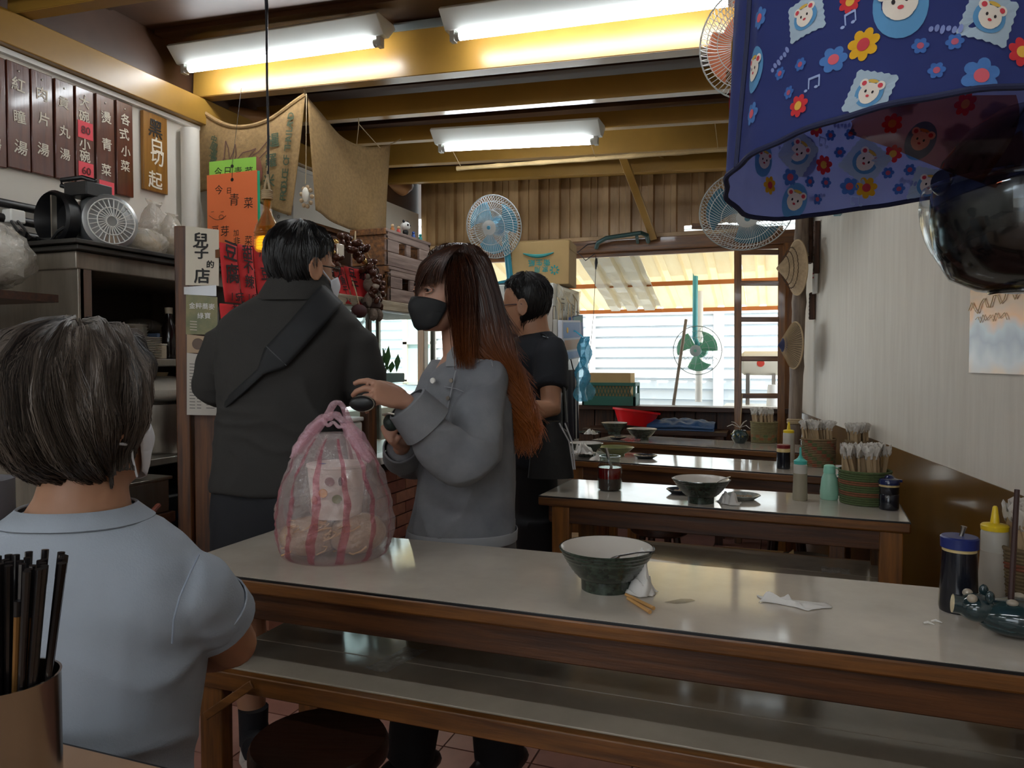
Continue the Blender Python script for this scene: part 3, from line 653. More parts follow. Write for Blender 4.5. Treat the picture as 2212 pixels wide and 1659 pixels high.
obj('top_edge', MB().box((XM+.012, (CY0+CY1)/2, CZ+.034), (D_+.05, CY1-CY0+.06, .016)).box((XM+.02, (CY0+CY1)/2, CZ+.052), (D_+.06, CY1-CY0+.1, .014)), mat('black_edge_sheet','33302c',.45,.3), cab, world=True, smooth=False, bevel=.002)
obj('front_post', MB().box((CX-.015, CY0+.03, CZ/2), (.03,.05,CZ-.06)), m_steel, cab, world=True, bevel=.004)
for z in (1.245, .86, .45): obj('shelf', MB().box((XM, (CY0+CY1)/2, z), (D_-.03, CY1-CY0-.06, .03)), m_steel, cab, world=True, bevel=.004)
zt = CZ + .06
# crockery on the upper shelf
m_china = mat('white_china', 'cfc8ba', .3); m_china2 = mat('cream_china', 'b9aa92', .35)
def shelf_pt(px_, X, z=1.26): q = PX(px_, 780, X); return V((X, q.y, z))
plate = thing('plate', 'bottom plate of the white stack on the cabinet shelf', 'plate', shelf_pt(300,-2.4), 0, 'white plates on the cabinet shelf')
pm = obj('plate', MB().lathe([(.004,.003),(.05,.003),(.083,.008),(.085,.0105),(.05,.006),(.004,.006)], 28), m_china, plate)
plate.name = 'china_plate'
for k in range(1, 12): copy_thing(plate, shelf_pt(300,-2.4)+V((0,0,.0068*k)), 0, 'white plate in the stack on the cabinet shelf')
plate['label'] = 'white plate in the stack on the cabinet shelf'
bo = thing('china_bowl', 'cream bowl in the nested stack behind the white plates', 'bowl', shelf_pt(282,-2.58), 0, 'cream bowls on the cabinet shelf')
obj('bowl_shell', MB().lathe([(.004,.0),(.03,0),(.06,.03),(.07,.045),(.068,.045),(.056,.03),(.004,.005)], 24), m_china, bo)
for k in range(1, 9): copy_thing(bo, shelf_pt(282,-2.58)+V((0,0,.0125*k)), 0, 'cream bowl in the nested stack behind the white plates')
for px_, X, n, lab in ((225,-2.42,6,'tan dish in the front heap at the left of the cabinet shelf'),(246,-2.6,10,'grey tan dish in the tall heap on the cabinet shelf')):
    b = thing('china_dish', lab, 'dish', shelf_pt(px_,X), 0, 'tan dishes, '+lab.split('in the ')[1].split(' heap')[0]+' heap')
    obj('dish_shell', MB().lathe([(.004,0),(.05,0),(.088,.018),(.09,.022),(.06,.01),(.004,.008)], 24), m_china2, b)
    for k in range(1, n): copy_thing(b, shelf_pt(px_,X)+V((0,0,.0125*k)), 0, lab)
def small_bottle(name, label, loc, prof, m, capm=None, cap=None, group=None, n=20, cat='bottle'):
    t = thing(name, label, cat, loc, 0, group); obj('body', MB().lathe(prof, n), m, t)
    if cap: obj('cap', MB().lathe(cap, n), capm, t)
    return t
small_bottle('sauce_bottle', 'dark sauce bottle with pale cap on the cabinet shelf', shelf_pt(366,-2.42), [(.004,0),(.033,0),(.035,.01),(.035,.12),(.015,.16),(.013,.19),(.004,.19)], mat('dark_sauce','1a1210',.15), m_china2, [(.015,.19),(.016,.215),(.004,.216)])
small_bottle('sauce_bottle', 'short dark bottle right of the blue carton on the shelf', shelf_pt(378,-2.5), [(.004,0),(.03,0),(.03,.1),(.012,.13),(.004,.13)], mat('dark_sauce','1a1210',.15), m_china2, [(.014,.13),(.014,.15),(.004,.15)])
q = shelf_pt(345,-2.55); t = thing('carton', 'pale blue carton beside the dark bottles on the shelf', 'box', q); obj('box', MB().box((0,0,.055), (.1,.12,.11)), mat('pale_blue_card','5d6f8c',.6), t, bevel=.003); obj('label', MB().box((.0505,0,.06), (.002,.07,.05)), m_china2, t, label='cream paper label')
q = shelf_pt(338,-2.36); t = thing('carton', 'small cream carton in front on the shelf, right of the plates', 'box', q); obj('box', MB().box((0,0,.028), (.05,.06,.056)), m_china2, t, bevel=.003); obj('lid', MB().box((0,0,.058), (.052,.062,.006)), m_china, t)
t = thing('food_bag', 'clear bag lying on the heap of dishes in the cabinet', 'bag', shelf_pt(310,-2.66)+V((0,0,.115))); obj('film', MB().ell((0,0,.03), (.06,.1,.035)), film('bag_film','d9d4c8',.3,.25,.8), t)
# lower shelf: pot, tray, stove, steel box, hose
def cyl_pot(label, loc, r, h, m, cat='pot', name='cooking_pot'):
    t = thing(name, label, cat, loc); obj('body', MB().lathe([(.004,0),(r*.96,0),(r,.01),(r,h),(r+.008,h+.004),(r-.006,h),(r-.01,.01),(.004,.01)], 32), m, t)
    for s in (-1, 1): obj('handle', MB().tube([(.0,s*(r),h*.8),(.02,s*(r+.035),h*.8),(-.02,s*(r+.035),h*.8),(-.02,s*r,h*.8)], .006, 8), m_steel, t)
    return t
cyl_pot('large steel pot on the lower cabinet shelf left of the wooden post', V((-2.47, 2.42, .875)), .17, .2, m_steel)
t = thing('flour_bag', 'white cloth bag lying on the steel pot', 'bag', (-2.43, 2.4, 1.08)); obj('cloth', MB().ell((0,0,.055), (.13,.17,.055)), mat('flour_cloth','d8cfc0',.9,bump=.4,bscale=20), t); obj('tie', MB().lathe([(.02,.1),(.03,.125),(.01,.12)], 12), m_string, t)
st_ = thing('stove', 'black cooker with a small blue lit display beneath the pot', 'stove', (-2.42, 2.32, .465)); obj('body', MB().box((0,0,.13), (.3,.36,.25)), m_black, st_, bevel=.01); obj('display', MB().box((.151,.04,.17), (.003,.08,.025)), mat('blue_display','3a6f9c',.2,emit=.4), st_); obj('knob', MB().lathe([(.018,0),(.016,.02),(.004,.02)], 16, (.15,-.1,.12), Matrix.Rotation(PI/2,3,'Y')), m_steel, st_)
sb = thing('steel_box', 'steel drawer box below the cooker beside the wooden post', 'steel box', (-2.165, 1.98, .7)); obj('body', MB().box((0,0,.06), (.12,.26,.12)), m_steel, sb, bevel=.005); obj('lip', MB().box((0,0,.125), (.135,.28,.012)), m_steel, sb, bevel=.003); obj('handle', MB().tube([(-.02,-.131,.06),(-.02,-.15,.06),(.03,-.15,.06),(.03,-.131,.06)], .005, 8), m_dsteel, sb)
wk = thing('prep_bench', 'low dark bench holding the steel box and tray by the post', 'bench', (-2.165,1.95,0)); obj('bench_top', MB().box((0,0,.68), (.14,.36,.04)), m_dwood, wk, bevel=.004)
for x in (-.05,.05):
    for y in (-.15,.15): obj('leg', MB().box((x,y,.33), (.03,.03,.66)), m_dwoodz, wk)
tr0 = thing('steel_tray', 'oval steel tray tilted below the steel box', 'tray', (-2.02,1.74,.62)); obj('pan', MB().lathe([(.004,0),(.09,0),(.12,.03),(.125,.03),(.095,-.004),(.004,-.004)], 32, sx=.8, sy=1.1), m_steel, tr0)
tag(obj('gas_hose', MB().tube([PD(290,1150,2.35), PD(300,1130,2.4), PD(330,1105,2.45), PD(342,1092,2.5)], .009, 8), mat('red_brown_hose','7c3a28',.5)), 'red brown gas hose looping down beneath the steel box', 'hose')
gc = thing('gas_cylinder', 'grey gas cylinder at the left edge behind the seated person', 'gas cylinder', (-2.12,1.42,.36)); obj('body', MB().lathe([(.004,0),(.13,0),(.15,.05),(.15,.34),(.13,.42),(.07,.47),(.004,.47)], 32), mat('grey_gas_paint','77757a',.45), gc); obj('collar', MB().lathe([(.09,.44),(.1,.46),(.1,.56),(.095,.56),(.085,.46)], 24, caps=False), mat('grey_gas_paint','77757a',.45), gc); obj('valve', MB().lathe([(.02,.46),(.02,.54),(.035,.545),(.035,.565),(.004,.565)], 12), m_black, gc)
gs = thing('wooden_stand', 'low wooden stand under the grey gas cylinder', 'stand', (-2.12,1.42,0)); obj('stand_top', MB().box((0,0,.34), (.36,.36,.04)), m_dwood, gs)
for x in (-.15,.15):
    for y in (-.15,.15): obj('leg', MB().box((x,y,.16), (.04,.04,.32)), m_dwoodz, gs)
# blower on the cabinet
bl_c = PD(192,478,2.72); bl_c.z = PD(192,478,2.72).z; blw = thing('duct_blower', 'silver duct blower with black mouth standing on the cabinet', 'blower', V((bl_c.x, bl_c.y, zt)))
ax = (CR*.72 - FH*.62).normalized(); Mx = basis(ax); dc = bl_c + CR*.05 + FH*.03
obj('drum', MB().lathe([(.05,-.15),(.09,-.135),(.104,-.1),(.106,.01),(.098,.035),(.08,.04)], 36, dc, Mx), mat('silver_casing','b9bcbd',.28,.85), blw, world=True)
fc = dc + ax*.042
gr = MB()
for k in range(26):
    a = 2*PI*k/26; gr.beam(fc + Mx @ V((math.cos(a)*.018, math.sin(a)*.018, .006)), fc + Mx @ V((math.cos(a+.25)*.082, math.sin(a+.25)*.082, 0)), .003, .003)
for r in (.02,.05,.082): gr.tube([fc + Mx @ V((math.cos(2*PI*k/24)*r, math.sin(2*PI*k/24)*r, .004)) for k in range(25)], .0022, 5)
obj('grille', gr, m_white, blw, world=True); obj('grille_back', MB().lathe([(.004,-.006),(.08,-.008),(.004,-.012)], 28, fc, Mx), m_black, blw, world=True)
mo = MB(); m2 = bl_c - CR*.06 - FH*.0; Mm = basis(-CR*.42 - FH*.9)
mo.lathe([(.05,.0),(.092,.03),(.098,.075),(.09,.085),(.082,.07),(.06,.02),(.004,.02)], 36, m2, Mm); obj('intake_mouth', mo, m_black, blw, world=True)
vn = MB(); vn.beam(m2 + Mm @ V((.0,-.08,.07)), m2 + Mm @ V((0,.08,.07)), .006, .02); obj('vane', vn, m_dsteel, blw, world=True)
h = MB(); tp = bl_c + V((0,0,.1)); h.box(tp+V((0,0,.008)), (.11,.11,.05)); h.tube([tp - CR*.06+V((0,0,.02)), tp - CR*.1+V((0,0,.03)), tp - CR*.1+V((0,0,.05)), tp - CR*.02+V((0,0,.06)), tp+CR*.03+V((0,0,.045))], .009, 8)
obj('handle', h, m_black, blw, world=True, bevel=.003)
obj('handle_badge', MB().box(tp+V((0,0,.034)), (.05,.05,.004)), mat('red_badge','b23a2a',.5), blw, world=True)
ft = MB(); zc = zt - bl_c.z
ft.prism([V((bl_c.x-.06,bl_c.y-.05,bl_c.z-.08)), V((bl_c.x+.06,bl_c.y-.05,bl_c.z-.08)), V((bl_c.x+.08,bl_c.y-.05,zt+.012)), V((bl_c.x-.08,bl_c.y-.05,zt+.012))], (0,0,0), (0,.1,0)); ft.box((bl_c.x, bl_c.y, zt+.006), (.2,.16,.012))
obj('stand', ft, m_black, blw, world=True, bevel=.003)
# pipes and cable along the wall
pp = thing('black_wall_pipes', 'black pipe rails along the left wall behind the blower', 'pipe', (XL+.06, 1.9, 1.8))
for z in (1.79,1.735,1.85): obj('pipe', MB().tube([(XL+.04+.02*(z<1.8),.9,z),(XL+.04+.02*(z<1.8),2.7,z-.0)], .017, 10), m_black, pp, world=True)
obj('connector', MB().box(PX(30,468,XL+.08), (.05,.06,.05)), m_white, pp, world=True, bevel=.006, label='white plastic connector')
k = MB(); cpt = [PX(25,478,XL+.1), PX(40,500,-2.6), PX(62,528,-2.5), PX(80,515,-2.5), PX(110,520,-2.45), PX(125,500,-2.42), PX(140,490,-2.4)]
k.tube(cpt, .006, 6); k.tube([p+V((.02,.01,.008*math.sin(i*2))) for i, p in enumerate(cpt)], .005, 6); k.tube([PX(45,500,-2.55), PX(55,505,-2.52), PX(50,530,-2.5), PX(66,512,-2.5)], .01, 6)
tag(obj('power_cable', k, m_black), 'tangled black cable hanging from the wall pipes left of the blower', 'cable')
# bags of dry noodles and beans on the cabinet
m_bag = film('noodle_bag_film', 'eeeae2', .4, .12, .9); m_beans = mat('pale_beans', 'cdb894', .8, col2='a98f68', scale=70, bump=.6, bscale=120)
def lump_bag(label, c, r, neck=0, tilt=0, fill=.8, name='food_bag', fm=None):
    t = thing(name, label, 'bag', c); M = Matrix.Rotation(tilt, 3, 'Y')
    def sh(k, top): 
        rs = []
        for i in range(27):
            q = i/26; a = PI*q; rr = math.sin(a)**.8 if 0 < q < 1 else .02; z = (1-math.cos(a))/2
            if z > .8 and top: rr = max(rr, .16 if q < 1 else .3); 
            rs.append([M @ V((math.cos(b)*rr*r[0]*k*(1+.12*math.sin(3*b+q*5)), math.sin(b)*rr*r[1]*k*(1+.1*math.sin(4*b+q*7)), z*r[2]*2*(k if not top else 1)+(neck*max(0,(q-.82)/.18) if top else 0)+.004)) for b in [2*PI*j/40 for j in range(40)]])
        if top or k > .9:
            cm = V((0,0,r[2])); rs = [[p + (p-cm)*(.16*mnoise.noise(p*22+V((r[0]*90,0,0)))+.1*abs(mnoise.noise(p*50))) for p in rg] for rg in rs]
            rs = [[V((p.x,p.y,max(.001,p.z))) for p in rg] for rg in rs]
        return rs
    obj('film', MB().rings(sh(1.0, neck > 0)), m_bag, t); obj('filling', MB().rings(sh(fill, False)), fm or m_beans, t); return t
lump_bag('bulging clear bag of dry noodles right beside the blower', PX(298,560,-2.4).xy.to_3d()+V((0,0,zt)), (.085,.12,.055), 0, .05)
lump_bag('standing clear bag with knotted top on the cabinet by the post', PX(340,560,-2.5).xy.to_3d()+V((0,0,zt)), (.1,.12,.085), .09, -.05, .7)
lump_bag('small clear bag of white beans next to the wooden post', PX(372,560,-2.42).xy.to_3d()+V((0,0,zt)), (.075,.09,.075), .05, 0, .75)
lump_bag('stuffed white plastic bag at the far left on the cabinet', V((-2.38,1.6,1.47)), (.16,.17,.11), 0, 0, .9, fm=m_white)
sh = thing('wall_shelf', 'small board under the stuffed plastic bag at the far left', 'shelf', (-2.5,1.58,1.44)); obj('board', MB().box((-2.52,1.6,1.455), (.58,.36,.025)), m_dwood, sh, world=True); obj('bracket', MB().prism([V((XL+.005,1.6,1.44)), V((XL+.3,1.6,1.44)), V((XL+.005,1.6,1.2))], (0,-.01,0), (0,.01,0)), m_dsteel, sh, world=True)

# ---------------------------------------------------------------- wooden post with signs
PXc, PYc = -2.02, 2.17
q0, q1 = PD(384,700,2.76), PD(470,700,2.76)
po = thing('wooden_post', 'scorched brown wooden post carrying the paper signs', 'post', (q0.lerp(q1,.5).x, q0.lerp(q1,.5).y, 0))
pc = q0.lerp(q1, .5); wd = (q1-q0).length; Rz = Matrix.Rotation(math.radians(24), 3, 'Z'); m_post = wood('scorched_wood','6e4018','2a150a',2,.55,5)
zp = PD(400,486,2.7).z; fx = (Rz @ V((1,0,0))); fy = Rz @ V((0,1,0)); ft_ = pc - fy*.03
obj('upright', MB().box((pc.x-fx.x*.046, pc.y-fx.y*.046, zp/2), (.05,.06,zp), Rz), m_post, po, world=True, bevel=.004)
obj('plank', MB().box((pc.x+fx.x*.022, pc.y+fx.y*.022+.012, zp/2-.14), (.088,.03,zp-.3), Rz), m_post, po, world=True, bevel=.003)
def sign(name, label, x0, x1, y0, y1, m, off, cat='sign'):
    cpt = pc - fy*(.033+off); n = -fy
    def at(px_, py_):
        r = ray(px_, py_); o = V((0,0,CAM_H)); d = (cpt-o).dot(n)/r.dot(n); return o + r*d
    a, b, c, d = at(x0,y0), at(x1,y0+ (x1-x0)*.12), at(x1,y1+(x1-x0)*.02), at(x0,y1)
    t = thing(name, label, cat, (a+c)/2); obj('sheet', MB().prism([d,c,b,a], (0,0,0), n*.002), m, t, world=True, smooth=False); return t, lambda x, y: at(x, y) + n*.0025
S1, at1 = sign('shop_sign', 'cream shop name sign in black brush letters on the post', 401, 473, 488, 616, m_paper, .0)
lt = MB()
for ch, x, y, s in (('兒',434,519,.058),('子',436,546,.052),('的',455,571,.03),('店',437,596,.058)): write(lt, ch, at1(x,y), fx, (0,0,1), s, .05, .004)
obj('lettering', lt, m_ink, S1, world=True, smooth=False)
S2, at2 = sign('poster', 'green drink poster with white lettering under the shop sign', 402, 470, 634, 722, mat('green_poster','4f5a3a',.5, col2='8a7f4e', scale=14), .0)
lt = MB(); 
for i, ch in enumerate('金粹蕎麥'): write(lt, ch, at2(416+i*14,660+i*.8), fx, (0,0,1), .024, 0, .0)
for i, ch in enumerate('綠寶'): write(lt, ch, at2(434+i*15,682), fx, (0,0,1), .024, 0, .0)
obj('lettering', lt, m_white, S2, world=True, smooth=False)
pn = MB()
for i in range(4): a, b = at2(411,694+i*6), at2(426,695+i*6); pn.beam(a, b, .002, .003)
obj('print', pn, m_china2, S2, world=True, label='tiny cream printed lines')
S3, at3 = sign('menu_sheet', 'white printed menu sheet taped low on the wooden post', 404, 472, 762, 896, mat('greyish_paper','b9b1a6',.7), .0)
pn = MB()
for i in range(15):
    for x0, ww in ((410,12),(426,9),(446,18)): pn.beam(at3(x0,786+i*6.8), at3(x0+ww,786.5+i*6.8), .0012, .0022)
obj('print', pn, mat('grey_print','4c4846',.8), S3, world=True, label='rows of grey print')
S4, at4 = sign('poster', 'small beige picture of a noodle bowl above the menu sheet', 404, 470, 722, 762, mat('beige_print','a88d70',.6), .0)
n_ = -fy; cc = at4(428,743); pr = MB(); pr.lathe([(.004,.001),(.02,.001),(.021,.0)], 20, cc, basis(n_)); obj('print', pr, mat('brown_print','5f4a3c',.6), S4, world=True, label='dark printed bowl')
tp_ = MB(); tp_.prism([at4(398,636), at4(468,640), at4(468,616), at4(398,620)], (0,0,0), n_*.001); tag(obj('tape_strip', tp_, film('tape_film','cfc9c2',.45,.2), smooth=False), 'wide clear tape strip between the shop sign and green poster', 'tape')

# ---------------------------------------------------------------- brick counter, glass showcase, paper strips, crates
KX = -1.88
ct = thing('brick_counter', 'brick serving counter with a white top behind the standing man', 'counter', (KX-.22, 3.1, 0))
obj('core', MB().box((KX-.185, 3.12, .36), (.30,1.5,.72)), mat('mortar','3c2c24',.9), ct, world=True)
mbk = [mat('brick_%s' % k, c, .85, var=.2, scale=25, bump=.3, bscale=60) for k, c in zip('abc', ('94604a','a06c54','855040'))]
bm_ = MB().box((0,0,0), (.03,.2,.056)).mesh('brick', False); bm_.materials.append(mbk[0])
bm_h = MB().box((0,0,0), (.03,.095,.056)).mesh('brick', False); bm_h.materials.append(mbk[0])
def brick(me, x, y, z, rot=0):
    o = bpy.data.objects.new('brick', me); COL.objects.link(o); o.parent = ct; o.location = V((x,y,z)) - ct.matrix_basis.translation; o.rotation_euler = (0,0,rot)
    o.material_slots[0].link = 'OBJECT'; o.material_slots[0].material = random.choice(mbk)
for r in range(11):
    z = .03+r*.063; y = 2.38 + (r%2)*.1035
    if r % 2: brick(bm_h, KX-.02, 2.43, z)
    while y+.2 < 3.89: brick(bm_, KX-.02+random.uniform(-.002,.002), y+.1, z); y += .207
    brick(bm_, KX-.14, 2.362, z, PI/2)
obj('counter_top', MB().box((KX-.15, 3.53, .765), (.42,.76,.035)), m_white, ct, world=True, bevel=.004)
obj('counter_top', MB().box((KX-.15, 2.74, .75), (.38,.8,.04)), m_dwood, ct, world=True, bevel=.004)
sc = thing('glass_showcase', 'glass food showcase standing on the brick counter', 'showcase', (KX-.25, 3.45, .785))
obj('case_top', MB().box((KX-.2, 3.42, 1.53), (.44,1.24,.05)), wood('whitewashed_wood','b8a890','8a7a64',1,.6), sc, world=True, bevel=.004)
for y in (3.17,3.88):
    for x in (KX-.02, KX-.38): obj('corner_post', MB().box((x,y,1.145), (.022,.022,.72)), m_steel, sc, world=True)
obj('glass_pane', MB().box((KX-.02,3.525,1.145), (.005,.68,.71)), m_clear, sc, world=True, smooth=False)
obj('glass_pane', MB().box((KX-.38,3.525,1.145), (.005,.68,.71)), m_clear, sc, world=True, smooth=False)
obj('glass_pane', MB().box((KX-.2,3.17,1.145), (.34,.005,.71)), m_clear, sc, world=True, smooth=False)
obj('glass_shelf', MB().box((KX-.2,3.525,1.13), (.34,.66,.008)), m_clear, sc, world=True, smooth=False)
po2 = PX(779,930,KX+.02); t = thing('wooden_upright', 'short wooden upright at the near end of the glass showcase', 'post', (KX+.03,3.08,0)); obj('upright', MB().box((0,0,.53), (.05,.075,1.06)), m_post, t, bevel=.004); obj('base_plate', MB().box((0,0,.006), (.08,.1,.012)), m_dwood, t)
t = thing('white_case', 'white plastic case beside the wooden upright on the counter', 'case', (KX-.1,2.9,.77)); obj('body', MB().box((0,0,.1), (.26,.26,.2)), m_white, t, bevel=.012); obj('lid', MB().box((0,0,.21), (.27,.27,.02)), m_white, t, bevel=.006)
# leafy greens in the showcase
m_leaf = mat('leaf_green', '5f8a52', .5, var=.3, translucent=.3)
pl = thing('herb_tray', 'tray of leafy greens on the glass shelf of the showcase', 'plant', (KX-.2,3.5,1.136)); obj('tray', MB().box((0,0,.025), (.22,.34,.05)), m_clear if False else mat('grey_tray','8c9a98',.4), pl, bevel=.006)
random.seed(3)
for k in range(46):
    a = random.uniform(0,2*PI); b = V((random.uniform(-.09,.09), random.uniform(-.15,.15), .05)); tipp = b + V((math.cos(a)*.05, math.sin(a)*.05, random.uniform(.05,.15))); s_ = V((-math.sin(a), math.cos(a), 0))*.018; md = b.lerp(tipp,.6)
    obj('leaf', MB().add([b, md-s_, tipp, md+s_], [(0,1,2,3)]), m_leaf, pl, smooth=False)
# header rail and red paper strips
hr = thing('strip_rail', 'wooden rail over the counter holding the red paper strips', 'rail', (KX,2.25,1.64)); hA, hB = V((KX-.03,2.2,1.645)), V((KX-.03,3.32,1.69))
obj('rail', MB().beam(hA, hB, .03, .035), m_post, hr, world=True); obj('support', MB().beam(hA, V((pc.x+.03,pc.y+.03,1.645)), .03, .03), m_post, hr, world=True); obj('support', MB().beam((KX-.03,3.31,1.55), hB, .03, .03), m_post, hr, world=True)
m_strip_ink = mat('strip_ink','241014',.7)
def strip(label, x0, x1, y0, y1, chars, lean=0, row=0, price=None):
    X = KX + .004 + row*.004; a, b = PX(x0,y0,X), PX(x1,y0,X); zb = PX(x0,y1,X).z; ln = V((0,lean,0)); cy = (a.y+b.y)/2; w = b.y-a.y
    t = thing('paper_strip', label, 'paper strip', (X, cy, a.z), 0, 'red price strips over the counter'); H_ = a.z-zb
    def fn(u, v): return V((X + .006*math.sin(u*PI) + .012*v*v, a.y + w*u + lean*v, a.z - H_*v))
    obj('strip', MB().grid(fn, 4, 6), m_red, t, world=True, solid=.001)
    lt = MB(); sz = min(w*.8, H_/(len(chars)+.8)*1.0)
    for i, ch in enumerate(chars):
        f = .12 + .76*i/max(1, len(chars)-(0 if price else 1)); p = fn(.5, f); write(lt, ch, p+V((.003,0,0)), (0,1,0), (0,lean/H_*-1,1), sz, .12, .003)
    if price:
        for i, ch in enumerate(price): p = fn(.35+.28*i, .9); write(lt, ch, p+V((.003,0,0)), (0,1,0), (0,0,1), sz*.55, .1, .002)
    obj('lettering', lt, m_strip_ink, t, world=True, smooth=False); return t
strip('red strip reading tofu 15, first right of the shop sign', 474, 511, 523, 652, '豆腐', .01, 0, '15元')
strip('red strip reading sweet fishcake 10, second right of the shop sign', 512, 545, 527, 652, '甜不辣', .012, 0, '10元')
strip('red strip reading dried bean curd, third right of the shop sign', 546, 580, 531, 645, '小豆干', .015)
strip('red strip almost hidden behind the standing man\'s hair', 581, 615, 540, 645, '海帶', .015)
strip('lower red strip under the tofu one, above the man\'s left shoulder', 474, 530, 655, 700, '米血', .0, 1)
strip('red strip just right of the man\'s spectacles', 694, 716, 572, 652, '滷蛋', .05, 0, '30')
strip('red strip for dried fish, second right of the man\'s head', 718, 742, 573, 653, '小魚干', .06, 0, '30')
strip('red strip with slanted writing, third right of the man\'s head', 743, 764, 575, 655, '豆干', .07, 0, '30')
strip('rightmost red strip, beside the plush bear', 765, 788, 580, 662, '麵條', .05, 1)
# hanging brown sweets, plush bear, pouch
sw = thing('sweet_garland', 'hanging bundle of shiny brown wrapped sweets above the red strips', 'garland', PX(760,600,KX+.05))
m_br = mat('brown_foil','4a281a',.24,.3,var=.4,scale=30,bump=.5,bscale=40); m_gd = mat('gold_foil','c09a5e',.2,.8)
random.seed(11)
path = [(728,560),(730,530),(745,515),(765,522),(782,540),(795,565),(806,590),(815,615),(812,640)]
for i, (x, y) in enumerate(path):
    for k in range(9 if i else 5):
        c = PX(x+random.uniform(-12,12), y+random.uniform(-6,24), KX+.06+random.uniform(-.03,.03)); M = Euler((random.random()*3, random.random()*3, random.random()*3)).to_matrix()
        g = MB(); g.ell(c, (.017,.024,.014), M, 10, 6); obj('sweet', g, m_br if random.random() < .93 else m_gd, sw, world=True)
k = MB(); k.tube([PX(768,520,KX+.06), PX(768,500,KX+.02), V((KX-.02,PX(768,500,KX).y,1.74))], .003, 5); obj('string', k, m_string, sw, world=True)
g = MB(); c = PX(735,541,KX+.1); g.box(c, (.01,.05,.055)); obj('wrapper', g, mat('pearl_wrapper','d9cbb8',.2,.3), sw, world=True, bevel=.004, label='pearly square wrapper')
def plush(label, c, s, fur, belly):
    t = thing('plush_bear', label, 'soft toy', c); E_ = lambda nm, q, r, m: obj(nm, MB().ell(V(q)*s, [a*s for a in r], None, 14, 9), m, t)
    E_('body', (0,0,.0), (.032,.032,.045), fur); E_('head', (0,0,.07), (.032,.03,.03), fur); E_('muzzle', (.026,-.012,.062), (.014,.014,.011), belly)
    for sgn in (-1, 1):
        E_('ear', (0,.024*sgn,.098), (.009,.011,.011), fur); E_('arm', (.012,.036*sgn,.012), (.012,.012,.03), fur); E_('leg', (.02,.02*sgn,-.045), (.018,.015,.024), fur); E_('eye', (.027,.012*sgn-.004,.078), (.004,.004,.004), m_black)
    return t
bear = plush('small grey brown plush bear hanging by the red strips', PX(802,655,KX+.05), 1.25, mat('grey_brown_fur','76675a',.95,bump=.5,bscale=200), mat('pale_fur','a8998a',.95))
obj('hanging_loop', MB().tube([(0,0,.12),(0,0,.2),(-.05,0,.3)], .002, 5), m_string, bear)
obj('waistcoat', MB().lathe([(.028,-.03),(.042,-.02),(.043,.0),(.03,.012)], 16), mat('dark_brown_knit','3a241c',.9), bear)
t = thing('dark_pouch', 'dark red brown pouch hanging left of the plush bear', 'pouch', PX(776,672,KX+.05)); obj('pouch_body', MB().ell((0,0,0), (.03,.05,.032), None, 16, 10), mat('dark_maroon_cloth','3c1416',.7), t); obj('cord', MB().tube([(0,0,.03),(-.02,0,.1),(-.055,0,.19)], .003, 5), m_string, t)
# clear bag glinting behind the man's arm
t = thing('hanging_plastic_bag', 'crumpled clear plastic bag hanging at the near end of the showcase', 'bag', PX(775,700,KX+.03)); cb = PX(776,745,KX+.03)
obj('film', MB().grid(lambda u, v: cb + V((.02*math.sin(u*12+v*5)+.01*math.sin(v*21), (u-.5)*.16*(1-.6*v), .16-.34*v)), 14, 18), film('clear_bag_film','f0f4f4',.35,.12,1.0), t, world=True)
obj('hook', MB().tube([cb+V((0,0,.16)), cb+V((0,0,.2)), cb+V((-.03,0,.21))], .003, 5), m_steel, t, world=True)
# crates
m_cr_e = wood('scorched_crate_wood','8a5a2c','3c200e',1,.6); m_cr = wood('weathered_crate_wood','a08a80','665048',1,.7)
def crate(label, y0, y1, x0, x1, z0, h):
    t = thing('wooden_crate', label, 'crate', ((x0+x1)/2, (y0+y1)/2, z0), 0, 'stacked wooden crates'); P_ = lambda nm, c, s, m=m_cr: obj(nm, MB().box(c, s), m, t, world=True, bevel=.003)
    cy = (y0+y1)/2; L_ = y1-y0; cx = (x0+x1)/2
    for y in (y0+.008, y1-.008):
        P_('end_board', (cx, y, z0+h*.42), (x1-x0, .016, h*.8), m_cr_e); P_('end_cleat', (cx, y-.004, z0+h*.91), (x1-x0, .024, h*.17), m_cr_e)
    for x in (x1-.007, x0+.007):
        P_('slat', (x, cy, z0+h*.2), (.014, L_, h*.37)); P_('slat', (x, cy, z0+h*.85), (.014, L_, h*.26))
        a = L_*.27; P_('slat', (x, y0+a/2, z0+h*.555), (.014, a, h*.32)); P_('slat', (x, y1-a/2, z0+h*.555), (.014, a, h*.32)); P_('slat', (x, cy-.01, z0+h*.555), (.014, .05, h*.32))
        P_('cap_strip', (x+.004, cy, z0+h*.95), (.012, L_+.01, h*.09))
    P_('bottom_board', (cx, cy, z0+.006), (x1-x0-.03, L_-.03, .01)); return t
crate('lower weathered wooden crate on the showcase', 3.34, 3.86, KX-.24, KX-.0, 1.556, .18)
crate('upper wooden crate with scorched end and toy figures on it', 3.33, 3.83, KX-.22, KX-.01, 1.737, .19)
zc_ = 1.929
pd = thing('panda_figure', 'small black and white panda figure on the upper crate', 'figurine', PX(876,492,KX-.04).xy.to_3d()+V((0,0,zc_)))
obj('body', MB().ell((0,0,.018), (.016,.016,.018), None, 12, 8), m_black, pd); obj('head', MB().ell((0,0,.052), (.026,.028,.024), None, 14, 9), m_white, pd)
for s in (-1, 1): obj('ear', MB().ell((0,.02*s,.075), (.007,.009,.009), None, 8, 6), m_black, pd); obj('eye_patch', MB().ell((.022,.011*s-.003,.055), (.005,.006,.007), None, 8, 6), m_black, pd)
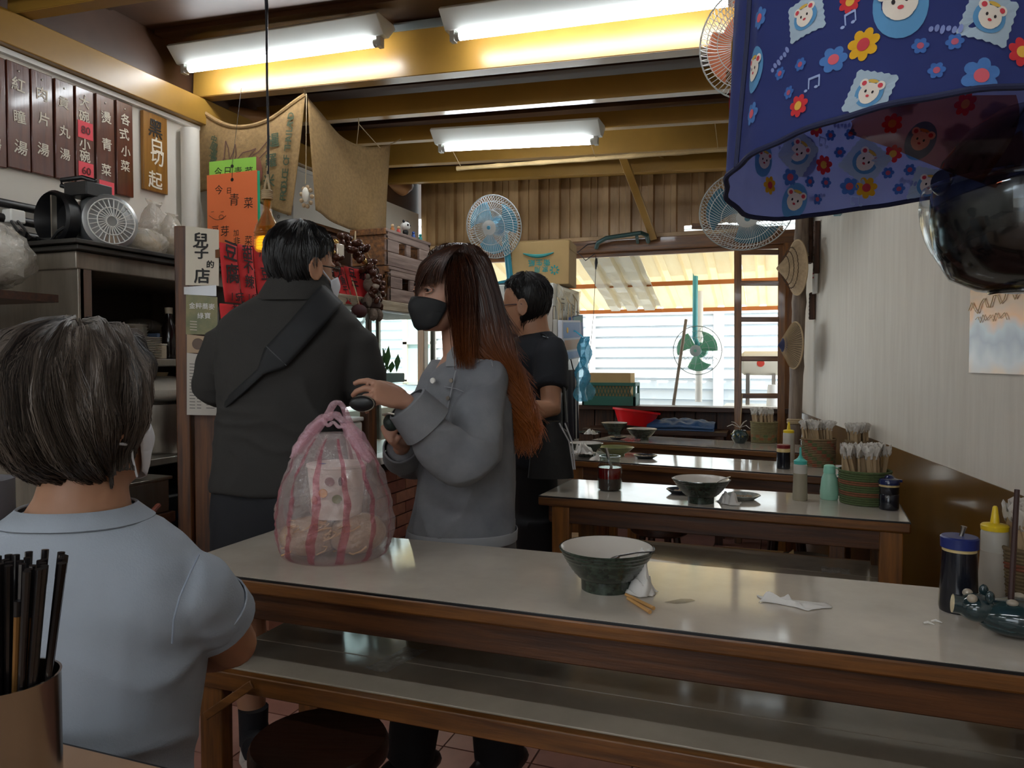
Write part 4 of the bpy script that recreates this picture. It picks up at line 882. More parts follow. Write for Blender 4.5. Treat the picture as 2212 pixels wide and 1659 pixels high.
for x, cdark, lab in ((848,'b06a2a','tiny orange figure at the left end of the crate top'),(861,'b8322a','tiny red figure left of the panda figure'),(893,'2a4f9a','tiny blue figure right of the panda figure'),(908,'2f8f8a','tiny teal figure at the right end of the crate top')):
    t = thing('toy_figure', lab, 'figurine', PX(x,500,KX-.05).xy.to_3d()+V((0,0,zc_))); m_ = mat('toy_'+cdark, cdark, .4); obj('body', MB().lathe([(.004,0),(.012,0),(.01,.022),(.005,.028),(.003,.028)], 10), m_, t); obj('head', MB().ell((0,0,.034), (.009,.009,.009), None, 10, 7), mat('toy_face','d8b48a',.5) if x < 870 else m_, t)

# ---------------------------------------------------------------- refrigerator with box, bags and blue plastic
fx0, fx1, fy0, fy1, fz = -1.82, -1.19, 3.95, 4.5, 1.69
fr_ = thing('refrigerator', 'tall grey glass door refrigerator behind the man in navy', 'refrigerator', ((fx0+fx1)/2, (fy0+fy1)/2, 0))
m_fr = mat('fridge_grey', 'b3b5b2', .4, var=.05)
obj('cabinet_body', MB().box(((fx0+fx1)/2, (fy0+fy1)/2+.02, fz/2), (fx1-fx0, fy1-fy0-.04, fz-.01)), m_fr, fr_, world=True, bevel=.008)
obj('top_panel', MB().box(((fx0+fx1)/2, fy0+.015, fz-.07), (fx1-fx0, .05, .13)), mat('fridge_header','c9cac4',.4), fr_, world=True, bevel=.005)
d_ = obj('door', MB().box(((fx0+fx1)/2, fy0+.005, .83), (fx1-fx0, .04, 1.46)), m_steel, fr_, world=True, bevel=.006)
obj('door_glass', MB().box(((fx0+fx1)/2-.02, fy0-.016, .9), (fx1-fx0-.16, .005, 1.2)), mat('dark_door_glass','3a2a2c',.06), d_, world=True)
obj('handle', MB().box((fx1-.03, fy0-.035, .95), (.02,.03,.35)), m_black, d_, world=True, bevel=.004)
for x in (fx0+.05, fx1-.05):
    for y in (fy0+.06, fy1-.05): obj('foot', MB().lathe([(.02,0),(.02,.02),(.015,.02)], 10, (x,y,-.0)), m_black, fr_, world=True)
bx = thing('cardboard_box', 'cardboard box with teal upside down print on top of the refrigerator', 'box', (-1.33, 4.22, fz), math.radians(6)); m_cb = mat('tan_cardboard','ae9060',.85,var=.06,scale=12)
obj('carton', MB().box((0,0,.128), (.34,.26,.25)), m_cb, bx, bevel=.004); obj('flap', MB().box((0,-.0,.256), (.338,.258,.004)).box((.171,.0,.23), (.003,.24,.05)), m_cb, bx)
lt = MB(); yf = -.131
for i, ch in enumerate('衛生紙'): write(lt, ch, (.04-.045*i, yf, .128), (-1,0,0), (0,0,-1), .04, 0, .004)
for i, ch in enumerate('家用'): write(lt, ch, (.03-.045*i, yf, .09), (-1,0,0), (0,0,-1), .036, 0, .004)
lt.tube([(-.1+.18*i/10, yf-.001, .185-.018*math.sin(i/10*PI)) for i in range(11)], [.003+.008*math.sin(PI*i/10) for i in range(11)], 6)
for k in range(8): a = 2*PI*k/8; lt.box((.085+.02*math.cos(a), yf-.0006, .085+.02*math.sin(a)), (.016,.001,.009), Matrix.Rotation(-a,3,'Y'))
obj('lettering', lt, mat('teal_print','2f8a86',.7), bx, smooth=False, label='teal upside down print')
# plastic cover with scribbled marker and hanging bags on the fridge side
FX = fx1+.006
cv = thing('plastic_cover', 'clear plastic sheet with marker scribbles over the refrigerator corner', 'cover', (FX, 4.2, 1.6))
obj('film', MB().grid(lambda u, v: V((FX+.006+.006*math.sin(v*9+u*14), 3.97+.5*u, 1.685-.24*v-.03*math.sin(u*PI))), 20, 8), film('cover_film','d8d2c0',.5,.2,.5), cv, world=True)
s = MB()
for i, ch in enumerate('元小明七'): write(s, ch, (FX+.018, 4.04+.105*i, 1.57-.01*i), (0,1,0), (0,0,1), .085, .2, .0)
obj('lettering', s, m_ink, cv, world=True, smooth=False)
def paper_bag(label, x0, x1, y0, y1, col, prints, off, tilt=0):
    X = FX+.03+off; a, b = PX(x0,y0,X), PX(x1,y1,X); t = thing('paper_bag', label, 'bag', (X, (a.y+b.y)/2, b.z), 0, 'gift bags on the refrigerator side'); cy, cz = (a.y+b.y)/2, (a.z+b.z)/2; M = Matrix.Rotation(tilt,3,'X')
    obj('bag_body', MB().box((X,cy,cz), (.025,b.y-a.y,a.z-b.z), M), mat('bag_'+col, col, .6), t, world=True, bevel=.003)
    obj('handle', MB().tube([V((X,cy-.04,a.z)), V((X,cy-.025,a.z+.09)), V((X-.02,cy,a.z+.13)), V((X,cy+.025,a.z+.09)), V((X,cy+.04,a.z))], .0025, 6), m_string, t, world=True)
    for i, (c_, u0, v0, u1, v1) in enumerate(prints):
        q = V((X+.0135+.0004*i, a.y+(b.y-a.y)*(u0+u1)/2, a.z-(a.z-b.z)*(v0+v1)/2)); q = V((X,cy,cz)) + M @ (q - V((X,cy,cz)))
        obj('print', MB().box(q, (.001,(b.y-a.y)*(u1-u0),(a.z-b.z)*(v1-v0)), M) if c_ != 'e8b93a' else MB().lathe([(.001,.001),(.016,.001),(.016,-.001)], 16, q, Matrix.Rotation(PI/2,3,'Y')), mat('bagprint_'+c_, c_, .6), t, world=True)
    return t
paper_bag('grey gift bag with a yellow dot, nearest on the refrigerator side', 1199, 1222, 690, 775, 'b6b2a8', [('e8b93a',.3,.1,.6,.3)], 0)
paper_bag('white gift bag painted with a blue sky and yellow sun', 1210, 1250, 688, 776, 'd6dbe6', [('7f9fd0',.05,.05,.95,.45),('c9a58a',.1,.5,.95,.75),('e8b93a',.1,.2,.4,.3),('9fb6dc',.05,.8,.95,.97)], .035, .05)
paper_bag('deep blue gift bag behind the painted one', 1232, 1256, 680, 745, '4a62a0', [('2c6f74',.1,.0,.9,.25)], -.004, .12)
t = thing('blue_plastic_bag', 'bright cyan plastic bag hanging behind the green crate', 'bag', PX(1262,790,FX+.12)); c = PX(1262,800,FX+.14)
obj('film', MB().grid(lambda u, v: c + V((.03*math.sin(u*9+v*6)+.012*math.sin(v*19+u*4), (u-.5)*.24*(.35+.65*v), .19-.36*v)), 16, 18), film('cyan_film','3fb4d8',.6,.2,.9), t, world=True)
obj('handle', MB().tube([c+V((0,0,.18)), c+V((-.05,0,.22)), c+V((-.15,0,.24))], .004, 6), mat('cyan_strap','3fb4d8',.5), t, world=True)
dk = thing('dark_apron', 'dark striped apron hanging on the refrigerator side below the bags', 'apron', (FX+.03,4.25,.9)); obj('cloth', MB().grid(lambda u, v: V((FX+.012+.012*math.sin(u*16)*(.3+v), 4.08+.3*u+.03*v, 1.2-.42*v)), 24, 10), mat('dark_apron_cloth','1c1a26',.85), dk, world=True, solid=.003)
obj('piping', MB().tube([V((FX+.03+.012*math.sin(.6*16)*(.3+v), 4.26+.03*v+.02, 1.2-.42*v)) for v in (0,.3,.6,1)], .004, 5), m_white, dk, world=True); obj('strap', MB().tube([(FX+.01,4.15,1.2),(FX+.006,4.22,1.3),(FX+.01,4.3,1.2)], .004, 5), m_black, dk, world=True)
# things on and above the sill
gcx = PY(1318,858,5.46); gr_ = thing('plastic_crate', 'dark green plastic crate on the window sill with a carton inside', 'crate', (gcx.x, 5.49, .9225)); m_gc = mat('crate_green','1f5a4c',.45)
L_, B_, H_ = .4, .19, .17
obj('crate_floor', MB().box((0,0,.006), (L_-.02,B_-.02,.008)), m_gc, gr_)
for s in (-1, 1):
    obj('long_side', MB().box((0,s*(B_/2-.006),.035), (L_,.012,.07)).box((0,s*(B_/2-.006),H_-.012), (L_,.014,.024)), m_gc, gr_, bevel=.002)
    k = MB()
    for i in range(14):
        x = -L_/2+.04+(L_-.08)*i/13; k.beam((x-.014,s*(B_/2-.006),.07), (x+.014,s*(B_/2-.006),H_-.024), .006, .005); k.beam((x+.014,s*(B_/2-.006),.07), (x-.014,s*(B_/2-.006),H_-.024), .006, .005)
    obj('lattice', k, m_gc, gr_)
    e = MB(); e.box((s*(L_/2-.006),0,.045), (.012,B_-.02,.09)); e.box((s*(L_/2-.006),0,H_-.012), (.014,B_-.02,.024))
    for y in (-1, 1): e.box((s*(L_/2-.008),y*(B_/2-.015),H_/2), (.016,.03,H_))
    obj('end_side', e, m_gc, gr_, bevel=.002)
t = thing('carton', 'open cardboard carton inside the green crate', 'box', (gcx.x-.005, 5.49, .933)); 
for x, y, sx, sy in ((-.165,0,.006,.15),(.165,0,.006,.15),(0,-.078,.336,.006),(0,.078,.336,.006)): obj('wall', MB().box((x,y,.115), (sx,sy,.23)), m_cb, t)
obj('filling', MB().ell((0,0,.19), (.13,.06,.03), None, 14, 8), mat('yellow_white_cloth','d8c78a',.8,var=.2,scale=20,bump=.5,bscale=30), t); obj('bottom', MB().box((0,0,.004), (.33,.15,.006)), m_cb, t)
bh = thing('iron_bracket', 'bent dark green iron bar bracket under the sheet metal', 'bracket', PY(1350,520,5.42)); obj('bar', MB().tube([PY(1288,535,5.45), PY(1292,524,5.4), PY(1310,514,5.36), PY(1385,503,5.3), PY(1397,508,5.32), PY(1400,522,5.44)], .016, 8), mat('dark_green_iron','2c4440',.5,.4), bh, world=True)
obj('cross_bar', MB().beam(PY(1375,508,5.33), PY(1378,524,5.45), .02, .02), mat('dark_green_iron','2c4440',.5,.4), bh, world=True)
cl = thing('hanging_plug', 'thin black cable with a plug hanging by the back window', 'cable', PY(1287,570,5.4)); k = MB(); k.tube([PY(1293,525,5.42), PY(1270,528,5.4), PY(1248,545,5.38), PY(1265,563,5.38), PY(1285,548,5.38), PY(1288,560,5.4)], .004, 5); k.tube([PY(1287,580,5.4), PY(1282,680,5.41), PY(1268,830,5.42), PY(1268,872,5.45)], .0022, 5)
obj('cable', k, m_wire, cl, world=True); obj('plug', MB().tube([PY(1288,558,5.4), PY(1288,568,5.4), PY(1287,582,5.4)], [.008,.013,.005], 8), m_black, cl, world=True)

# ---------------------------------------------------------------- ladder, bamboo pole, conical hats, wall hangings
ld = thing('wooden_ladder', 'dark brown wooden ladder standing against the back window', 'ladder', PY(1640,960,5.28).xy.to_3d())
yl = 5.3
for xa, xb in ((1594,1596),(1689,1688)):
    a, b = PY(xb,1015,yl), PY(xa,532,yl+.06); a.z = 0; obj('rail', MB().beam(a, b, .048, .05, up=(0,1,0)), m_rwoodz, ld, world=True, bevel=.004)
for i, y in enumerate((612,690,775,855,936,545)):
    obj('rung', MB().beam(PY(1600,y,yl+.03), PY(1683,y,yl+.03), .03, .034), m_rwood, ld, world=True, bevel=.004)
bp = thing('bamboo_pole', 'thick weathered bamboo pole in the corner carrying the conical hats', 'pole', PD(1712,1010,4.7).xy.to_3d()); a, b = PD(1714,1000,4.7), PD(1733,455,4.7)
pts, rr = [], []
d_ = (b-a)/ (b.z-a.z); a0 = a + d_*(0-a.z); 
for i in range(41):
    z = i*.058; pts.append(a0 + d_*z); rr.append(.04 + (.005 if i % 7 == 0 else 0))
obj('culm', MB().tube(pts, rr, 14), wood('weathered_bamboo','8d7a68','5c4a3e',2,.6), bp, world=True)
for zs in ((.86,.87,.88),(1.92,1.93)):
    rp = MB()
    for z in zs: rp.lathe([(.042,-.008),(.051,0),(.042,.008)], 18, a0+d_*z, caps=False)
    obj('rope_tie', rp, m_string, bp, world=True)
def hat(label, cx, cy, R_, h_, facing, m, rim, d=4.52):
    c = PD(cx, cy, d); M = basis(facing, .3); t = thing('conical_hat', label, 'hat', c, 0, None)
    obj('cone', MB().lathe([(R_,0),(R_*.66,h_*.26),(R_*.33,h_*.6),(R_*.06,h_*.96),(.002,h_),(.001,h_-.004),(R_*.6,h_*.24),(R_-.004,-.003)], 40, c, M), m, t, world=True, angle=60)
    obj('brim_ring', MB().tube([c + M @ V((math.cos(2*PI*k/40)*R_, math.sin(2*PI*k/40)*R_, 0)) for k in range(41)], .005, 6), rim, t, world=True)
    return t, c, M
m_straw = mat('woven_straw', 'ad9270', .85, var=.2, scale=40, bump=.4, bscale=140); m_rim = mat('straw_rim', 'b59a76', .8)
fac = -CR + FH*.02 + V((0,0,-.04))
t, c, M = hat('upper woven conical hat with dark zigzag lines on the bamboo pole', 1722, 578, .166, .126, fac, m_straw, m_rim)
zz = MB()
for q in (.45,.6,.74):
    zz.tube([c + M @ V((math.cos(2*PI*k/60)*.166*q*(1+.03*(-1)**k), math.sin(2*PI*k/60)*.166*q*(1+.03*(-1)**k), .126*(1-q)*.98+.006)) for k in range(61)], .0022, 4)
obj('pattern', zz, mat('dark_dye','4a3524',.9), t, world=True)
t, c, M = hat('lower ribbed conical hat with a dark blue top on the bamboo pole', 1716, 746, .142, .098, fac + V((0,0,.06)), mat('dark_straw','7e6a52',.85,var=.2,scale=30), m_rim)
rb = MB()
for k in range(54): a = 2*PI*k/54; rb.tube([c + M @ V((math.cos(a)*.142*q, math.sin(a)*.142*q, .098*(1-q)*.97+.006)) for q in (.3,.66,.99)], .0016, 4)
obj('rib', rb, m_rim, t, world=True, kind='stuff'); obj('top_patch', MB().lathe([(.058,.062),(.028,.0775),(.003,.1)], 30, c, M, caps=False), mat('navy_dye','23264a',.8), t, world=True)
def wall_pt(px_, py_, off=.02):
    r = ray(px_, py_); # meets the right wall plane
    k = (.13 + YB*.1438)/(r.x + .1438*r.y); p = V((0,0,CAM_H)) + r*k; return p - V((1,.1438,0)).normalized()*off
m_carv = wood('carved_dark_wood','5a3a28','2a1810',2,.7,12,bump=.6)
for lab, x, y0, y1, w_ in (('carved wooden strip nearest the bamboo pole, hung on the wall',1757,462,568,.07),('dark carved strip above the white thermometer block',1772,478,590,.05),('short carved strip below the white thermometer block',1762,632,690,.05)):
    a, b = wall_pt(x,y0,.02), wall_pt(x,y1,.02); b.x, b.y = a.x, a.y; t = thing('carved_strip', lab, 'wall ornament', b, 0, 'carved strips on the right wall'); Rw = Matrix.Rotation(math.atan2(.1438,1),3,'Z')
    obj('strip', MB().box((a+b)/2, (.03,w_,a.z-b.z), Rw), m_carv, t, world=True, bevel=.004); kn = MB()
    for k in range(7): kn.ell(b + (a-b)*((k+.5)/7) + V((-.014,random.uniform(-.01,.01),0)), (.006,.012,.009), None, 8, 5)
    obj('carving', kn, m_carv, t, world=True, kind='stuff')
a, b = wall_pt(1768,580,.02), wall_pt(1768,634,.02); t = thing('thermometer_block', 'small white block with red dots hung between the carved strips', 'thermometer', (a+b)/2); obj('block', MB().box((a+b)/2, (.02,.075,a.z-b.z), Rw), m_white, t, world=True, bevel=.003)
for k in range(2): obj('dot', MB().ell((a+b)/2+V((-.012,-.015,.02+.025*k)), (.003,.006,.006), None, 8, 6), m_red, t, world=True)
# art poster on the right wall
a = wall_pt(2098,805,.004); top_z = 1.62; yb_ = a.y-.52
m_art = bpy.data.materials.new('foil_art'); m_art.use_nodes = True; nt = m_art.node_tree; bs = nt.nodes['Principled BSDF']; bs.inputs['Roughness'].default_value = .3; bs.inputs['Metallic'].default_value = .25
tc = nt.nodes.new('ShaderNodeTexCoord'); sx_ = nt.nodes.new('ShaderNodeSeparateXYZ'); nz = nt.nodes.new('ShaderNodeTexNoise'); nz.inputs['Scale'].default_value = 7; ma = nt.nodes.new('ShaderNodeMath'); ma.operation = 'MULTIPLY_ADD'; ma.inputs[1].default_value = .16
rp_ = nt.nodes.new('ShaderNodeValToRGB'); mr = nt.nodes.new('ShaderNodeMapRange'); mr.inputs[1].default_value = 0; mr.inputs[2].default_value = .42
nt.links.new(tc.outputs['Object'], sx_.inputs[0]); nt.links.new(tc.outputs['Object'], nz.inputs['Vector']); nt.links.new(nz.outputs['Fac'], ma.inputs[0]); nt.links.new(sx_.outputs['Z'], ma.inputs[2]); nt.links.new(ma.outputs[0], mr.inputs[0]); nt.links.new(mr.outputs[0], rp_.inputs[0]); nt.links.new(rp_.outputs[0], bs.inputs['Base Color'])
el = rp_.color_ramp.elements; el[0].position = .18; el[0].color = lin('c9a98a'); el[1].position = .95; el[1].color = lin('b98a5c')
for p_, c_ in ((.3,'a9a6a6'),(.42,'6f7480'),(.5,'8d949c'),(.58,'c48a55'),(.68,'a88a72')): e = el.new(p_); e.color = lin(c_)
ps = thing('wall_poster', 'orange and grey foil art poster on the right wall', 'poster', a); nw = V((1,.1438,0)).normalized(); b = V((xr(yb_)-.004, yb_, a.z)); a2 = V((xr(a.y)-.004, a.y, a.z))
obj('sheet', MB().prism([a2, b, b+V((0,0,top_z-a.z)), a2+V((0,0,top_z-a.z))], -nw*.003, nw*.001), m_art, ps, world=True, smooth=False)
ls = MB()
def pw(f, z): p = a2.lerp(b, f); return V((p.x-.006, p.y, z))
ls.tube([pw(f, 1.405+.02*math.sin(f*40)+.05*f) for f in [i/24 for i in range(25)]], .0015, 4); ls.tube([pw(.1+f*.4, 1.375+.012*math.sin(f*30)) for f in [i/12 for i in range(13)]], .001, 4)
obj('print', ls, mat('pale_gold_line','e0c89a',.4), ps, world=True, label='thin pale gold drawn lines')
# thin bamboo hung under the purlins
hb = thing('thin_bamboo', 'thin pale bamboo rod hung level under the ceiling beams', 'rod', PY(1280,345,4.15)); a, b = PY(987,364,4.2), PY(1578,322,4.2)
obj('rod', MB().tube([a.lerp(b, i/24) for i in range(25)], [.012+(.003 if i%4 == 0 else 0) for i in range(25)], 8), mat('pale_bamboo','b59a6c',.5,var=.2), hb, world=True)
k = MB()
for f in (.02,.54,.96): p = a.lerp(b, f); k.tube([p, V((p.x,3.975,2.592+slope(p.x)))], .002, 5)
obj('hanging_string', k, m_string, hb, world=True)
# dark cupboard behind the crates, papers and shell ornament under the sacks
wc = thing('wall_cupboard', 'dark wooden cupboard on the left wall behind the crates', 'cupboard', (-2.5, 3.54, 1.6))
obj('carcass', MB().box((-2.51, 3.54, 1.76), (.6, .76, .32)), m_dwood, wc, world=True, bevel=.004)
obj('cornice', MB().box((-2.5, 3.54, 1.93), (.62, .8, .025)), m_rwood, wc, world=True, bevel=.004)
for y in (3.355, 3.725):
    d_ = obj('door', MB().box((-2.2, y, 1.76), (.02, .36, .28)), m_dwoodz, wc, world=True, bevel=.004); obj('knob', MB().ell((-2.184, y+(.14 if y < 3.5 else -.14), 1.76), (.012,.012,.012), None, 10, 7), m_steel, d_, world=True)
t = thing('doodle_paper', 'white doodled paper hanging right of the amber bottle', 'paper', PY(612,460,3.14)); a, b = PY(588,424,3.14), PY(634,505,3.14)
obj('sheet', MB().box(((a.x+b.x)/2, 3.14, (a.z+b.z)/2), (b.x-a.x, .002, a.z-b.z)), mat('doodle_sheet','c9c6c0',.8), t, world=True); k = MB()
for x, y in ((606,452),(618,446),(622,462),(602,468)): c = PY(x,y,3.137); k.tube([c+V((.006*math.cos(q),0,.009*math.sin(q))) for q in [2*PI*i/9 for i in range(10)]], .0012, 4)
obj('print', k, m_ink, t, world=True); obj('string', MB().tube([PY(612,425,3.14), PY(612,240,3.1)], .0015, 4), m_string, t, world=True)
t = thing('shell_ornament', 'cream shell ornament on a string in front of the burlap sheet', 'ornament', PY(660,428,2.98)); c = PY(660,420,2.98)
obj('shell', MB().ell(c, (.018,.012,.034), None, 14, 9), mat('cream_shell','e6dfd0',.4), t, world=True)
for i in range(9): a_ = 2*PI*i/9; obj('bead', MB().ell(c+V((.03*math.cos(a_),.008,.045*math.sin(a_)-.01)), (.011,.009,.011), None, 8, 6), m_straw, t, world=True)
obj('string', MB().tube([c+V((0,0,.05)), PY(661,360,2.98), PY(662,203,3.0)], .0018, 5), m_string, t, world=True)
# ---------------------------------------------------------------- things on the tables
ZT = .7508
m_glaze = mat('dark_green_glaze', '3a463a', .25, col2='10140f', scale=70, coat=.3, detail=8); m_glin = mat('pale_glaze', 'c2bbb2', .2, var=.05)
m_soup = mat('noodle_broth', 'a8886a', .15)
def noodle_bowl(label, loc, R_=.103, h=.09, foot=.05, soup=True, ridges=True, name='noodle_bowl', mo=None, mi=None):
    t = thing(name, label, 'bowl', loc); p = [(.004,.004),(foot*.85,.002),(foot,.0),(foot*1.02,h*.26)]
    n = 16
    for i in range(n+1):
        q = i/n; r = foot*1.02 + (R_-foot*1.02)*(q**.72); p.append((r+(.0019 if (ridges and i%2) else 0), h*(.27+.73*q)))
    obj('outer_shell', MB().lathe(p, 48, caps=False), mo or m_glaze, t)
    pi_ = [(R_, h), (R_-.003, h+.0022), (R_-.006, h-.001)] + [(foot*.55 + (R_-.007-foot*.55)*((1-i/8)**.8), h*(.26+.72*(1-i/8))) for i in range(9)] + [(.004,h*.25)]
    obj('inner_glaze', MB().lathe(pi_, 48, caps=False), mi or m_glin, t)
    obj('rim', MB().lathe([(R_-.0005,h-.001),(R_+.0018,h+.0008),(R_-.001,h+.0028)], 48, caps=False), m_glaze, t)
    if soup: obj('broth', MB().lathe([(.002,h*.46),(foot*.55+(R_-.007-foot*.55)*(.28**.8)+.003,h*.458)], 36), m_soup, t)
    return t
def spoon(label, tip, mid, end, m=m_steel, w=.016):
    t = thing('soup_spoon', label, 'spoon', tip); k = MB(); k.tube([mid, V(mid).lerp(V(end),.5)+V((0,0,.002)), end], [.0045,.0035,.0045], 8, flat=.5, up=(0,0,1)); obj('handle', k, m, t, world=True)
    k = MB(); d = (V(mid)-V(tip)); k.tube([V(tip), V(tip)+d*.3, V(tip)+d*.7, V(mid)], [.004,w,w*.9,.004], 10, flat=.35, up=(0,0,1)); obj('spoon_bowl', k, m, t, world=True); return t
B1 = PZ(1310,1270,ZT); noodle_bowl('large dark green noodle bowl with white inside on the front table', B1, .103, .09, .055)
spoon('dark steel spoon lying in the large front noodle bowl', B1+V((-.0,-.01,.055)), B1+V((.035,-.03,.082)), B1+V((.108,-.02,.0955)), mat('dark_spoon_steel','6c6a6c',.25,.9))
def crumple(name, label, c, sx, sy, sz, m=None, seed=0, cat='tissue', n=26, freq=30, group=None):
    t = thing(name, label, cat, c, 0, group)
    def fn(u, v):
        x, y = (u-.5)*sx, (v-.5)*sy; e = math.sin(PI*min(1,max(0,u)))*math.sin(PI*v)
        q = V((x*freq+seed*7.1, y*freq+seed*3.3, seed)); return V((x + .3*sx*mnoise.noise(q*.8+V((9,0,0))), y + .45*sy*mnoise.noise(q*.7+V((0,7,0))), sz*(1.5*abs(mnoise.noise(q*1.3))+.7*e*(.6+mnoise.noise(q*2.2)))*(.06+.94*min(1,e*1.6))+.0012))
    obj('sheet', MB().grid(fn, n, n), m or m_tissue, t, solid=.0008, angle=25); return t
crumple('crumpled_tissue', 'crumpled white tissue lying alone right of the bowl on the front table', PZ(1700,1302,ZT), .13, .06, .013, seed=2, freq=28)
tn = crumple('paper_napkin', 'folded white napkin leaning on the front bowl above the chopsticks', PZ(1368,1282,ZT)+V((.018,.0,0)), .06, .05, .06, seed=5, freq=34, cat='napkin')
for i, (e0, e1) in enumerate((((1352,1284),(1412,1314)),((1356,1292),(1404,1322)))):
    a, b = PZ(*e0, ZT+.005), PZ(*e1, ZT+.005); t = thing('wooden_chopstick', ('upper','lower')[i]+' pale wooden chopstick beside the front bowl', 'chopstick', b, 0, 'wooden chopsticks by the front bowl')
    obj('stick', MB().tube([a,b], [.0035,.0042], 8), mat('pale_chopstick_wood','b88a52',.6), t, world=True)
sm_ = MB(); c = PZ(1468,1300,ZT+.0006); random.seed(4)
def blob(c, pts): sm_.add([c]+[V(p)+c for p in pts], [(0,1+k,1+(k+1)%len(pts)) for k in range(len(pts))])
blob(c, [(-.03,-.012,0),(-.005,-.015,0),(.012,-.004,0),(.03,.02,0),(.02,.028,0),(.0,.022,0),(-.012,.008,0)])
t = obj('wet_smear', sm_, mat('wet_smear_film','6f675c',.05,alpha=.55)); tag(t, 'dark wet smear on the front table right of the chopsticks', 'spill')
for i, (x, y) in enumerate(((2005,1347),(2022,1343))):
    a = PZ(x,y,ZT+.002); t = thing('paper_scrap', ('left','right')[i]+' tiny white paper scrap near the soy bottle', 'scrap', a, 0, 'paper scraps on the front table'); obj('scrap', MB().tube([(-.008,0,0),(0,.003,.002),(.01,-.002,.0)], [.002,.0025,.001], 6), m_tissue, t)
# takeaway bag
bg = thing('takeaway_bag', 'clear pink striped takeaway bag with a paper bowl and noodles inside', 'bag', PZ(724,1196,ZT)); m_film = film('striped_bag_film', 'faeeee', .27, .12, .5); m_stripe = film('pink_stripe_film', 'da7a90', .42, .2, .8)
BP = [(0,.125),(.015,.14),(.05,.148),(.1,.15),(.15,.143),(.2,.128),(.24,.112),(.27,.094),(.295,.07),(.315,.046)]
ex = CR.copy(); ey = FH.copy()
def bag(u, z, off=0):
    a = 2*PI*u
    for (z0, r0), (z1, r1) in zip(BP, BP[1:]):
        if z <= z1: break
    r = r0 + (r1-r0)*min(1,max(0,(z-z0)/(z1-z0))); fl = 1 - .35*max(0,(z-.18)/.14)
    r += .009*mnoise.noise((math.cos(a)*4, math.sin(a)*4, z*22)) + .006*abs(mnoise.noise((math.cos(a)*9, math.sin(a)*9, z*40))) + .003*mnoise.noise((math.cos(a)*22, math.sin(a)*22, z*90)) + off
    return ex*(math.cos(a)*r) + ey*(math.sin(a)*r*fl*.92) + V((0,0,z))
obj('film', MB().rings([[bag(j/128, .001 + .314*i/70) for j in range(128)] for i in range(71)], caps=False), m_film, bg)
obj('film_base', MB().lathe([(.002,.0015),(.125,.0015)], 32), m_film, bg)
for u0, wd_ in ((.56,.028),(.635,.026),(.715,.032),(.795,.03),(.87,.024),(.95,.022),(.06,.03),(.2,.03),(.33,.03),(.45,.03)):
    obj('stripe', MB().grid(lambda u, v: bag(u0+.8*wd_*(u-.5)*(1-.45*v+.25*mnoise.noise((u0*9,v*7,1)))+.02*math.sin(v*3)+.012*mnoise.noise((u0*5,v*5,4)), .003+.3*v, .0012), 4, 60), m_stripe, bg)
m_hand = film('pink_handle_film','ecc2d0',.3,.14,.6)
for off, ap, w in ((-.03,.365,.016),(.03,.392,.014),(-.05,.345,.008)):
    pts = [ex*x + ey*(off*(1-abs(z-.25)/.3)) + V((0,0,z)) for x, z in ((-.098,.255),(-.078,.29),(-.052,.325),(-.026,.352),(-.008,ap-.008),(.006,ap),(.02,ap-.012),(.036,.335),(.058,.3),(.08,.268),(.1,.245))]
    pts, rr = smooth_path(pts, [w*.5,w,w,w*.8,w*.6,w*.5,w*.6,w*.9,w*1.1,w,w*.5], 5); rr = [r*(1+.35*mnoise.noise((i*.4,off*50,ap))) for i, r in enumerate(rr)]; obj('handle', MB().tube(pts, rr, 14, flat=.32, up=ey), m_hand, bg)
m_pb = mat('paper_bowl_white','e2d8cc',.55)
pbw = obj('paper_bowl', MB().lathe([(.004,.1),(.062,.1),(.074,.228),(.077,.23),(.077,.236),(.071,.237),(.004,.234)], 40, ex*.006), m_pb, bg); pb_ = MB()
for a0, z, c_ in ((-.9,.17,'d9902e'),(-.42,.155,'6c7a2a'),(-.3,.2,'4a3434'),(-.65,.2,'8a4c50'),(-1.3,.15,'c79a78')):
    a = -PI/2 + a0 + .65; r = .0675+.012*(z-.1)/.128; cc = ex*(.006+math.cos(a)*r) + ey*(math.sin(a)*r) + V((0,0,z)); nrm = (ex*math.cos(a)+ey*math.sin(a)); k = MB().lathe([(.001,.0012),(.011,.001),(.0115,-.001)], 12, cc, basis(nrm), sx=1.1 if c_ != '4a3434' else .5)
    obj('print', k, mat('bowl_print_'+c_, c_, .6), pbw)
obj('lid_mark', MB().box(ex*(-.02)+V((0,-.02,.2375)), (.016,.01,.001)), mat('blue_mark','6f86c0',.5), pbw)
m_nood = mat('pale_noodles','d8bf98',.5,col2='b89468',scale=45,bump=.6,bscale=90); m_nb = film('inner_bag_film','efe6da',.22,.1,.9)
for c, r in ((ex*-.055+ey*-.03,(.075,.08,.048)),(ex*.06+ey*-.01,(.07,.085,.05)),(ey*.05,(.09,.06,.05))):
    obj('noodle_parcel', MB().ell(c+V((0,0,r[2]+.006)), r, None, 20, 12), m_nood, bg); obj('parcel_film', MB().ell(c+V((0,0,r[2]+.006)), [q*1.06 for q in r], None, 20, 12), m_nb, bg)
random.seed(21); nd = MB()
for k in range(60):
    c = ex*random.uniform(-.1,.1)+ey*random.uniform(-.1,-.05)+V((0,0,random.uniform(.03,.09))); a = random.uniform(0,PI)
    nd.tube([c+ex*(math.cos(a+q*.5)*.02*(q-1.5))+V((0,0,math.sin(a+q)*.012)) for q in range(4)], .0022, 5)
obj('noodles', nd, mat('noodle_strand','cfa874',.5), bg, kind='stuff')
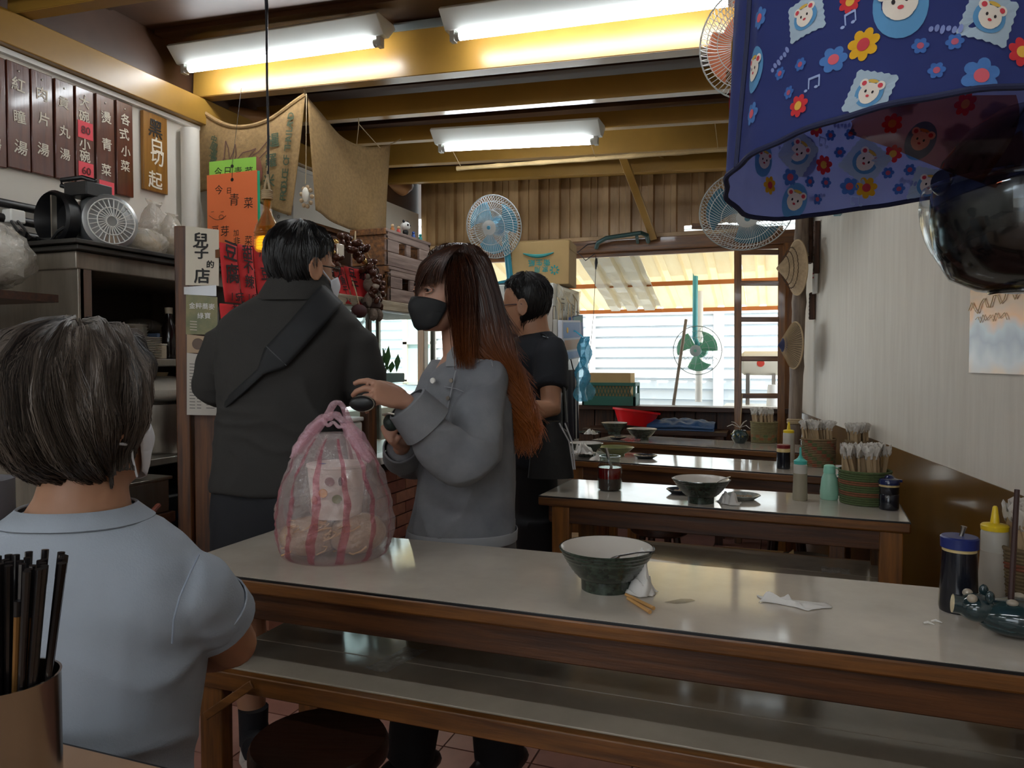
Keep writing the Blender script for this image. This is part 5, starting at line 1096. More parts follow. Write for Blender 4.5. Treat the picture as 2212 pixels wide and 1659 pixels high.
# squeeze bottles, jars, baskets
m_soft = mat('cloudy_plastic','d2ccc0',.35,translucent=.3)
def sbottle(label, loc, r, h, body, fill, capc, fillh=.7, nozzle='cone', group=None, waist=.88, spoon_h=None, name='squeeze_bottle'):
    t = thing(name, label, 'bottle', loc, 0, group)
    obj('fill', MB().lathe([(.004,0),(r*.96,0),(r,.006),(r*1.0,h*.1),(r*waist,h*fillh),(.004,h*fillh)], 28), fill, t)
    obj('body', MB().lathe([(r*waist,h*fillh),(r*waist*1.0,h*.93),(r*waist*.92,h*.97),(r*.6,h)], 28), body, t)
    if nozzle == 'cone': k = MB().lathe([(r*.86,h*.965),(r*.88,h*1.03),(r*.8,h*1.05),(r*.3,h*1.07),(r*.16,h*1.3),(r*.1,h*1.32),(.002,h*1.32)], 28)
    elif nozzle == 'spout': k = MB().lathe([(r*.86,h*.96),(r*.9,h*1.05),(r*.7,h*1.08),(r*.4,h*1.12),(r*.16,h*1.2),(r*.13,h*1.4),(.002,h*1.41)], 28)
    else: k = MB().lathe([(r*.95,h*.95),(r*.97,h*1.1),(r*.9,h*1.12),(.004,h*1.12)], 28)
    obj('cap', k, capc, t)
    if spoon_h: obj('spoon_handle', MB().tube([(.0,0,h*1.05),(r*.15,0,h*1.12+spoon_h*.5),(r*.2,0,h*1.12+spoon_h)], [.004,.004,.006], 8), m_steel, t)
    return t
m_soy = mat('soy_dark','14161f',.2,coat=.3); m_blue = mat('navy_lid','1d2a6a',.35); m_yel = mat('yellow_cap','e3c11f',.35); m_tealc = mat('teal_cap','49b0a4',.35)
p = PZ(2070,1318,ZT); s1 = sbottle('dark soy bottle with blue lid and spoon on the front table', p, .0355, .134, mat('cream_neck','cbb27a',.4), m_soy, m_blue, .9, 'flat', waist=.86, spoon_h=.02)
p = PZ(2146,1285,ZT); sbottle('tall cloudy bottle with yellow nozzle behind the ceramic pig', p, .030, .145, m_soft, mat('white_pepper','a69e92',.6), m_yel, .66, waist=.86)
p = PZ(1728,1080,ZT); sbottle('squeeze bottle with teal spout on the second table', p, .0255, .135, m_soft, mat('grey_tan_pepper','8f8672',.6), m_tealc, .72, 'spout', waist=.92)
p = PZ(1692,1012,ZT); sbottle('dark bottle with red lid on the third table', p, .031, .1, mat('cream_neck','cbb27a',.4), m_soy, mat('dark_red_lid','7c2024',.4), .78, 'flat', waist=.97)
p = PZ(1694,1006,ZT)+V((.02,.16,0)); sbottle('small white bottle with yellow nozzle behind the red lidded one', p, .03, .15, m_soft, m_soft, m_yel, .7, waist=.9)
p = PZ(1791,1078,ZT); t = thing('detergent_bottle', 'mint green rounded bottle beside the green basket', 'bottle', p); obj('body', MB().lathe([(.004,0),(.028,0),(.031,.006),(.0315,.03),(.027,.075),(.019,.097),(.004,.1)], 28), mat('mint_plastic','aedcc6',.3,translucent=.35), t); obj('cap', MB().lathe([(.0195,.092),(.021,.1),(.019,.121),(.014,.125),(.004,.125)], 24), mat('mint_cap','8fd0b8',.35), t); obj('loop', MB().tube([(.018,0,.115),(.034,0,.112),(.034,0,.095),(.026,0,.088)], .003, 6), mat('mint_cap','8fd0b8',.35), t)
p = PZ(1920,1100,ZT); t = thing('glass_jar', 'small dark blue jar with domed lid right of the green basket', 'jar', p); obj('body', MB().lathe([(.004,0),(.029,0),(.031,.004),(.031,.05),(.029,.053),(.031,.056),(.031,.078),(.004,.08)], 28), m_soy, t); obj('band', MB().lathe([(.0312,.078),(.0315,.082),(.03,.086)], 28, caps=False), mat('cream_neck','cbb27a',.4), t); obj('lid', MB().lathe([(.033,.085),(.034,.095),(.03,.103),(.016,.107),(.012,.114),(.004,.117)], 28), mat('blue_glaze_lid','16234f',.15,coat=.5), t); obj('lid_lug', MB().box((.033,0,.098), (.012,.012,.008)), mat('blue_glaze_lid','16234f',.15), t)
p = PZ(1317,1058,ZT); t = thing('chilli_jar', 'glass jar of red chilli oil with a spoon on the second table', 'jar', p); t.scale = (1.3,1.3,1.3)
obj('glass', MB().lathe([(.004,0),(.033,0),(.037,.006),(.037,.07),(.03,.082),(.03,.1),(.032,.102),(.0285,.102),(.0285,.082),(.034,.07),(.034,.004)], 32, caps=False), m_clear, t)
obj('chilli_oil', MB().lathe([(.004,.035),(.0335,.035),(.0335,.068),(.004,.068)], 28), mat('red_chilli_oil','8c1210',.12,trans=.3), t); obj('chilli_paste', MB().lathe([(.004,.003),(.032,.003),(.0335,.008),(.0335,.036),(.004,.036)], 28), mat('chilli_paste','3a1a10',.6,var=.4,scale=120), t)
for z in (.086,.096): obj('screw_thread', MB().lathe([(.0302,z-.0015),(.0322,z),(.0302,z+.0015)], 28, caps=False), m_clear, t)
obj('spoon_handle', MB().tube([(.01,0,.05),(-.012,0,.125)], [.004,.005], 8), m_steel, t)
m_paperw = mat('white_wrapper','ddd6cc',.7,translucent=.2); m_stickw = mat('pale_stick','a98f6c',.7)
def basket(label, loc, r, h, cols, rows, wrap_h=.075, n=40, wlabel='', seed=0, loose=None, square=0):
    t = thing('woven_basket', label, 'basket', loc)
    W_ = MB(); nr = rows
    ms = [mat('weave_'+c, c, .85, var=.2, scale=80) for c in cols[0]]
    for i in range(nr):
        z0, z1 = h*i/nr, h*(i+1)/nr; rs = []
        for z, k in ((z0+.0006,0),((z0+z1)/2,.003),(z1-.0006,0)):
            rs.append([V((math.cos(2*PI*j/n)*(r*(.96+.06*z/h)+k*(1 if (i+j)%2 else .35)), math.sin(2*PI*j/n)*(r*(.96+.06*z/h)+k*(1 if (i+j)%2 else .35)), z)) for j in range(n)])
        st0 = len(W_.f); W_.rings(rs, caps=False)
        for f in range(st0, len(W_.f)): W_.mi[f] = cols[1](i, ((f-st0)%n), nr, n) 
    obj('weave', W_, ms, t, angle=30); obj('rim', MB().tube([(math.cos(2*PI*j/n)*r*1.02, math.sin(2*PI*j/n)*r*1.02, h) for j in range(n+1)], .004, 6), ms[0], t)
    obj('basket_floor', MB().lathe([(.002,.004),(r*.95,.004)], n), ms[0], t); obj('lining', MB().lathe([(r*.93,.006),(r*.97,h-.002)], n, caps=False), ms[0], t)
    random.seed(seed); out = []; first = None
    for k in range(38):
        ph = random.random()*2*PI; q = r*.8*math.sqrt(random.random()); tx, ty = random.uniform(-.12,.12), random.uniform(-.12,.12)
        L_ = h*.6 + wrap_h*random.uniform(.75,1.12); M = Euler((ty + .16*math.sin(ph), tx, random.random()*3)).to_matrix()
        base = V(loc) + V((math.cos(ph)*q, math.sin(ph)*q, h*.38))
        if first is None:
            first = s_ = thing('wrapped_chopsticks', 'paper wrapped chopsticks standing in the '+wlabel, 'chopsticks', base, 0, 'wrapped chopsticks in the '+wlabel)
            obj('wrapper', MB().box((0,0,h*.3+wrap_h*.36), (.0145,.006,h*.6+wrap_h*.72)), m_stickw, s_); 
            def pf(u, v): return V(((u-.5)*.021*(1+.9*v), .006*math.sin(u*9+v*5)+.0035*(u-.5), h*.6+wrap_h*(.6+.5*v)+.006*math.sin(u*11)*v))
            obj('paper_end', MB().grid(pf, 6, 4), m_paperw, s_, solid=.0012)
        else:
            s_ = first.copy(); COL.objects.link(s_)
            for ch in first.children: c_ = ch.copy(); COL.objects.link(c_); c_.parent = s_
        s_.matrix_basis = Matrix.Translation(base) @ M.to_4x4(); s_['label'] = 'paper wrapped chopsticks standing in the '+wlabel
    return t
bands = lambda i, j, nr, n: 1 if i in (6,7,3,4) and i not in (5,) and (i in (3,4) or i in (7,8)) else 0
basket('green woven basket with two red bands on the second table', PZ(1867,1086,ZT), .083, .115, (['4c5a34','7a4a30'], lambda i, j, nr, n: 1 if i in (4,5,9,10) else 0), 15, .085, 44, 'green basket on the second table', 1)
basket('brown checked basket on the third table by the right wall', PZ(1768,1006,ZT), .075, .13, (['7a6446','8a4e38','56633c'], lambda i, j, nr, n: 1 if (i//2+j//2)%5 == 0 else (2 if (i//2+j//2)%4 == 1 else 0)), 16, .08, 44, 'brown checked basket on the third table', 2)
basket('small olive basket with green and orange checks on the farthest table', PZ(1650,955,ZT), .078, .125, (['7a6e48','556a40','96623c'], lambda i, j, nr, n: (1 if (j//2)%3 == 0 else 2) if i in (2,3,4,5) and (i//2+j//2)%2 else 0), 15, .08, 40, 'olive basket on the farthest table', 3)
basket('basket of wrapped sticks at the wall end of the third table', V((.325,3.66,ZT)), .05, .14, (['7a6446'], lambda i, j, nr, n: 0), 12, .075, 30, 'rearmost basket by the right wall', 4)
basket('brown woven basket cut by the right photo edge on the front table', PZ(2248,1292,ZT), .082, .11, (['6e5c40','7c4630'], lambda i, j, nr, n: 1 if i in (9,10) else 0), 15, .085, 44, 'basket at the right photo edge', 5)
w0 = PZ(1742,955,.86); t = thing('loose_wrapper', 'white paper wrapper sticking out of the brown checked basket', 'wrapper', w0); obj('paper', MB().tube([w0+V((-.03,-.03,.015)), w0+V((.04,-.03,-.012))], .006, 6, flat=.4), m_paperw, t, world=True)
# ceramic pig holder with a stick
m_pig = mat('blue_green_glaze','14252b',.12,col2='23383a',scale=20,coat=.6); m_cream = mat('cream_spot_glaze','9c9080',.3)
pg_c = PZ(2178,1372,ZT); pg = thing('ceramic_pig', 'dark blue green ceramic pig holder with cream spots on the front table', 'ceramic holder', pg_c, 0)
k = MB(); k.ell((.03,0,.036), (.085,.05,.034), None, 24, 14); k.ell((-.05,0,.045), (.034,.03,.026), None, 18, 10); k.tube([(-.07,0,.047),(-.09,0,.049)], [.017,.0175], 14)
k.ell((.02,0,.022), (.07,.042,.022), None, 20, 10)
obj('body', k, m_pig, pg)
for sgn in (-1,1): obj('eye', MB().ell((-.062,.018*sgn,.066), (.009,.008,.008), None, 10, 7), m_cream, pg); obj('ear', MB().ell((-.035,.022*sgn,.072), (.008,.005,.012), None, 10, 7), m_pig, pg)
for x, y, z in ((.0,-.022,.066),(.035,-.028,.064),(.07,-.02,.064),(.02,.018,.069)): obj('spot', MB().ell((x,y,z), (.01,.009,.006), None, 10, 7), m_cream, pg)
a, b = PD(2176,1308,1.26), PD(2184,1055,1.27); t = thing('brown_stick', 'long dark brown stick standing up from the ceramic pig', 'stick', pg_c+V((0.002,-.006,.066))); a = pg_c+V((.002,-.004,.068)); obj('stick', MB().tube([a, a+V((.006,.0,.2))], [.0052,.0045], 8), mat('dark_stick_wood','3a2420',.5), t, world=True)
# bowls and plates on tables two to four
noodle_bowl('dark noodle bowl in the middle of the second table', PZ(1514,1085,ZT), .1, .083, .045)
p = PZ(1514,1085,ZT); spoon('steel spoon resting in the bowl on the second table', p+V((.03,-.0,.055)), p+V((.06,0,.078)), p+V((.1,0,.096)))
m_food = mat('food_scraps','b9a184',.7,col2='6f5640',scale=120,bump=.5)
def dish(label, loc, R_, m, scraps=True, h=.016):
    t = thing('serving_plate', label, 'plate', loc); obj('plate_body', MB().lathe([(.004,0),(R_*.6,0),(R_*.66,.003),(R_,h),(R_-.002,h+.002),(R_*.62,.006),(.004,.006)], 36), m, t)
    if scraps:
        random.seed(int(loc[0]*997)); k = MB()
        for i in range(14): a = random.random()*6.3; q = R_*.5*random.random(); k.ell((math.cos(a)*q, math.sin(a)*q, .009), (.009,.006,.004), Euler((0,0,a)).to_matrix(), 7, 5)
        obj('food_scraps', k, m_food, t, kind='stuff')
    return t
m_dplate = mat('dark_blue_plate','2a2f38',.25,var=.2,scale=40); m_pplate = mat('pale_plate','8f948f',.25,var=.3,scale=60)
dish('small plate of scraps left of the second table bowl', PZ(1468,1066,ZT), .05, m_dplate); dish('speckled plate with scraps right of the second table bowl', PZ(1606,1078,ZT), .06, m_pplate)
crumple('crumpled_tissue', 'crumpled tissue between the bowl and the speckled plate', PZ(1574,1088,ZT), .07, .055, .038, seed=8, freq=45)
noodle_bowl('dark bowl at the left end of the third table', PZ(1266,986,ZT), .088, .07, .04, False); crumple('crumpled_tissue', 'white tissue heaped in the bowl on the third table', PZ(1262,980,ZT+.028), .1, .09, .05, seed=3, freq=40)
noodle_bowl('shallow olive green plate bowl on the third table', PZ(1329,984,ZT), .098, .045, .05, False, False, 'olive_bowl', mat('olive_glaze','7c7f55',.3), mat('olive_glaze_in','6f7248',.3))
dish('small dark plate right of the olive bowl', PZ(1394,990,ZT), .062, m_dplate); crumple('crumpled_tissue', 'tissue left of the chilli jar on the third table', PZ(1290,994,ZT), .06, .05, .03, seed=9, freq=45)
noodle_bowl('left noodle bowl of the pair on the farthest table', PZ(1327,938,ZT), .09, .078, .045); noodle_bowl('right noodle bowl of the pair on the farthest table', PZ(1386,950,ZT), .096, .07, .045)
dish('dark plate with tissue at the left end of the farthest table', PZ(1272,938,ZT), .085, m_dplate); crumple('crumpled_tissue', 'tissue on the dark plate at the far table left end', PZ(1278,938,ZT+.012), .08, .06, .03, seed=12, freq=45); dish('small dark plate between the pair of bowls', PZ(1334,949,ZT), .06, m_dplate)
t = thing('pink_plastic_wrap', 'crumpled pink plastic film on the farthest table', 'plastic bag', PZ(1362,952,ZT)); obj('film', MB().grid(lambda u, v: V(((u-.5)*.12, (v-.5)*.09, .004+.02*abs(mnoise.noise((u*5,v*5,1))))), 14, 14), film('pink_film','d88a8a',.4,.2,.8), t)
p = PZ(1598,957,ZT); t = thing('ceramic_pot', 'round dark pot with a thin stick and white papers on the far table', 'pot', p); obj('pot_body', MB().lathe([(.004,0),(.03,0),(.05,.03),(.052,.05),(.035,.078),(.03,.08),(.028,.075),(.004,.07)], 28), m_pig, t); obj('stick', MB().tube([(0,0,.07),(.012,0,.3)], .003, 6), m_stickw, t)
for k in range(4): obj('spot', MB().ell((math.cos(-1.2-k*.5)*.05, math.sin(-1.2-k*.5)*.05, .045+.01*(k%2)), (.007,.007,.007), None, 8, 6), mat('olive_spot','6f6a34',.4), t)
for i, (dx, dz) in enumerate(((-.075,.01),(-.05,.04),(.06,.0),(.04,.05))): obj('paper_slip', MB().tube([(0,0,.095),(dx*.6,-.01,.11+dz*.4),(dx,-.01,.09+dz)], [.006,.012,.009], 6, flat=.2), m_paperw, t)
# bench with red basin and blue bundle by the back wall
wbn = thing('low_bench', 'dark wooden bench along the back wall under the window', 'bench', (-.84,5.3,0)); obj('bench_top', MB().box((0,0,.755), (1.0,.26,.03)), m_dwood, wbn, bevel=.003)
for x in (-.45,.45):
    for y in (-.1,.1): obj('leg', MB().box((x,y,.37), (.05,.04,.74)), m_dwoodz, wbn)
p = PY(1372,918,5.3); t = thing('red_basin', 'bright red plastic basin on the bench under the window', 'basin', (p.x, 5.28, .771)); obj('basin', MB().lathe([(.004,0),(.115,0),(.158,.1),(.168,.104),(.17,.098),(.172,.112),(.155,.112),(.112,.006),(.004,.006)], 44, M=Euler((-.1,.1,0)).to_matrix()@Matrix.Identity(3), c=(0,0,.018)), mat('red_plastic','d4141c',.3), t)
p = PY(1472,940,5.28); t = thing('blue_bundle', 'folded blue plastic bundle on the bench right of the red basin', 'bundle', (p.x, 5.28, .771)); obj('bundle', MB().grid(lambda u, v: V(((u-.5)*.46, (v-.5)*.2, .075*(math.sin(PI*v)**.5)*(.75+.25*math.sin(PI*u))*(1+.25*mnoise.noise((u*9,v*6,2)))+.002)), 40, 16), mat('blue_tarp','1f4a78',.45,var=.3,scale=12,bump=.4,bscale=30), t, angle=25); obj('fold_edge', MB().tube([(-.22,-.1,.02),(0,-.11,.03),(.22,-.1,.02)], .008, 6), mat('blue_tarp','1f4a78',.45), t)
# boxes on shelves and under tables
def tpt(T, x, y, z): return T.matrix_basis @ V((x,y,z))
for lab, T_b, x, y, sz, c_, zz in (('blue box on the shelf of the third table',T3,.42,.2,(.14,.12,.14),'2a3a9a',.5285),('flat red box on the shelf of the third table',T3,.72,.2,(.2,.12,.125),'b8202a',.5285)):
    t = thing('storage_box', lab, 'box', tpt(T_b,x+.2,y,zz), 0); obj('box', MB().box((0,0,sz[2]/2), sz), mat('box_'+c_, c_, .6), t, bevel=.003); obj('lid', MB().box((0,0,sz[2]+.006), (sz[0]+.006,sz[1]+.006,.012)), mat('box_'+c_, c_, .6), t, bevel=.002)
p = PD(1610,1180,3.3); t = thing('cardboard_box', 'open yellowish carton on the floor beneath the second table', 'box', (p.x,p.y,0.006)); obj('carton', MB().box((0,0,.16), (.24,.2,.32)), m_cb, t, bevel=.003); obj('flap', MB().prism([V((-.12,-.1,.32)),V((.12,-.1,.32)),V((.16,-.16,.45)),V((-.08,-.16,.45))], (0,0,0), (0,.003,0)), m_cb, t, smooth=False); obj('flap', MB().prism([V((.12,-.1,.32)),V((.12,.1,.32)),V((.2,.1,.4)),V((.2,-.1,.4))], (0,0,0), (.003,0,0)), m_cb, t, smooth=False)
t = thing('plastic_scrap', 'clear plastic strip lying on the shelf of the front table', 'plastic', PZ(845,1425,.5285)); a = PZ(845,1425,.53)
obj('film', MB().grid(lambda u, v: V(((u-.5)*.06+.03*v, (v-.5)*.15, .002+.01*abs(mnoise.noise((u*4,v*7,3))))), 8, 16), film('strip_film','e8e4de',.45,.1,.9), t)
t = thing('plastic_scrap', 'clear plastic scrap on the second table shelf by the right leg', 'plastic', PZ(1805,1235,.5285)); obj('film', MB().grid(lambda u, v: V(((u-.5)*.09, (v-.5)*.07, .002+.012*abs(mnoise.noise((u*4,v*7,5))))), 10, 10), film('strip_film','e8e4de',.45,.1,.9), t)
# chopstick cup on the near table
ZN = .7558; cupc = V((-.756,.535,ZN)); t = thing('chopstick_cup', 'brushed steel cup of black chopsticks at the lower left', 'cup', cupc)
obj('cup_wall', MB().lathe([(.002,.003),(.046,.0),(.05,.004),(.05,.164),(.0508,.166),(.0485,.166),(.0475,.006),(.002,.006)], 56), mat('polished_steel','a8a096',.22,1,var=.08,scale=4,stretch=(6,6,.3)), t)
random.seed(5); m_chop = mat('black_chopstick','1a1718',.25,coat=.3); m_chop2 = mat('copper_chopstick','8a6236',.25,.5)
first = {}
for k in range(44):
    ph = random.random()*2*PI; q = .04*math.sqrt(random.random()); tq = .013 + .028*q/.04
    lean = V((math.cos(ph)*q*.9+.008, math.sin(ph)*q*.7+.004, 0)); cop = k in (3,11,17,25,29,38); L_ = random.uniform(.262,.274) if not cop else random.uniform(.22,.25)
    key = cop
    base = cupc + V((math.cos(ph)*q*.55, math.sin(ph)*q*.55, .008)); topq = base + lean*.9 + V((0,0,L_)); M = (topq-base).normalized().to_track_quat('Z','Y').to_matrix().to_4x4()
    lab = 'black chopstick standing in the steel cup' if not cop else 'shorter copper toned chopstick in the steel cup'
    if key not in first:
        c_ = thing('black_chopstick' if not cop else 'copper_chopstick', lab, 'chopstick', base, 0, 'chopsticks in the steel cup' if not cop else 'copper chopsticks in the steel cup'); first[key] = c_
        obj('stick', MB().tube([(0,0,0),(0,0,.28 if not cop else .245)], [.0023,.0036], 8), m_chop2 if cop else m_chop, c_); obj('tip_band', MB().tube([(0,0,.262 if not cop else .23),(0,0,.281 if not cop else .246)], [.0037,.0038], 8), m_chop, c_)
    else:
        c_ = first[key].copy(); COL.objects.link(c_); c_['label'] = lab
        for ch in first[key].children: d2 = ch.copy(); COL.objects.link(d2); d2.parent = c_
    c_.matrix_basis = Matrix.Translation(base) @ M
# outside behind the ladder: white tank and jug on a wall ledge
lg = thing('outdoor_table', 'white outdoor table seen through the ladder rungs', 'table', (-.14,6.35,-.02)); obj('table_top', MB().box((0,0,.9), (.6,.4,.03)), m_white, lg, bevel=.004)
for x in (-.26,.26):
    for y in (-.16,.16): obj('leg', MB().box((x,y,.44), (.04,.04,.89)), m_steel, lg)
t = thing('water_tank', 'pale horizontal tank with a red mark seen through the ladder', 'tank', (-.16,6.42,.895)); obj('tank_body', MB().lathe([(.004,-.17),(.07,-.165),(.1,-.13),(.1,.13),(.07,.165),(.004,.17)], 28, (0,0,.34), Matrix.Rotation(PI/2,3,'Y')), mat('pale_tank_paint','cfc8b8',.5), t)
obj('red_mark', MB().lathe([(.001,.002),(.03,.001),(.03,-.002)], 16, (.0,-.1,.34), basis((0,-1,0))), mat('red_mark','c23a2a',.6), t); obj('end_cap', MB().lathe([(.004,.172),(.06,.17),(.06,.16)], 20, (0,0,.34), Matrix.Rotation(PI/2,3,'Y')), m_black, t)
for x in (-.1,.1): obj('leg', MB().box((x,0,.125), (.03,.14,.25)), m_steel, t)
t = thing('water_jug', 'white plastic jug with a handle seen through the lower ladder', 'jug', (-.06,6.24,.895)); obj('jug_body', MB().lathe([(.004,0),(.05,0),(.052,.01),(.045,.14),(.04,.17),(.038,.17),(.004,.16)], 24), m_white, t); obj('handle', MB().tube([(.045,0,.14),(.085,0,.13),(.085,0,.05),(.048,0,.04)], .007, 8), m_white, t)
# ---------------------------------------------------------------- people
Z = V((0,0,1))
HEAD = [(0,.026,.078,.02),(.012,.04,.09,.01),(.03,.05,.093,-.02),(.05,.058,.092,-.045),(.075,.065,.091,-.07),(.1,.069,.088,-.086),(.125,.072,.084,-.095),(.15,.075,.086,-.099),(.175,.073,.083,-.097),(.2,.063,.07,-.085),(.217,.047,.05,-.064),(.228,.027,.026,-.036),(.233,.006,.004,-.01)]
def head_pt(th, z):                         # th: angle from the face direction; z: height over the chin
    z = min(max(z, 0), .233)
    for a, b in zip(HEAD, HEAD[1:]):
        if z <= b[0]: break
    f = (z-a[0])/(b[0]-a[0]); w, yf, yb = [a[i]+(b[i]-a[i])*f for i in (1,2,3)]
    m, h = (yf+yb)/2, (yf-yb)/2; s, c = math.sin(th), math.cos(th)
    k = (abs(s)**2.3+abs(c)**2.3)**(-1/2.3)
    return V((w*s*k, m+h*c*k, z))
def frame(f, up=Z):
    f = V(f).normalized(); r = f.cross(V(up)).normalized(); u = r.cross(f); return Matrix((r, f, u)).transposed()
def head_mesh(mb, o, M, k, nose=True, ears=True):
    T = lambda p: V(o) + M @ (V(p)*k)
    mb.rings([[T(head_pt(2*PI*j/32, z)) for j in range(32)] for z in [.233*i/26 for i in range(27)]])
    if nose:
        mb.tube([T((0,.078,.118)), T((0,.093,.098)), T((0,.106,.08)), T((0,.092,.07))], [.009*k,.011*k,.014*k,.011*k], 10)
        for s in (-1,1): mb.ell(T((.012*s,.092,.074)), (.009*k,)*3, None, 8, 6); mb.ell(T((.031*s,.078,.126)), (.022*k,.012*k,.008*k), M, 10, 6)
        mb.ell(T((0,.086,.047)), (.024*k,.011*k,.006*k), M, 12, 6); mb.ell(T((0,.085,.038)), (.02*k,.011*k,.006*k), M, 12, 6)
    if ears:
        for s in (-1,1):
            R_ = M @ Matrix.Rotation(.35*s, 3, 'Z'); mb.ell(T((.077*s,-.012,.104)), (.009*k,.02*k,.033*k), R_, 12, 8)
            pts = [T((.083*s,-.014+.021*math.sin(a),.106+.032*math.cos(a))) for a in [PI*1.9*i/14-.6 for i in range(15)]]; mb.tube([p + (M@V((s,0,0)))*.004 for p in pts], .0045*k, 7)
    return T
def face_bits(par, o, M, k, gaze=0, brow=True):
    T = lambda p: V(o) + M @ (V(p)*k)
    for s in (-1,1):
        e = obj('eye', MB().ell(T((.031*s,.0775,.112)), (.0118*k,)*3, None, 14, 10), mat('eye_white','d8d0c8',.2), par, world=True)
        obj('iris', MB().ell(T((.031*s+gaze,.0878,.1105)), (.0062*k,.0022*k,.0058*k), M, 12, 6), mat('dark_iris','1c120e',.1), e, world=True)
        obj('eyelid', MB().tube([T((.031*s-.016,.081,.1105)), T((.031*s-.008,.0885,.1175)), T((.031*s+.008,.0885,.1175)), T((.031*s+.016,.081,.1105))], .004*k, 8), m_skin, e, world=True)
        obj('lower_lid', MB().tube([T((.031*s-.016,.081,.1095)), T((.031*s-.007,.088,.104)), T((.031*s+.007,.088,.104)), T((.031*s+.016,.081,.1095))], .0026*k, 8), m_skin, e, world=True)
        obj('lash', MB().tube([T((.031*s-.015,.085,.1115)), T((.031*s-.006,.0925,.1145)), T((.031*s+.006,.0925,.1145)), T((.031*s+.015,.085,.1115))], .0014*k, 6), m_black, e, world=True)
        if brow: obj('eyebrow', MB().tube([T((.031*s-.02*s,.089,.131)), T((.033*s,.09,.1345)), T((.031*s+.021*s,.081,.13))], [.003*k,.0035*k,.0015*k], 6, flat=.6), mat('brow_hair','2a1b14',.8), par, world=True)
def ringe(c, a1, ra, a2, rb, n=28, pw=2.3):
    out = []
    for j in range(n):
        t = 2*PI*j/n; s, q = math.sin(t), math.cos(t); k = (abs(s)**pw+abs(q)**pw)**(-1/pw); out.append(V(c) + a1*(ra*q*k) + a2*(rb*s*k))
    return out
def sil(mb, rows, d, n=28):                 # rows (y, left x, right x, half depth, depth shift)
    mb.rings([ringe(PD((l+r)/2, y, d+dd), CR, (r-l)/2*d/CAM_F, FH, b, n) for y, l, r, b, dd in rows]); return mb
def hand(mb, wrist, fdir, nrm, thumb, k=1.0, curl=(.3,.5,.4), spread=.06, curls=None, ttwist=.7):
    f = V(fdir).normalized(); n = V(nrm); n = (n - f*n.dot(f)).normalized(); s = f.cross(n)*thumb     # s points to the thumb side, n is the back of the hand
    w = V(wrist); rs = []
    for t, hw, ht in ((-.01,.024,.019),(.01,.027,.017),(.035,.036,.016),(.06,.04,.0145),(.078,.04,.013),(.088,.036,.010)): rs.append(ringe(w+f*t*k, s, hw*k, n, ht*k, 16, 2.6))
    mb.rings(rs)
    for i, (off, L_, r) in enumerate(((.03,.074,.0088),(.0095,.083,.0092),(-.0115,.077,.0088),(-.031,.06,.0076))):
        p = w + f*(.074 if i != 3 else .068)*k + s*off*k; a = spread*(1.5-i); d = (f*math.cos(a) + s*math.sin(a)).normalized(); pts, rr = [p - d*.02*k], [r*1.05*k]; pts.append(p); rr.append(r*1.1*k); ang = 0
        for q, (fr, cu) in enumerate(zip((.46,.3,.24), (curls[i] if curls else curl))):
            ang += cu; dd = d*math.cos(ang) - n*math.sin(ang); p = p + dd*L_*fr*k; pts.append(p); rr.append(r*(1-.1*q)*k*(.92 if q == 2 else 1))
        mb.tube(pts, rr, 10)
    b = w + f*.022*k + s*.028*k; d1 = (f*.62 + s*ttwist - n*.35).normalized(); d2 = (f*.88 + s*.25 - n*.4).normalized()
    mb.tube([b - d1*.02*k, b, b+d1*.034*k, b+d1*.034*k+d2*.026*k, b+d1*.034*k+d2*.044*k], [.013*k,.0145*k,.0108*k,.0098*k,.0068*k], 10)
def crease(amp, sc=(9,9,5), pw=3, spots=()):
    def fn(co, n):
        lo = 1.3*amp*mnoise.noise(V((co.x*sc[0]*.5+7, co.y*sc[1]*.5, co.z*sc[2]*.45)))
        q = V((co.x*sc[0], co.y*sc[1], co.z*sc[2])); a = (1-abs(mnoise.noise(q + V((mnoise.noise(q*.7),0,mnoise.noise(q*.6+V((3,3,3)))))*1.2)))**pw
        k = amp
        for p, rad, ex_ in spots: k += ex_*math.exp(-((co-p).length/rad)**2)
        return k*(a-.35) + lo
    return fn
def strands(mb, paths, r0=.0012, tip=.3, n=3):
    rn, tp = [], []
    for pts, rnd in paths:
        L_ = len(pts); c0 = len(mb.v); mb.tube(pts, [r0*(1-(1-tip)*(i/(L_-1))**2) for i in range(L_)], n, caps=False)
        rn += [rnd]*(len(mb.v)-c0); tp += [j//n/(L_-1) for j in range(len(mb.v)-c0)]
    mb.att.setdefault('rnd', []).extend(rn); mb.att.setdefault('tip', []).extend(tp)
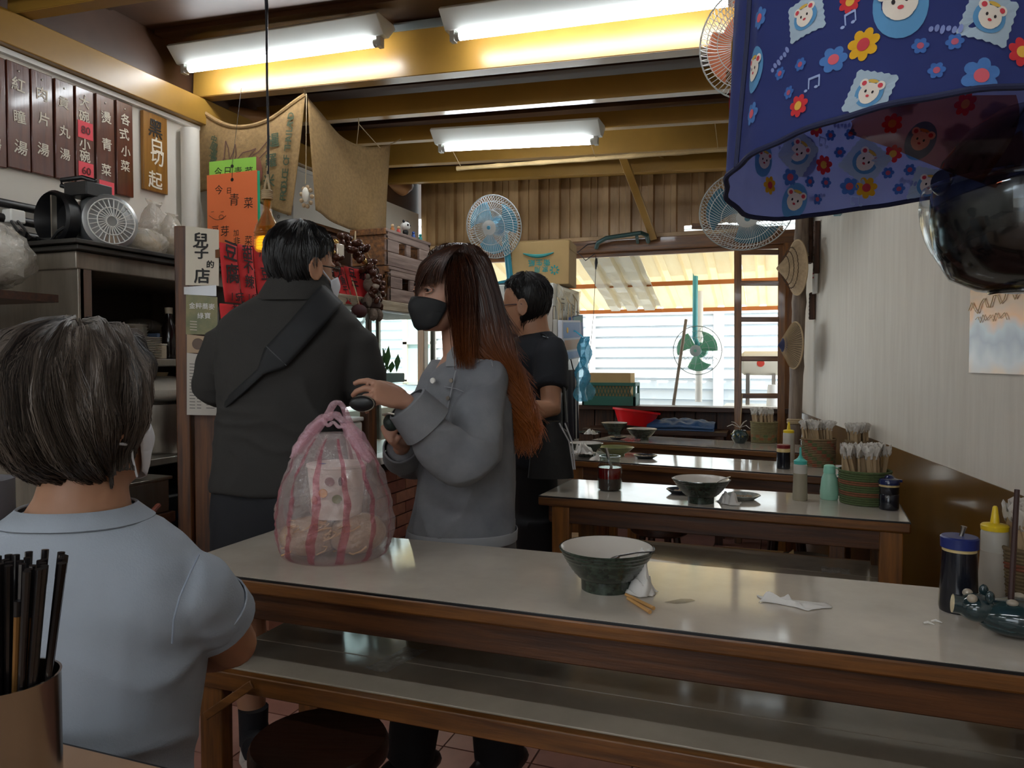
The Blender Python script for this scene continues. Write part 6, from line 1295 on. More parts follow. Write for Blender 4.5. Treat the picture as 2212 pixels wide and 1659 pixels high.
def cap_hair(par, o, M, k, hairline, thick, m, nst, slen, r0, seed, crown=(-.35,.2), lift=.004, part_noise=.006, sweep=.25, fuzz=.3):
    T = lambda p: V(o) + M @ (V(p)*k)
    def H(th, v):                           # v 0 at the hairline, 1 at the crown
        zh = hairline(th); z = zh + (.233-zh)*(1-(1-v)**1.5); p = head_pt(th, z); q = p - V((0,-.01,.1)); t = thick(th, v)*(min(1, v*5+.12)); q.normalize()
        return p + q*(t + part_noise*mnoise.noise((th*4, v*5, seed)) + part_noise*.5*mnoise.noise((th*13, v*3, seed+4)))
    mb = MB(); nt_, nv_ = 64, 26
    mb.rings([[T(H(2*PI*j/nt_, i/nv_)) for j in range(nt_)] for i in range(nv_+1)])
    nb = len(mb.v); mb.att['rnd'] = [random.random()*.6 for _ in range(nb)]; mb.att['tip'] = [0]*nb
    random.seed(seed); ps = []
    for i in range(nst):
        th = random.random()*2*PI; v0 = random.random()**.8*.96+.04; L_ = slen*random.uniform(.6,1.2); dv = L_/.22; cl = mnoise.noise((math.cos(th)*3.2, math.sin(th)*3.2, v0*3+seed))
        sw = sweep*(1.5*cl + .35*random.uniform(-1,1)*fuzz/.3 + .25*(1 if math.sin(th) > 0 else -1)); lf = lift*(.4 + .9*abs(mnoise.noise((th*5, v0*6, seed+2))) + .5*random.random()); pts = []
        for j in range(8):
            t = j/7; v = v0 - dv*t; e = min(.13, max(0, -v)); p = H(th+sw*t*(1-.3*t), max(v, .0)); q = (p - V((0,-.01,.1))).normalized()
            pts.append(T(p + q*(lf*(.35+.8*t)) + V((0,0,-e*.2))))
        ps.append((pts, max(0, min(1, (.35+1.0*mnoise.noise((math.cos(th)*5, math.sin(th)*5, v0*4+seed+9))+.45*random.random())*(.25+.75*min(1, v0*1.7))))))  # darker near the hairline: real hair tone plus nape shade put into the colour
    strands(mb, ps, r0); return obj('hair', mb, m, par, world=False if False else True)
def seam(par, pts, r=.0012, m=None, name='seam'): return obj(name, MB().tube(pts, r, 6), m, par, world=True)

# ---- seated person in front (seen from behind)
dA = 1.12; A = thing('person', 'seated person with grey brown bobbed hair and pale blue grey T-shirt, seen from behind', 'person', PD(165,1400,dA).xy.to_3d()+V((0,0,.44)))
m_shA = mat('pale_blue_tee', '8d949d', .9, var=.05, scale=6, bump=.12, bscale=320)
fA = (FH*.93 + CR*.4).normalized(); hA = PD(176,1058,dA-.01)+V((0,0,.0)); MA = frame(fA, (Z + fA*-.06).normalized()); kA = .97
b = MB(); head_mesh(b, hA, MA, kA)
b.rings([ringe(PD(x,y,dA+dd), CR, w*dA/CAM_F, FH, w*dA/CAM_F*.95, 22, 2) for x, y, w, dd in ((182,940,74,.0),(182,1020,82,.0),(178,1070,92,.0),(168,1110,108,.0),(164,1150,115,.03),(160,1190,100,.04))])
shR, elR, wrR = PD(412,1272,dA-.0), PD(503,1392,dA+.1), PD(405,1425,dA+.3)
shL = PD(-120,1270,dA); elL = PD(-190,1480,dA+.12); wrL = PD(-60,1500,dA+.36)
for s_, e_, w_, th in ((shR,elR,wrR,1),(shL,elL,wrL,-1)):
    b.tube([s_, s_.lerp(e_,.5), e_, e_.lerp(w_,.35), w_], [.05,.046,.039,.037,.026], 16); hand(b, w_, (w_-e_).normalized()*.8+V((0,0,-.1)), V((0,0,1)), -th, .92)
remesh('body', b, .0052, m_skin2, A, 3)
b = MB(); sil(b, [(1097,72,268,.064,-.0),(1112,50,288,.078,-.005),(1135,-5,335,.09,0),(1165,-75,388,.1,.0),(1210,-125,432,.108,0),(1290,-140,450,.118,0),(1400,-130,440,.125,0),(1520,-120,428,.13,0),(1660,-105,402,.135,0),(1800,-100,400,.14,0)], dA)
for s_, e_ in ((shR,elR),(shL,elL)): b.tube([s_.lerp(e_,-.3)-V((0,0,.02)), s_.lerp(e_,.0), s_.lerp(e_,.3), s_.lerp(e_,.6)], [.045,.063,.064,.06], 20)
arm_pit = PD(432,1420,dA-.09)
tee = remesh('tshirt', b, .0075, m_shA, A, 6, crease(.0035, (6,6,8), 2.6, ((arm_pit,.07,.016),(PD(300,1400,dA-.12),.12,.004),(PD(330,1600,dA-.13),.16,.008))))
obj('neck_band', MB().rings([ringe(PD(169,y,dA-.001), CR, w*dA/CAM_F+.004, FH, bb+.005, 48, 2.3) for y, w, bb in ((1094,104,.062),(1092,108,.065),(1098,113,.069),(1110,127,.077),(1121,143,.084),(1123,143,.082))], caps=False), m_shA, A, world=True, solid=.003)
m_seamA = mat('seam_thread','8a94a4',.9)
cu = MB(); q = (elR-shR).normalized(); u1 = q.orthogonal().normalized(); u2 = q.cross(u1); c_ = shR.lerp(elR,.6)
cu.rings([ringe(c_+q*(t-.012), u1, r_, u2, r_, 28, 2) for t, r_ in ((-.028,.0625),(-.027,.0645),(.004,.0645),(.006,.062))], caps=False); obj('sleeve_hem', cu, m_shA, A, world=True, solid=.002)
def on_back(x, y, w=.0): return PD(x, y, dA-.118+w)
seam(A, [PD(x,y,dA+dd) for x, y, dd in ((430,1198,-.05),(412,1235,-.085),(388,1290,-.115),(375,1340,-.122),(372,1390,-.124))], .0014, m_seamA)
zl = lambda th: (.19 if math.cos(th) > .55 else (.05+.10*max(0,math.cos(th)+.35) if math.cos(th) > -.35 else .028+.03*abs(math.sin(th))))
def hlA(th): c = math.cos(th); return .165 if c > .75 else (.062+.103*((c-.15)/.6) if c > .15 else (.062 if c > -.25 else (.012+.05*max(0,1-(-.25-c)/.35))))
def thA(th, v): return (.024 + .014*math.sin(PI*min(1,v*1.1)))*(1.12 if math.cos(th) < .3 else .8)
random.seed(3)
cap_hair(A, hA, MA, kA, hlA, thA, hairmat('grey_brown_hair', '15100e', '655a51', .4, spec=.4), 8000, .14, .0008, 9, lift=.006, part_noise=.016, sweep=.4)
T_A = lambda p: hA + MA @ (V(p)*kA)
def mask_mesh(T, z0=.004, z1=.098, t0=1.15, k=.006, nose=.02):
    def fn(u, v):
        th = (u-.5)*2*t0; z = z0 + (z1-z0)*v*(1 - .22*(2*u-1)**2*(1 if v > .5 else 0)) + .018*(2*u-1)**2*(1-v); p = head_pt(th, max(z,.002)); e = math.exp(-(th/.4)**2)*math.exp(-((v-.72)/.35)**2)
        return T(p + V((math.sin(th), math.cos(th), 0))*(k + nose*e + .006*math.exp(-(th/.7)**2)))
    return MB().grid(fn, 24, 16)
m_wmask = mat('white_mask','d6d8de',.8)
mk = obj('face_mask', mask_mesh(T_A, t0=1.12, k=.008), m_wmask, A, world=True, solid=.002)
obj('ear_loop', MB().tube([T_A((.074,.03,.07)), T_A((.084,.0,.075)), T_A((.086,-.022,.1))], .0022, 6), m_wmask, mk, world=True)
obj('mask_edge', MB().tube([T_A((.074,.03,.075)), T_A((.075,.03,.05)), T_A((.066,.045,.018))], .0016, 6), m_wmask, mk, world=True)
b = MB(); hipA = PD(150,1720,dA)
for s in (-1,1): h = V((-1.22+.085*s, .9, .53)); b.tube([h+V((0,-.08,0)), h+V((-.02,.06,.0)), h+V((-.08,.22,-.005)), h+V((-.1,.26,-.12)), h+V((-.08,.16,-.46))], [.085,.085,.065,.055,.045], 16)
remesh('trousers', b, .012, mat('dark_trousers','1f2026',.9), A, 4)
for s in (-1,1): obj('shoe', MB().ell((-1.3+.085*s, 1.06, .045), (.045,.12,.04), None, 16, 10), m_black, A, world=True)

# ---- standing man in dark shirt (seen from behind)
dB = 2.42; Bp = thing('person', 'standing man in charcoal polo with a dark sling strap across his back', 'person', PD(610,1600,dB).xy.to_3d())
m_shB = mat('charcoal_polo', '2c2a28', .9, var=.06, scale=5, bump=.1, bscale=260); m_trB = mat('black_shorts','16171c',.85)
fB = (FH*.76 + CR*.65).normalized(); hB = PD(655,663,dB); MB_ = frame(fB, (Z + fB*.1).normalized()); kB = 1.09
b = MB(); head_mesh(b, hB, MB_, kB); T_B = lambda p: hB + MB_ @ (V(p)*kB)
b.rings([ringe(PD(x,y,dB), CR, w*dB/CAM_F, FH, w*dB/CAM_F, 20, 2) for x, y, w in ((655,570,42),(648,620,45),(642,650,50),(640,680,46))])
sr, er, wr_ = PD(764,738,dB), PD(792,838,dB+.03), PD(700,872,dB+.3); sl, el_, wl_ = PD(494,738,dB), PD(462,838,dB+.05), PD(545,872,dB+.32)
for s_, e_, w_, th in ((sr,er,wr_,1),(sl,el_,wl_,-1)):
    b.tube([s_, s_.lerp(e_,.5), e_, e_.lerp(w_,.35), w_], [.058,.052,.045,.043,.03], 16); hand(b, w_, (w_-e_), V((0,0,1)), -th)
for hp, kn, an in ((PD(545,1080,dB), PD(530,1320,dB-.02), PD(548,1585,2.34)), (PD(665,1080,dB), PD(680,1320,dB-.0), PD(690,1585,2.44))):
    b.tube([hp, hp.lerp(kn,.5), kn, kn.lerp(an,.35), kn.lerp(an,.8), an], [.095,.085,.062,.062,.042,.04], 16)
    ft = V((an.x,an.y,0)); tw_ = FH*.9 - CR*.25
    sh = MB(); sh.rings([ringe(ft - tw_*.09 + tw_*t + V((0,0,.03+h*.5)), CR, w_, Z, h*.5+.004, 16, 2.5) for t, w_, h in ((0,.03,.07),(.03,.038,.075),(.1,.04,.07),(.18,.045,.05),(.25,.036,.04),(.275,.02,.03))]); 
    shoe = obj('shoe', sh, mat('dark_canvas','17171c',.8), Bp, world=True); so = MB(); so.rings([ringe(ft - tw_*.095 + tw_*t + V((0,0,.018)), CR, w_, Z, .017, 16, 3) for t, w_ in ((0,.03),(.03,.042),(.1,.044),(.18,.049),(.26,.038),(.285,.02))]); obj('sole', so, mat('white_sole','c9c0b8',.6), shoe, world=True)
    obj('sock', MB().tube([an+V((0,0,-.03)), an+V((0,0,.06)), an+V((0,0,.085))], [.043,.045,.046], 16), mat('dark_sock','14141a',.9), Bp, world=True)
remesh('body', b, .0065, m_skin2, Bp, 3)
rowsB = [(618,592,700,.072,0),(640,565,722,.085,0),(668,512,745,.105,0),(700,478,778,.125,0),(745,472,782,.14,0),(800,478,764,.148,0),(860,482,744,.152,0),(930,474,742,.16,0),(1000,464,744,.165,0),(1045,459,746,.168,0),(1056,458,746,.165,0)]
b = MB(); sil(b, rowsB, dB, 36)
for s_, e_, w_ in ((sr,er,wr_),(sl,el_,wl_)): b.tube([s_.lerp(e_,-.2), s_, s_.lerp(e_,.5), e_, e_.lerp(w_,.2)], [.045,.07,.074,.068,.06], 20)
remesh('shirt', b, .0085, m_shB, Bp, 6, crease(.007, (5,5,10), 2.6, ((PD(530,850,dB-.14),.12,.012),(PD(600,1010,dB-.16),.2,.008),(PD(730,880,dB-.1),.1,.01))))
obj('collar', MB().rings([ringe(PD(x,y,dB-.002), CR, w*dB/CAM_F, FH, w*dB/CAM_F*.9, 36, 2) for x, y, w in ((648,592,52),(648,588,54),(646,596,60),(640,648,84),(640,652,83),(646,600,56))], caps=False), m_shB, Bp, world=True, solid=.002)
def surfB(x, y, off=.008):
    for a_, c_ in zip(rowsB, rowsB[1:]):
        if y <= c_[0]: break
    t = (y-a_[0])/(c_[0]-a_[0]); l, r, bb = [a_[i]+(c_[i]-a_[i])*t for i in (1,2,3)]; u = ((x-(l+r)/2)/((r-l)/2)); u = max(-.995, min(.995, u))
    return PD(x, y, dB - bb*(1-abs(u)**2.3)**(1/2.3) - off)
def strapB(u, v):
    x = 718 + (478-718)*v; y = 634 + (880-634)*v + 12*math.sin(PI*v); w = (30 if v < .52 else 30-22*min(1,(v-.52)/.12)); nx, ny = .72, .69
    return surfB(x+nx*w*(2*u-1), y+ny*w*(2*u-1), .03 + .035*min(1,max(0,(v-.5)*2.2)) - .006*(2*u-1)**4)
obj('sling_strap', MB().grid(strapB, 8, 48), mat('black_webbing','0f1013',.75), Bp, world=True, solid=.006)
obj('strap_stitch', MB().tube([strapB(u_, .5)+V((0,0,0))-FH*.004 for u_ in (0,.3,.6,1)], .0016, 5), mat('grey_thread','4a4a4c',.8), Bp, world=True)
b = MB(); sil(b, [(1046,466,742,.155,0),(1090,462,744,.16,0),(1180,460,738,.15,0)], dB)
for hp, kn in ((PD(545,1120,dB), PD(530,1320,dB-.02)), (PD(665,1120,dB), PD(680,1320,dB))): b.tube([hp, hp.lerp(kn,.5), kn], [.115,.105,.092], 18)
remesh('shorts', b, .011, m_trB, Bp, 5, crease(.004, (7,7,5)))
def hlB(th): c = math.cos(th); return .17 if c > .6 else (.125+.045*(c-.1)/.5 if c > .1 else (.125-.06*min(1,(.1-c)/.25) if c > -.35 else .05-.025*min(1,(-.35-c)/.4)))
cap_hair(Bp, hB, MB_, kB, hlB, lambda th, v: .012+.010*v, hairmat('black_hair','060607','1d1a1a',.4), 3000, .045, .0010, 4, lift=.006, part_noise=.006, sweep=.3)
def glasses(par, T, m):
    g = MB()
    for s in (-1,1):
        g.tube([T((.033*s+.022*math.cos(a), .099-.006*abs(math.cos(a)), .11+.017*math.sin(a))) for a in [2*PI*i/20 for i in range(21)]], .0018, 6); g.tube([T((.055*s,.094,.116)), T((.078*s,.05,.116)), T((.084*s,-.01,.118)), T((.083*s,-.03,.105))], .0022, 6)
    g.tube([T((-.011,.1,.114)), T((0,.102,.117)), T((.011,.1,.114))], .0018, 6)
    o = obj('spectacles', g, m, par, world=True)
    for s in (-1,1): obj('lens', MB().lathe([(.001,.001),(.021,.0),(.001,-.001)], 20, T((.033*s,.097,.11)), basis(T((.033*s,1.1,.11))-T((.033*s,.1,.11))), sy=.8), m_clear, o, world=True)
glasses(Bp, T_B, m_black)
mk = obj('face_mask', mask_mesh(T_B, k=.01), m_wmask, Bp, world=True, solid=.002)
obj('ear_loop', MB().tube([T_B((.068,.05,.078)), T_B((.082,.015,.1)), T_B((.084,-.01,.128))], .0028, 6), m_wmask, mk, world=True)

# ---- woman with long hair
dC = 2.2; Cp = thing('person', 'woman with long auburn hair, black mask and grey denim overshirt, holding a purse', 'person', PD(990,1640,dC).xy.to_3d())
m_shC = mat('grey_denim', '7c7d80', .85, col2='66686e', scale=9, bump=.12, bscale=420); m_mask = mat('black_mask','101113',.75)
fC = (-FH*.62 - CR*.80).normalized(); hC = PD(968,716,dC); MC = frame(fC, (Z + fC*.05).normalized()); kC = 1.03; T_C = lambda p: hC + MC @ (V(p)*kC)
b = MB(); head_mesh(b, hC, MC, kC)
b.rings([ringe(PD(x,y,dC+dd), CR, w*dC/CAM_F, FH, w*dC/CAM_F, 18, 2) for x, y, w, dd in ((985,670,36,.03),(990,730,36,.03),(1000,770,44,.02),(1008,800,70,.01))])
sN, eN, wN = PD(1056,822,dC-.07), PD(1003,1010,dC-.2), PD(876,868,dC-.27)
sF, eF, wF = PD(948,822,dC+.12), PD(880,1000,dC+.06), PD(866,962,dC-.1)
for s_, e_, w_ in ((sN,eN,wN),(sF,eF,wF)): b.tube([s_, s_.lerp(e_,.5), e_, e_.lerp(w_,.4), w_], [.045,.04,.036,.034,.023], 14)
hand(b, wN, PD(815,846,dC-.30)-wN, (V((0,0,1))*.75 - FH*.65), 1, 1.0, curls=((.28,.45,.3),(.4,.6,.4),(.55,.7,.45),(.75,.75,.5)), spread=.13)
hand(b, wF, PD(820,925,dC-.20)-wF, (-CR*.55 - FH*.75 + V((0,0,.25))), -1, .95, curls=((1.0,1.3,.7),(1.05,1.35,.7),(1.1,1.35,.7),(1.15,1.35,.7)), spread=.02)
remesh('body', b, .0034, m_skin, Cp, 2)
face_bits(Cp, hC, MC, kC, -.002)
obj('face_mask', mask_mesh(T_C, -.004, .094, 1.2, .009, .02), m_mask, Cp, world=True, solid=.0025)
obj('ear_loop', MB().tube([T_C((-.064,.052,.07)), T_C((-.08,.0,.1))], .002, 6), m_mask, Cp, world=True)
b = MB(); sil(b, [(757,985,1032,.05,.015),(768,968,1058,.065,.01),(785,948,1082,.085,.01),(815,928,1097,.1,0),(870,918,1104,.112,0),(950,912,1108,.12,0),(1050,897,1112,.125,0),(1130,884,1114,.13,0),(1165,880,1113,.13,.0)], dC, 32)
b.tube(*smooth_path([sN.lerp(eN,-.2), sN, sN.lerp(eN,.45), sN.lerp(eN,.8)+CR*.012, eN.lerp(sN,.06).lerp(wN,.08), eN.lerp(wN,.35)-Z*.008, eN.lerp(wN,.65), eN.lerp(wN,.96)], [.038,.06,.069,.077,.078,.068,.053,.045]), 24)
b.tube([sF.lerp(eF,-.2), sF, sF.lerp(eF,.5), eF+V((0,0,-.01)), eF.lerp(wF,.5), eF.lerp(wF,.9)], [.045,.06,.062,.062,.056,.044], 20)
remesh('overshirt', b, .007, m_shC, Cp, 5, crease(.008, (7,7,5), 2.6, ((PD(985,925,dC-.2),.09,.018),(PD(1020,985,dC-.25),.07,.014),(PD(1020,1120,dC-.1),.2,.006))))
tail = MB().grid(lambda u, v: PD(1015+98*u, 1120+(62+10*u)*v, dC-.115+.125*u**2.2+.006*math.sin(u*9)), 12, 8); obj('shirt_tail', tail, m_shC, Cp, world=True, solid=.003)
m_shC2 = mat('grey_denim_edge','8a8b8e',.85)
for p_ in (((1002,742),(1040,752),(1046,778),(1003,802),(990,775)),((978,748),(990,756),(985,792),(962,792),(965,765))):
    dd = -.088 if p_[0][0] > 990 else -.075; c = MB(); c.prism([PD(x,y,dC+dd+(.03 if i == 1 and p_[0][0] > 990 else 0)) for i, (x,y) in enumerate(p_)], (0,0,0), FH*.006); obj('collar', c, m_shC2, Cp, world=True, bevel=.002, smooth=False)
def srfC(x, y): 
    u = (x-1012)/95; return PD(x, y, dC - .112*max(0,1-abs(u)**2.3)**(1/2.3) - .009)
seam(Cp, [srfC(x,y) for x, y in ((985,800),(978,830),(970,870),(962,910),(955,950))], .0022, m_shC2, 'placket'); 
for i, (x, y) in enumerate(((975,822),(968,860),(960,900))): obj('button', MB().lathe([(.001,.003),(.006,.003),(.0065,0),(.001,-.001)], 14, srfC(x,y)-FH*.002, basis(-FH-CR*.4)), m_steel, Cp, world=True)
obj('button', MB().lathe([(.001,.004),(.008,.004),(.0085,0),(.001,-.001)], 14, srfC(936,822)-FH*.006, basis(-FH-CR*.6)), m_white, Cp, world=True, label='white snap button')
seam(Cp, [srfC(x,y) for x, y in ((960,835),(985,840),(1005,848),(1000,880),(985,905))], .0016, m_shC2, 'pocket_edge'); seam(Cp, [srfC(x,y) for x, y in ((1062,780),(1072,830),(1058,846),(1030,835))], .0016, m_shC2, 'seam')
for e_, w_, r_ in ((eN,wN,.056),(eF,wF,.05)):
    q = (w_-e_).normalized(); u1 = q.orthogonal().normalized(); u2 = q.cross(u1); L_ = (w_-e_).length; c_ = e_+q*(L_-.05); cf = MB(); cf.rings([ringe(c_+q*t, u1, rr, u2, rr*.92, 26, 2.2) for t, rr in ((-.04,r_*1.2),(-.038,r_*1.25),(.043,r_*1.03),(.046,r_*.95))], caps=False); obj('cuff', cf, m_shC, Cp, world=True, solid=.003)
obj('hem_band', MB().rings([ringe(PD((l+r)/2,y,dC), CR, (r-l)/2*dC/CAM_F, FH, bb, 40) for y, l, r, bb in ((1140,881,1117,.135),(1142,880,1118,.137),(1162,877,1117,.137),(1164,879,1115,.133))], caps=False), m_shC2, Cp, world=True, solid=.002)
b = MB(); sil(b, [(1120,905,1095,.1,0),(1200,900,1098,.105,0),(1260,905,1098,.1,0)], dC)
for hp, ft in ((PD(945,1210,dC), PD(885,1640,dC)), (PD(1050,1210,dC), PD(1078,1640,dC+.02))): b.tube([hp, hp.lerp(ft,.5), ft], [.085,.08,.075], 18)
remesh('trousers', b, .011, mat('black_trousers','101014',.85), Cp, 5, crease(.004, (7,7,4)))
for x, dd in ((885,0),(1078,.02)): p = PD(x,1650,dC+dd); obj('shoe', MB().ell((p.x,p.y,.045), (.045,.11,.045), frame(fC), 16, 10), m_black, Cp, world=True)
# hair: under-volume and strands
m_hC = hairmat('auburn_hair', '1a0c08', '40200f', .36, c3='9c5420', spec=.4)  # orange tip colour stands for backlight glowing through the ends
capC = [(523,965,1012,.03,.0),(530,940,1035,.06,.0),(545,920,1052,.085,0),(570,909,1062,.1,.005),(600,912,1072,.108,.01),(625,950,1080,.105,.02)]
curC = [(560,940,1058,.098,.02),(600,962,1070,.118,.02),(640,982,1082,.112,.015),(690,987,1094,.1,.0),(735,988,1104,.075,-.02),(765,1008,1112,.06,-.03),(800,1050,1124,.045,-.02),(840,1074,1136,.04,.0),(880,1092,1148,.04,.02),(920,1104,1162,.04,.03),(950,1112,1160,.035,.03),(975,1118,1156,.026,.03),(1000,1128,1148,.012,.03)]
def row_at(rows, y):
    for a, c in zip(rows, rows[1:]):
        if y <= c[0]: break
    t = min(1, max(0, (y-a[0])/(c[0]-a[0]))); return [a[i]+(c[i]-a[i])*t for i in range(1,5)]
def hp_(rows, y, s, front, k=1.0):
    l, r, bb, dd = row_at(rows, y); u = 2*s-1; return PD((l+r)/2+(r-l)/2*u*k, y, dC+dd-(1 if front else -1)*bb*k*math.sqrt(max(0,1-u*u*.98)))
b = MB(); b.rings([ringe(PD((l+r)/2, y+4, dC+dd), CR, (r-l)/2*dC/CAM_F*.93, FH, bb*.84, 24, 2) for y, l, r, bb, dd in capC]); 
rs = [ringe(PD((l+r)/2, y, dC+dd), CR, (r-l)/2*dC/CAM_F*.86, FH, bb*.82, 20, 2) for y, l, r, bb, dd in curC[:-3]]; b.rings(rs)
hm = MB(); nv0 = len(b.v); hm.v = b.v; hm.f = b.f; hm.mi = b.mi; ys = [(V((0,0,CAM_H))-p) for p in b.v]
hm.att['rnd'] = [.1]*nv0; hm.att['tip'] = [max(0, min(1, (1.38-p.z)/.34))**1.3*.55 for p in b.v]
random.seed(12); ps = []
def add_path(pts, rnd, tips):
    ps.append((pts, rnd)); 
def tipv(z): return max(0, min(1, (1.40-z)/.34))
for i in range(2600):
    s = random.random(); front = random.random() < .72; rnd = random.random(); ph = random.uniform(0,6); amp = random.uniform(.003,.011); yend = random.triangular(820,998,950) if random.random() < .75 else random.uniform(760,900); pts = []; k = random.uniform(.97,1.06); y0 = random.uniform(524,600) if random.random() < .75 else random.uniform(560,680)
    n = 16
    for j in range(n):
        y = y0 + (yend-y0)*j/(n-1)
        p = hp_(capC, y, .5+(s-.5)*(.9+.1*min(1,(y-523)/60)), front, random.uniform(1.0,1.04)) if y < 575 else None
        q = hp_(curC, y, s, front, k)
        if y < 575: t = max(0, (y-545)/30); p = p.lerp(q, t)
        else: p = q
        wv = amp*1.7*min(1.4, max(0,(y-680)/150)); p = p + CR*(wv*math.sin(y*.045+ph+s*4)) + FH*(wv*math.cos(y*.05+ph)); pts.append(p)
    add_path(pts, rnd, 0)
def face_hair(x, y, lift): return PD(x, y, dC - .03 - .085*max(0, 1-((x-985)/92)**2)**.5 - lift)
for i in range(900):                        # bangs from the parting across the forehead and down beside the eyes
    rnd = random.random(); a = random.random(); x1 = 896+ (a**1.3)*60; yl_ = 614 - 16*a + random.uniform(-22,12) + (random.uniform(10,50) if a < .12 else 0); pts = []; x0 = 988+random.uniform(-6,10); lf = random.uniform(.0,.014)
    for j in range(10):
        t = j/9; x = x0 + (x1-x0)*(math.sin(t*PI/2)**.9); y = 529 + 4*a + (yl_-529)*t**1.25; pts.append(face_hair(x, y, lf + .012*math.sin(t*PI)))
    add_path(pts, rnd, 0)
for i in range(1100):                       # side hair over the ear, framing the mask
    rnd = random.random(); a = random.random(); yl_ = random.uniform(690,800); pts = []; x0 = 986+random.uniform(-4,14); lf = random.uniform(.004,.02)
    for j in range(14):
        t = j/13; y = 528 + (yl_-528)*t; x = x0 + (-34*(1-a)+30*a)*math.sin(min(1,t*2.2)*PI/2) + (24-14*a)*t*(1.3-a*.6) + 3*math.sin(t*7+rnd*6); pts.append(PD(x, y, dC - .02 - .095*math.sin(min(1,t*3)*PI/2)*(1-.25*t) - lf))
    add_path(pts, rnd, 0)
for i in range(90):                         # flyaway tips at the back edge
    s = random.uniform(.8,1); y0 = random.uniform(640,900); L_ = random.uniform(40,90); w = random.uniform(.5,1.3); pts = [PD(row_at(curC,min(y0+L_*t,975))[1] + w*22*t*t*random.uniform(.9,1.1), y0+L_*t, dC+.02) for t in (0,.25,.5,.75,1)]; add_path(pts, random.random(), 0)
c0 = len(hm.v); strands(hm, ps, .0011)
for i in range(c0, len(hm.v)): hm.att['tip'][i] = tipv(hm.v[i].z)**1.2*.9
obj('hair', hm, m_hC, Cp, world=True)
# purse she holds
pu = thing('coin_purse', 'small dark green purse held in the woman\'s hands', 'purse', PD(846,912,dC-.24)); k = MB(); k.ell((0,0,0), (.035,.022,.024), frame(CR), 18, 10)
obj('purse_body', k, mat('dark_green_leather','1a2622',.5,bump=.3,bscale=60), pu); obj('zip', MB().tube([V((-.02,-.012,.02)), V((.0,-.018,.024)), V((.03,-.012,.02))], .003, 6), m_steel, pu)
ph = thing('dark_card_case', 'dark oval case pinched in the woman\'s near hand', 'case', PD(783,872,dC-.33)); obj('case_body', MB().ell((0,0,0), (.034,.012,.02), frame(-FH), 18, 10), m_black, ph); obj('rim', MB().tube([V((.034*math.cos(a), 0, .02*math.sin(a))) for a in [2*PI*i/20 for i in range(21)]], .0015, 5), m_dsteel, ph)

# ---- man in navy behind her
dD = 3.1; Dp = thing('person', 'man in navy T-shirt and thin glasses behind the woman, looking away left', 'person', PD(1160,1500,dD).xy.to_3d())
m_shD = mat('navy_tee','15181f',.9,bump=.1,bscale=240); fD = (-CR*.95 + FH*.3).normalized(); hD = PD(1134,722,dD); MD = frame(fD, (Z - fD*.1).normalized()); kD = 1.02; T_D = lambda p: hD + MD @ (V(p)*kD)
b = MB(); head_mesh(b, hD, MD, kD)
b.rings([ringe(PD(x,y,dD), CR, w*dD/CAM_F, FH, w*dD/CAM_F, 18, 2) for x, y, w in ((1148,650,30),(1154,710,32),(1160,740,42),(1162,760,55))])
s_, e_, w_ = PD(1190,768,dD-.12), PD(1190,882,dD-.21), PD(1105,892,dD-.34); b.tube([s_, s_.lerp(e_,.5), e_, e_.lerp(w_,.4), w_], [.05,.047,.042,.04,.028], 14); hand(b, w_, w_-e_, V((0,0,1)), 1)
s2, e2, w2 = PD(1130,765,dD+.16), PD(1120,880,dD+.18), PD(1060,910,dD+.05); b.tube([s2, s2.lerp(e2,.5), e2, e2.lerp(w2,.4), w2], [.05,.047,.042,.04,.028], 14); hand(b, w2, w2-e2, V((0,0,1)), -1)
remesh('body', b, .0065, m_skin2, Dp, 3); face_bits(Dp, hD, MD, kD)
b = MB(); sil(b, [(716,1132,1190,.06,0),(735,1112,1212,.1,0),(765,1100,1220,.125,0),(830,1096,1216,.125,0),(920,1100,1214,.125,0),(1005,1104,1216,.145,0)], dD)
b.tube([s_.lerp(e_,-.3), s_, s_.lerp(e_,.66)], [.05,.068,.07], 18); b.tube([s2.lerp(e2,-.3), s2, s2.lerp(e2,.75)], [.05,.066,.068], 18)
remesh('tshirt', b, .009, m_shD, Dp, 5, crease(.004,(7,7,7)))
for k_ in (0, 1): obj('sleeve_stripe', MB().tube([PD(1172+14*k_,726+8*k_,dD-.135), PD(1186+12*k_,730+9*k_,dD-.14)], .005, 6, flat=.4), mat('pale_stripe','9aa0a8',.8), Dp, world=True)
b = MB(); sil(b, [(985,1106,1206,.13,0),(1050,1108,1204,.14,0),(1140,1112,1200,.13,0)], dD)
for sgn in (-.09,.09): h = PD(1155,1110,dD) + FH*sgn; f_ = V((h.x+.01,h.y,.09)); b.tube([h, h.lerp(f_,.5), f_], [.085,.075,.062], 16); obj('shoe', MB().ell((h.x-.04,h.y,.045), (.13,.045,.045), None, 16, 10), m_black, Dp, world=True)
remesh('trousers', b, .012, mat('black_trousers','101014',.85), Dp, 5, crease(.004,(7,7,4)))
def hlD(th): c = math.cos(th); return .185 if c > .5 else (.13+.055*(c-.1)/.4 if c > .1 else (.13-.07*min(1,(.1-c)/.25) if c > -.35 else .05-.02*min(1,(-.35-c)/.4)))
cap_hair(Dp, hD, MD, kD, hlD, lambda th, v: .006+.012*v, hairmat('black_hair','060607','1d1a1a',.4), 1500, .035, .0011, 6, lift=.008, part_noise=.005, sweep=.3)
glasses(Dp, T_D, mat('dark_red_frame','3a1a1a',.4))
sb_ = thing('shoulder_bag', 'black shoulder bag with white piping worn by the man in navy', 'bag', PD(1190,1010,dD-.2)); cb = PD(1190,968,dD-.22)
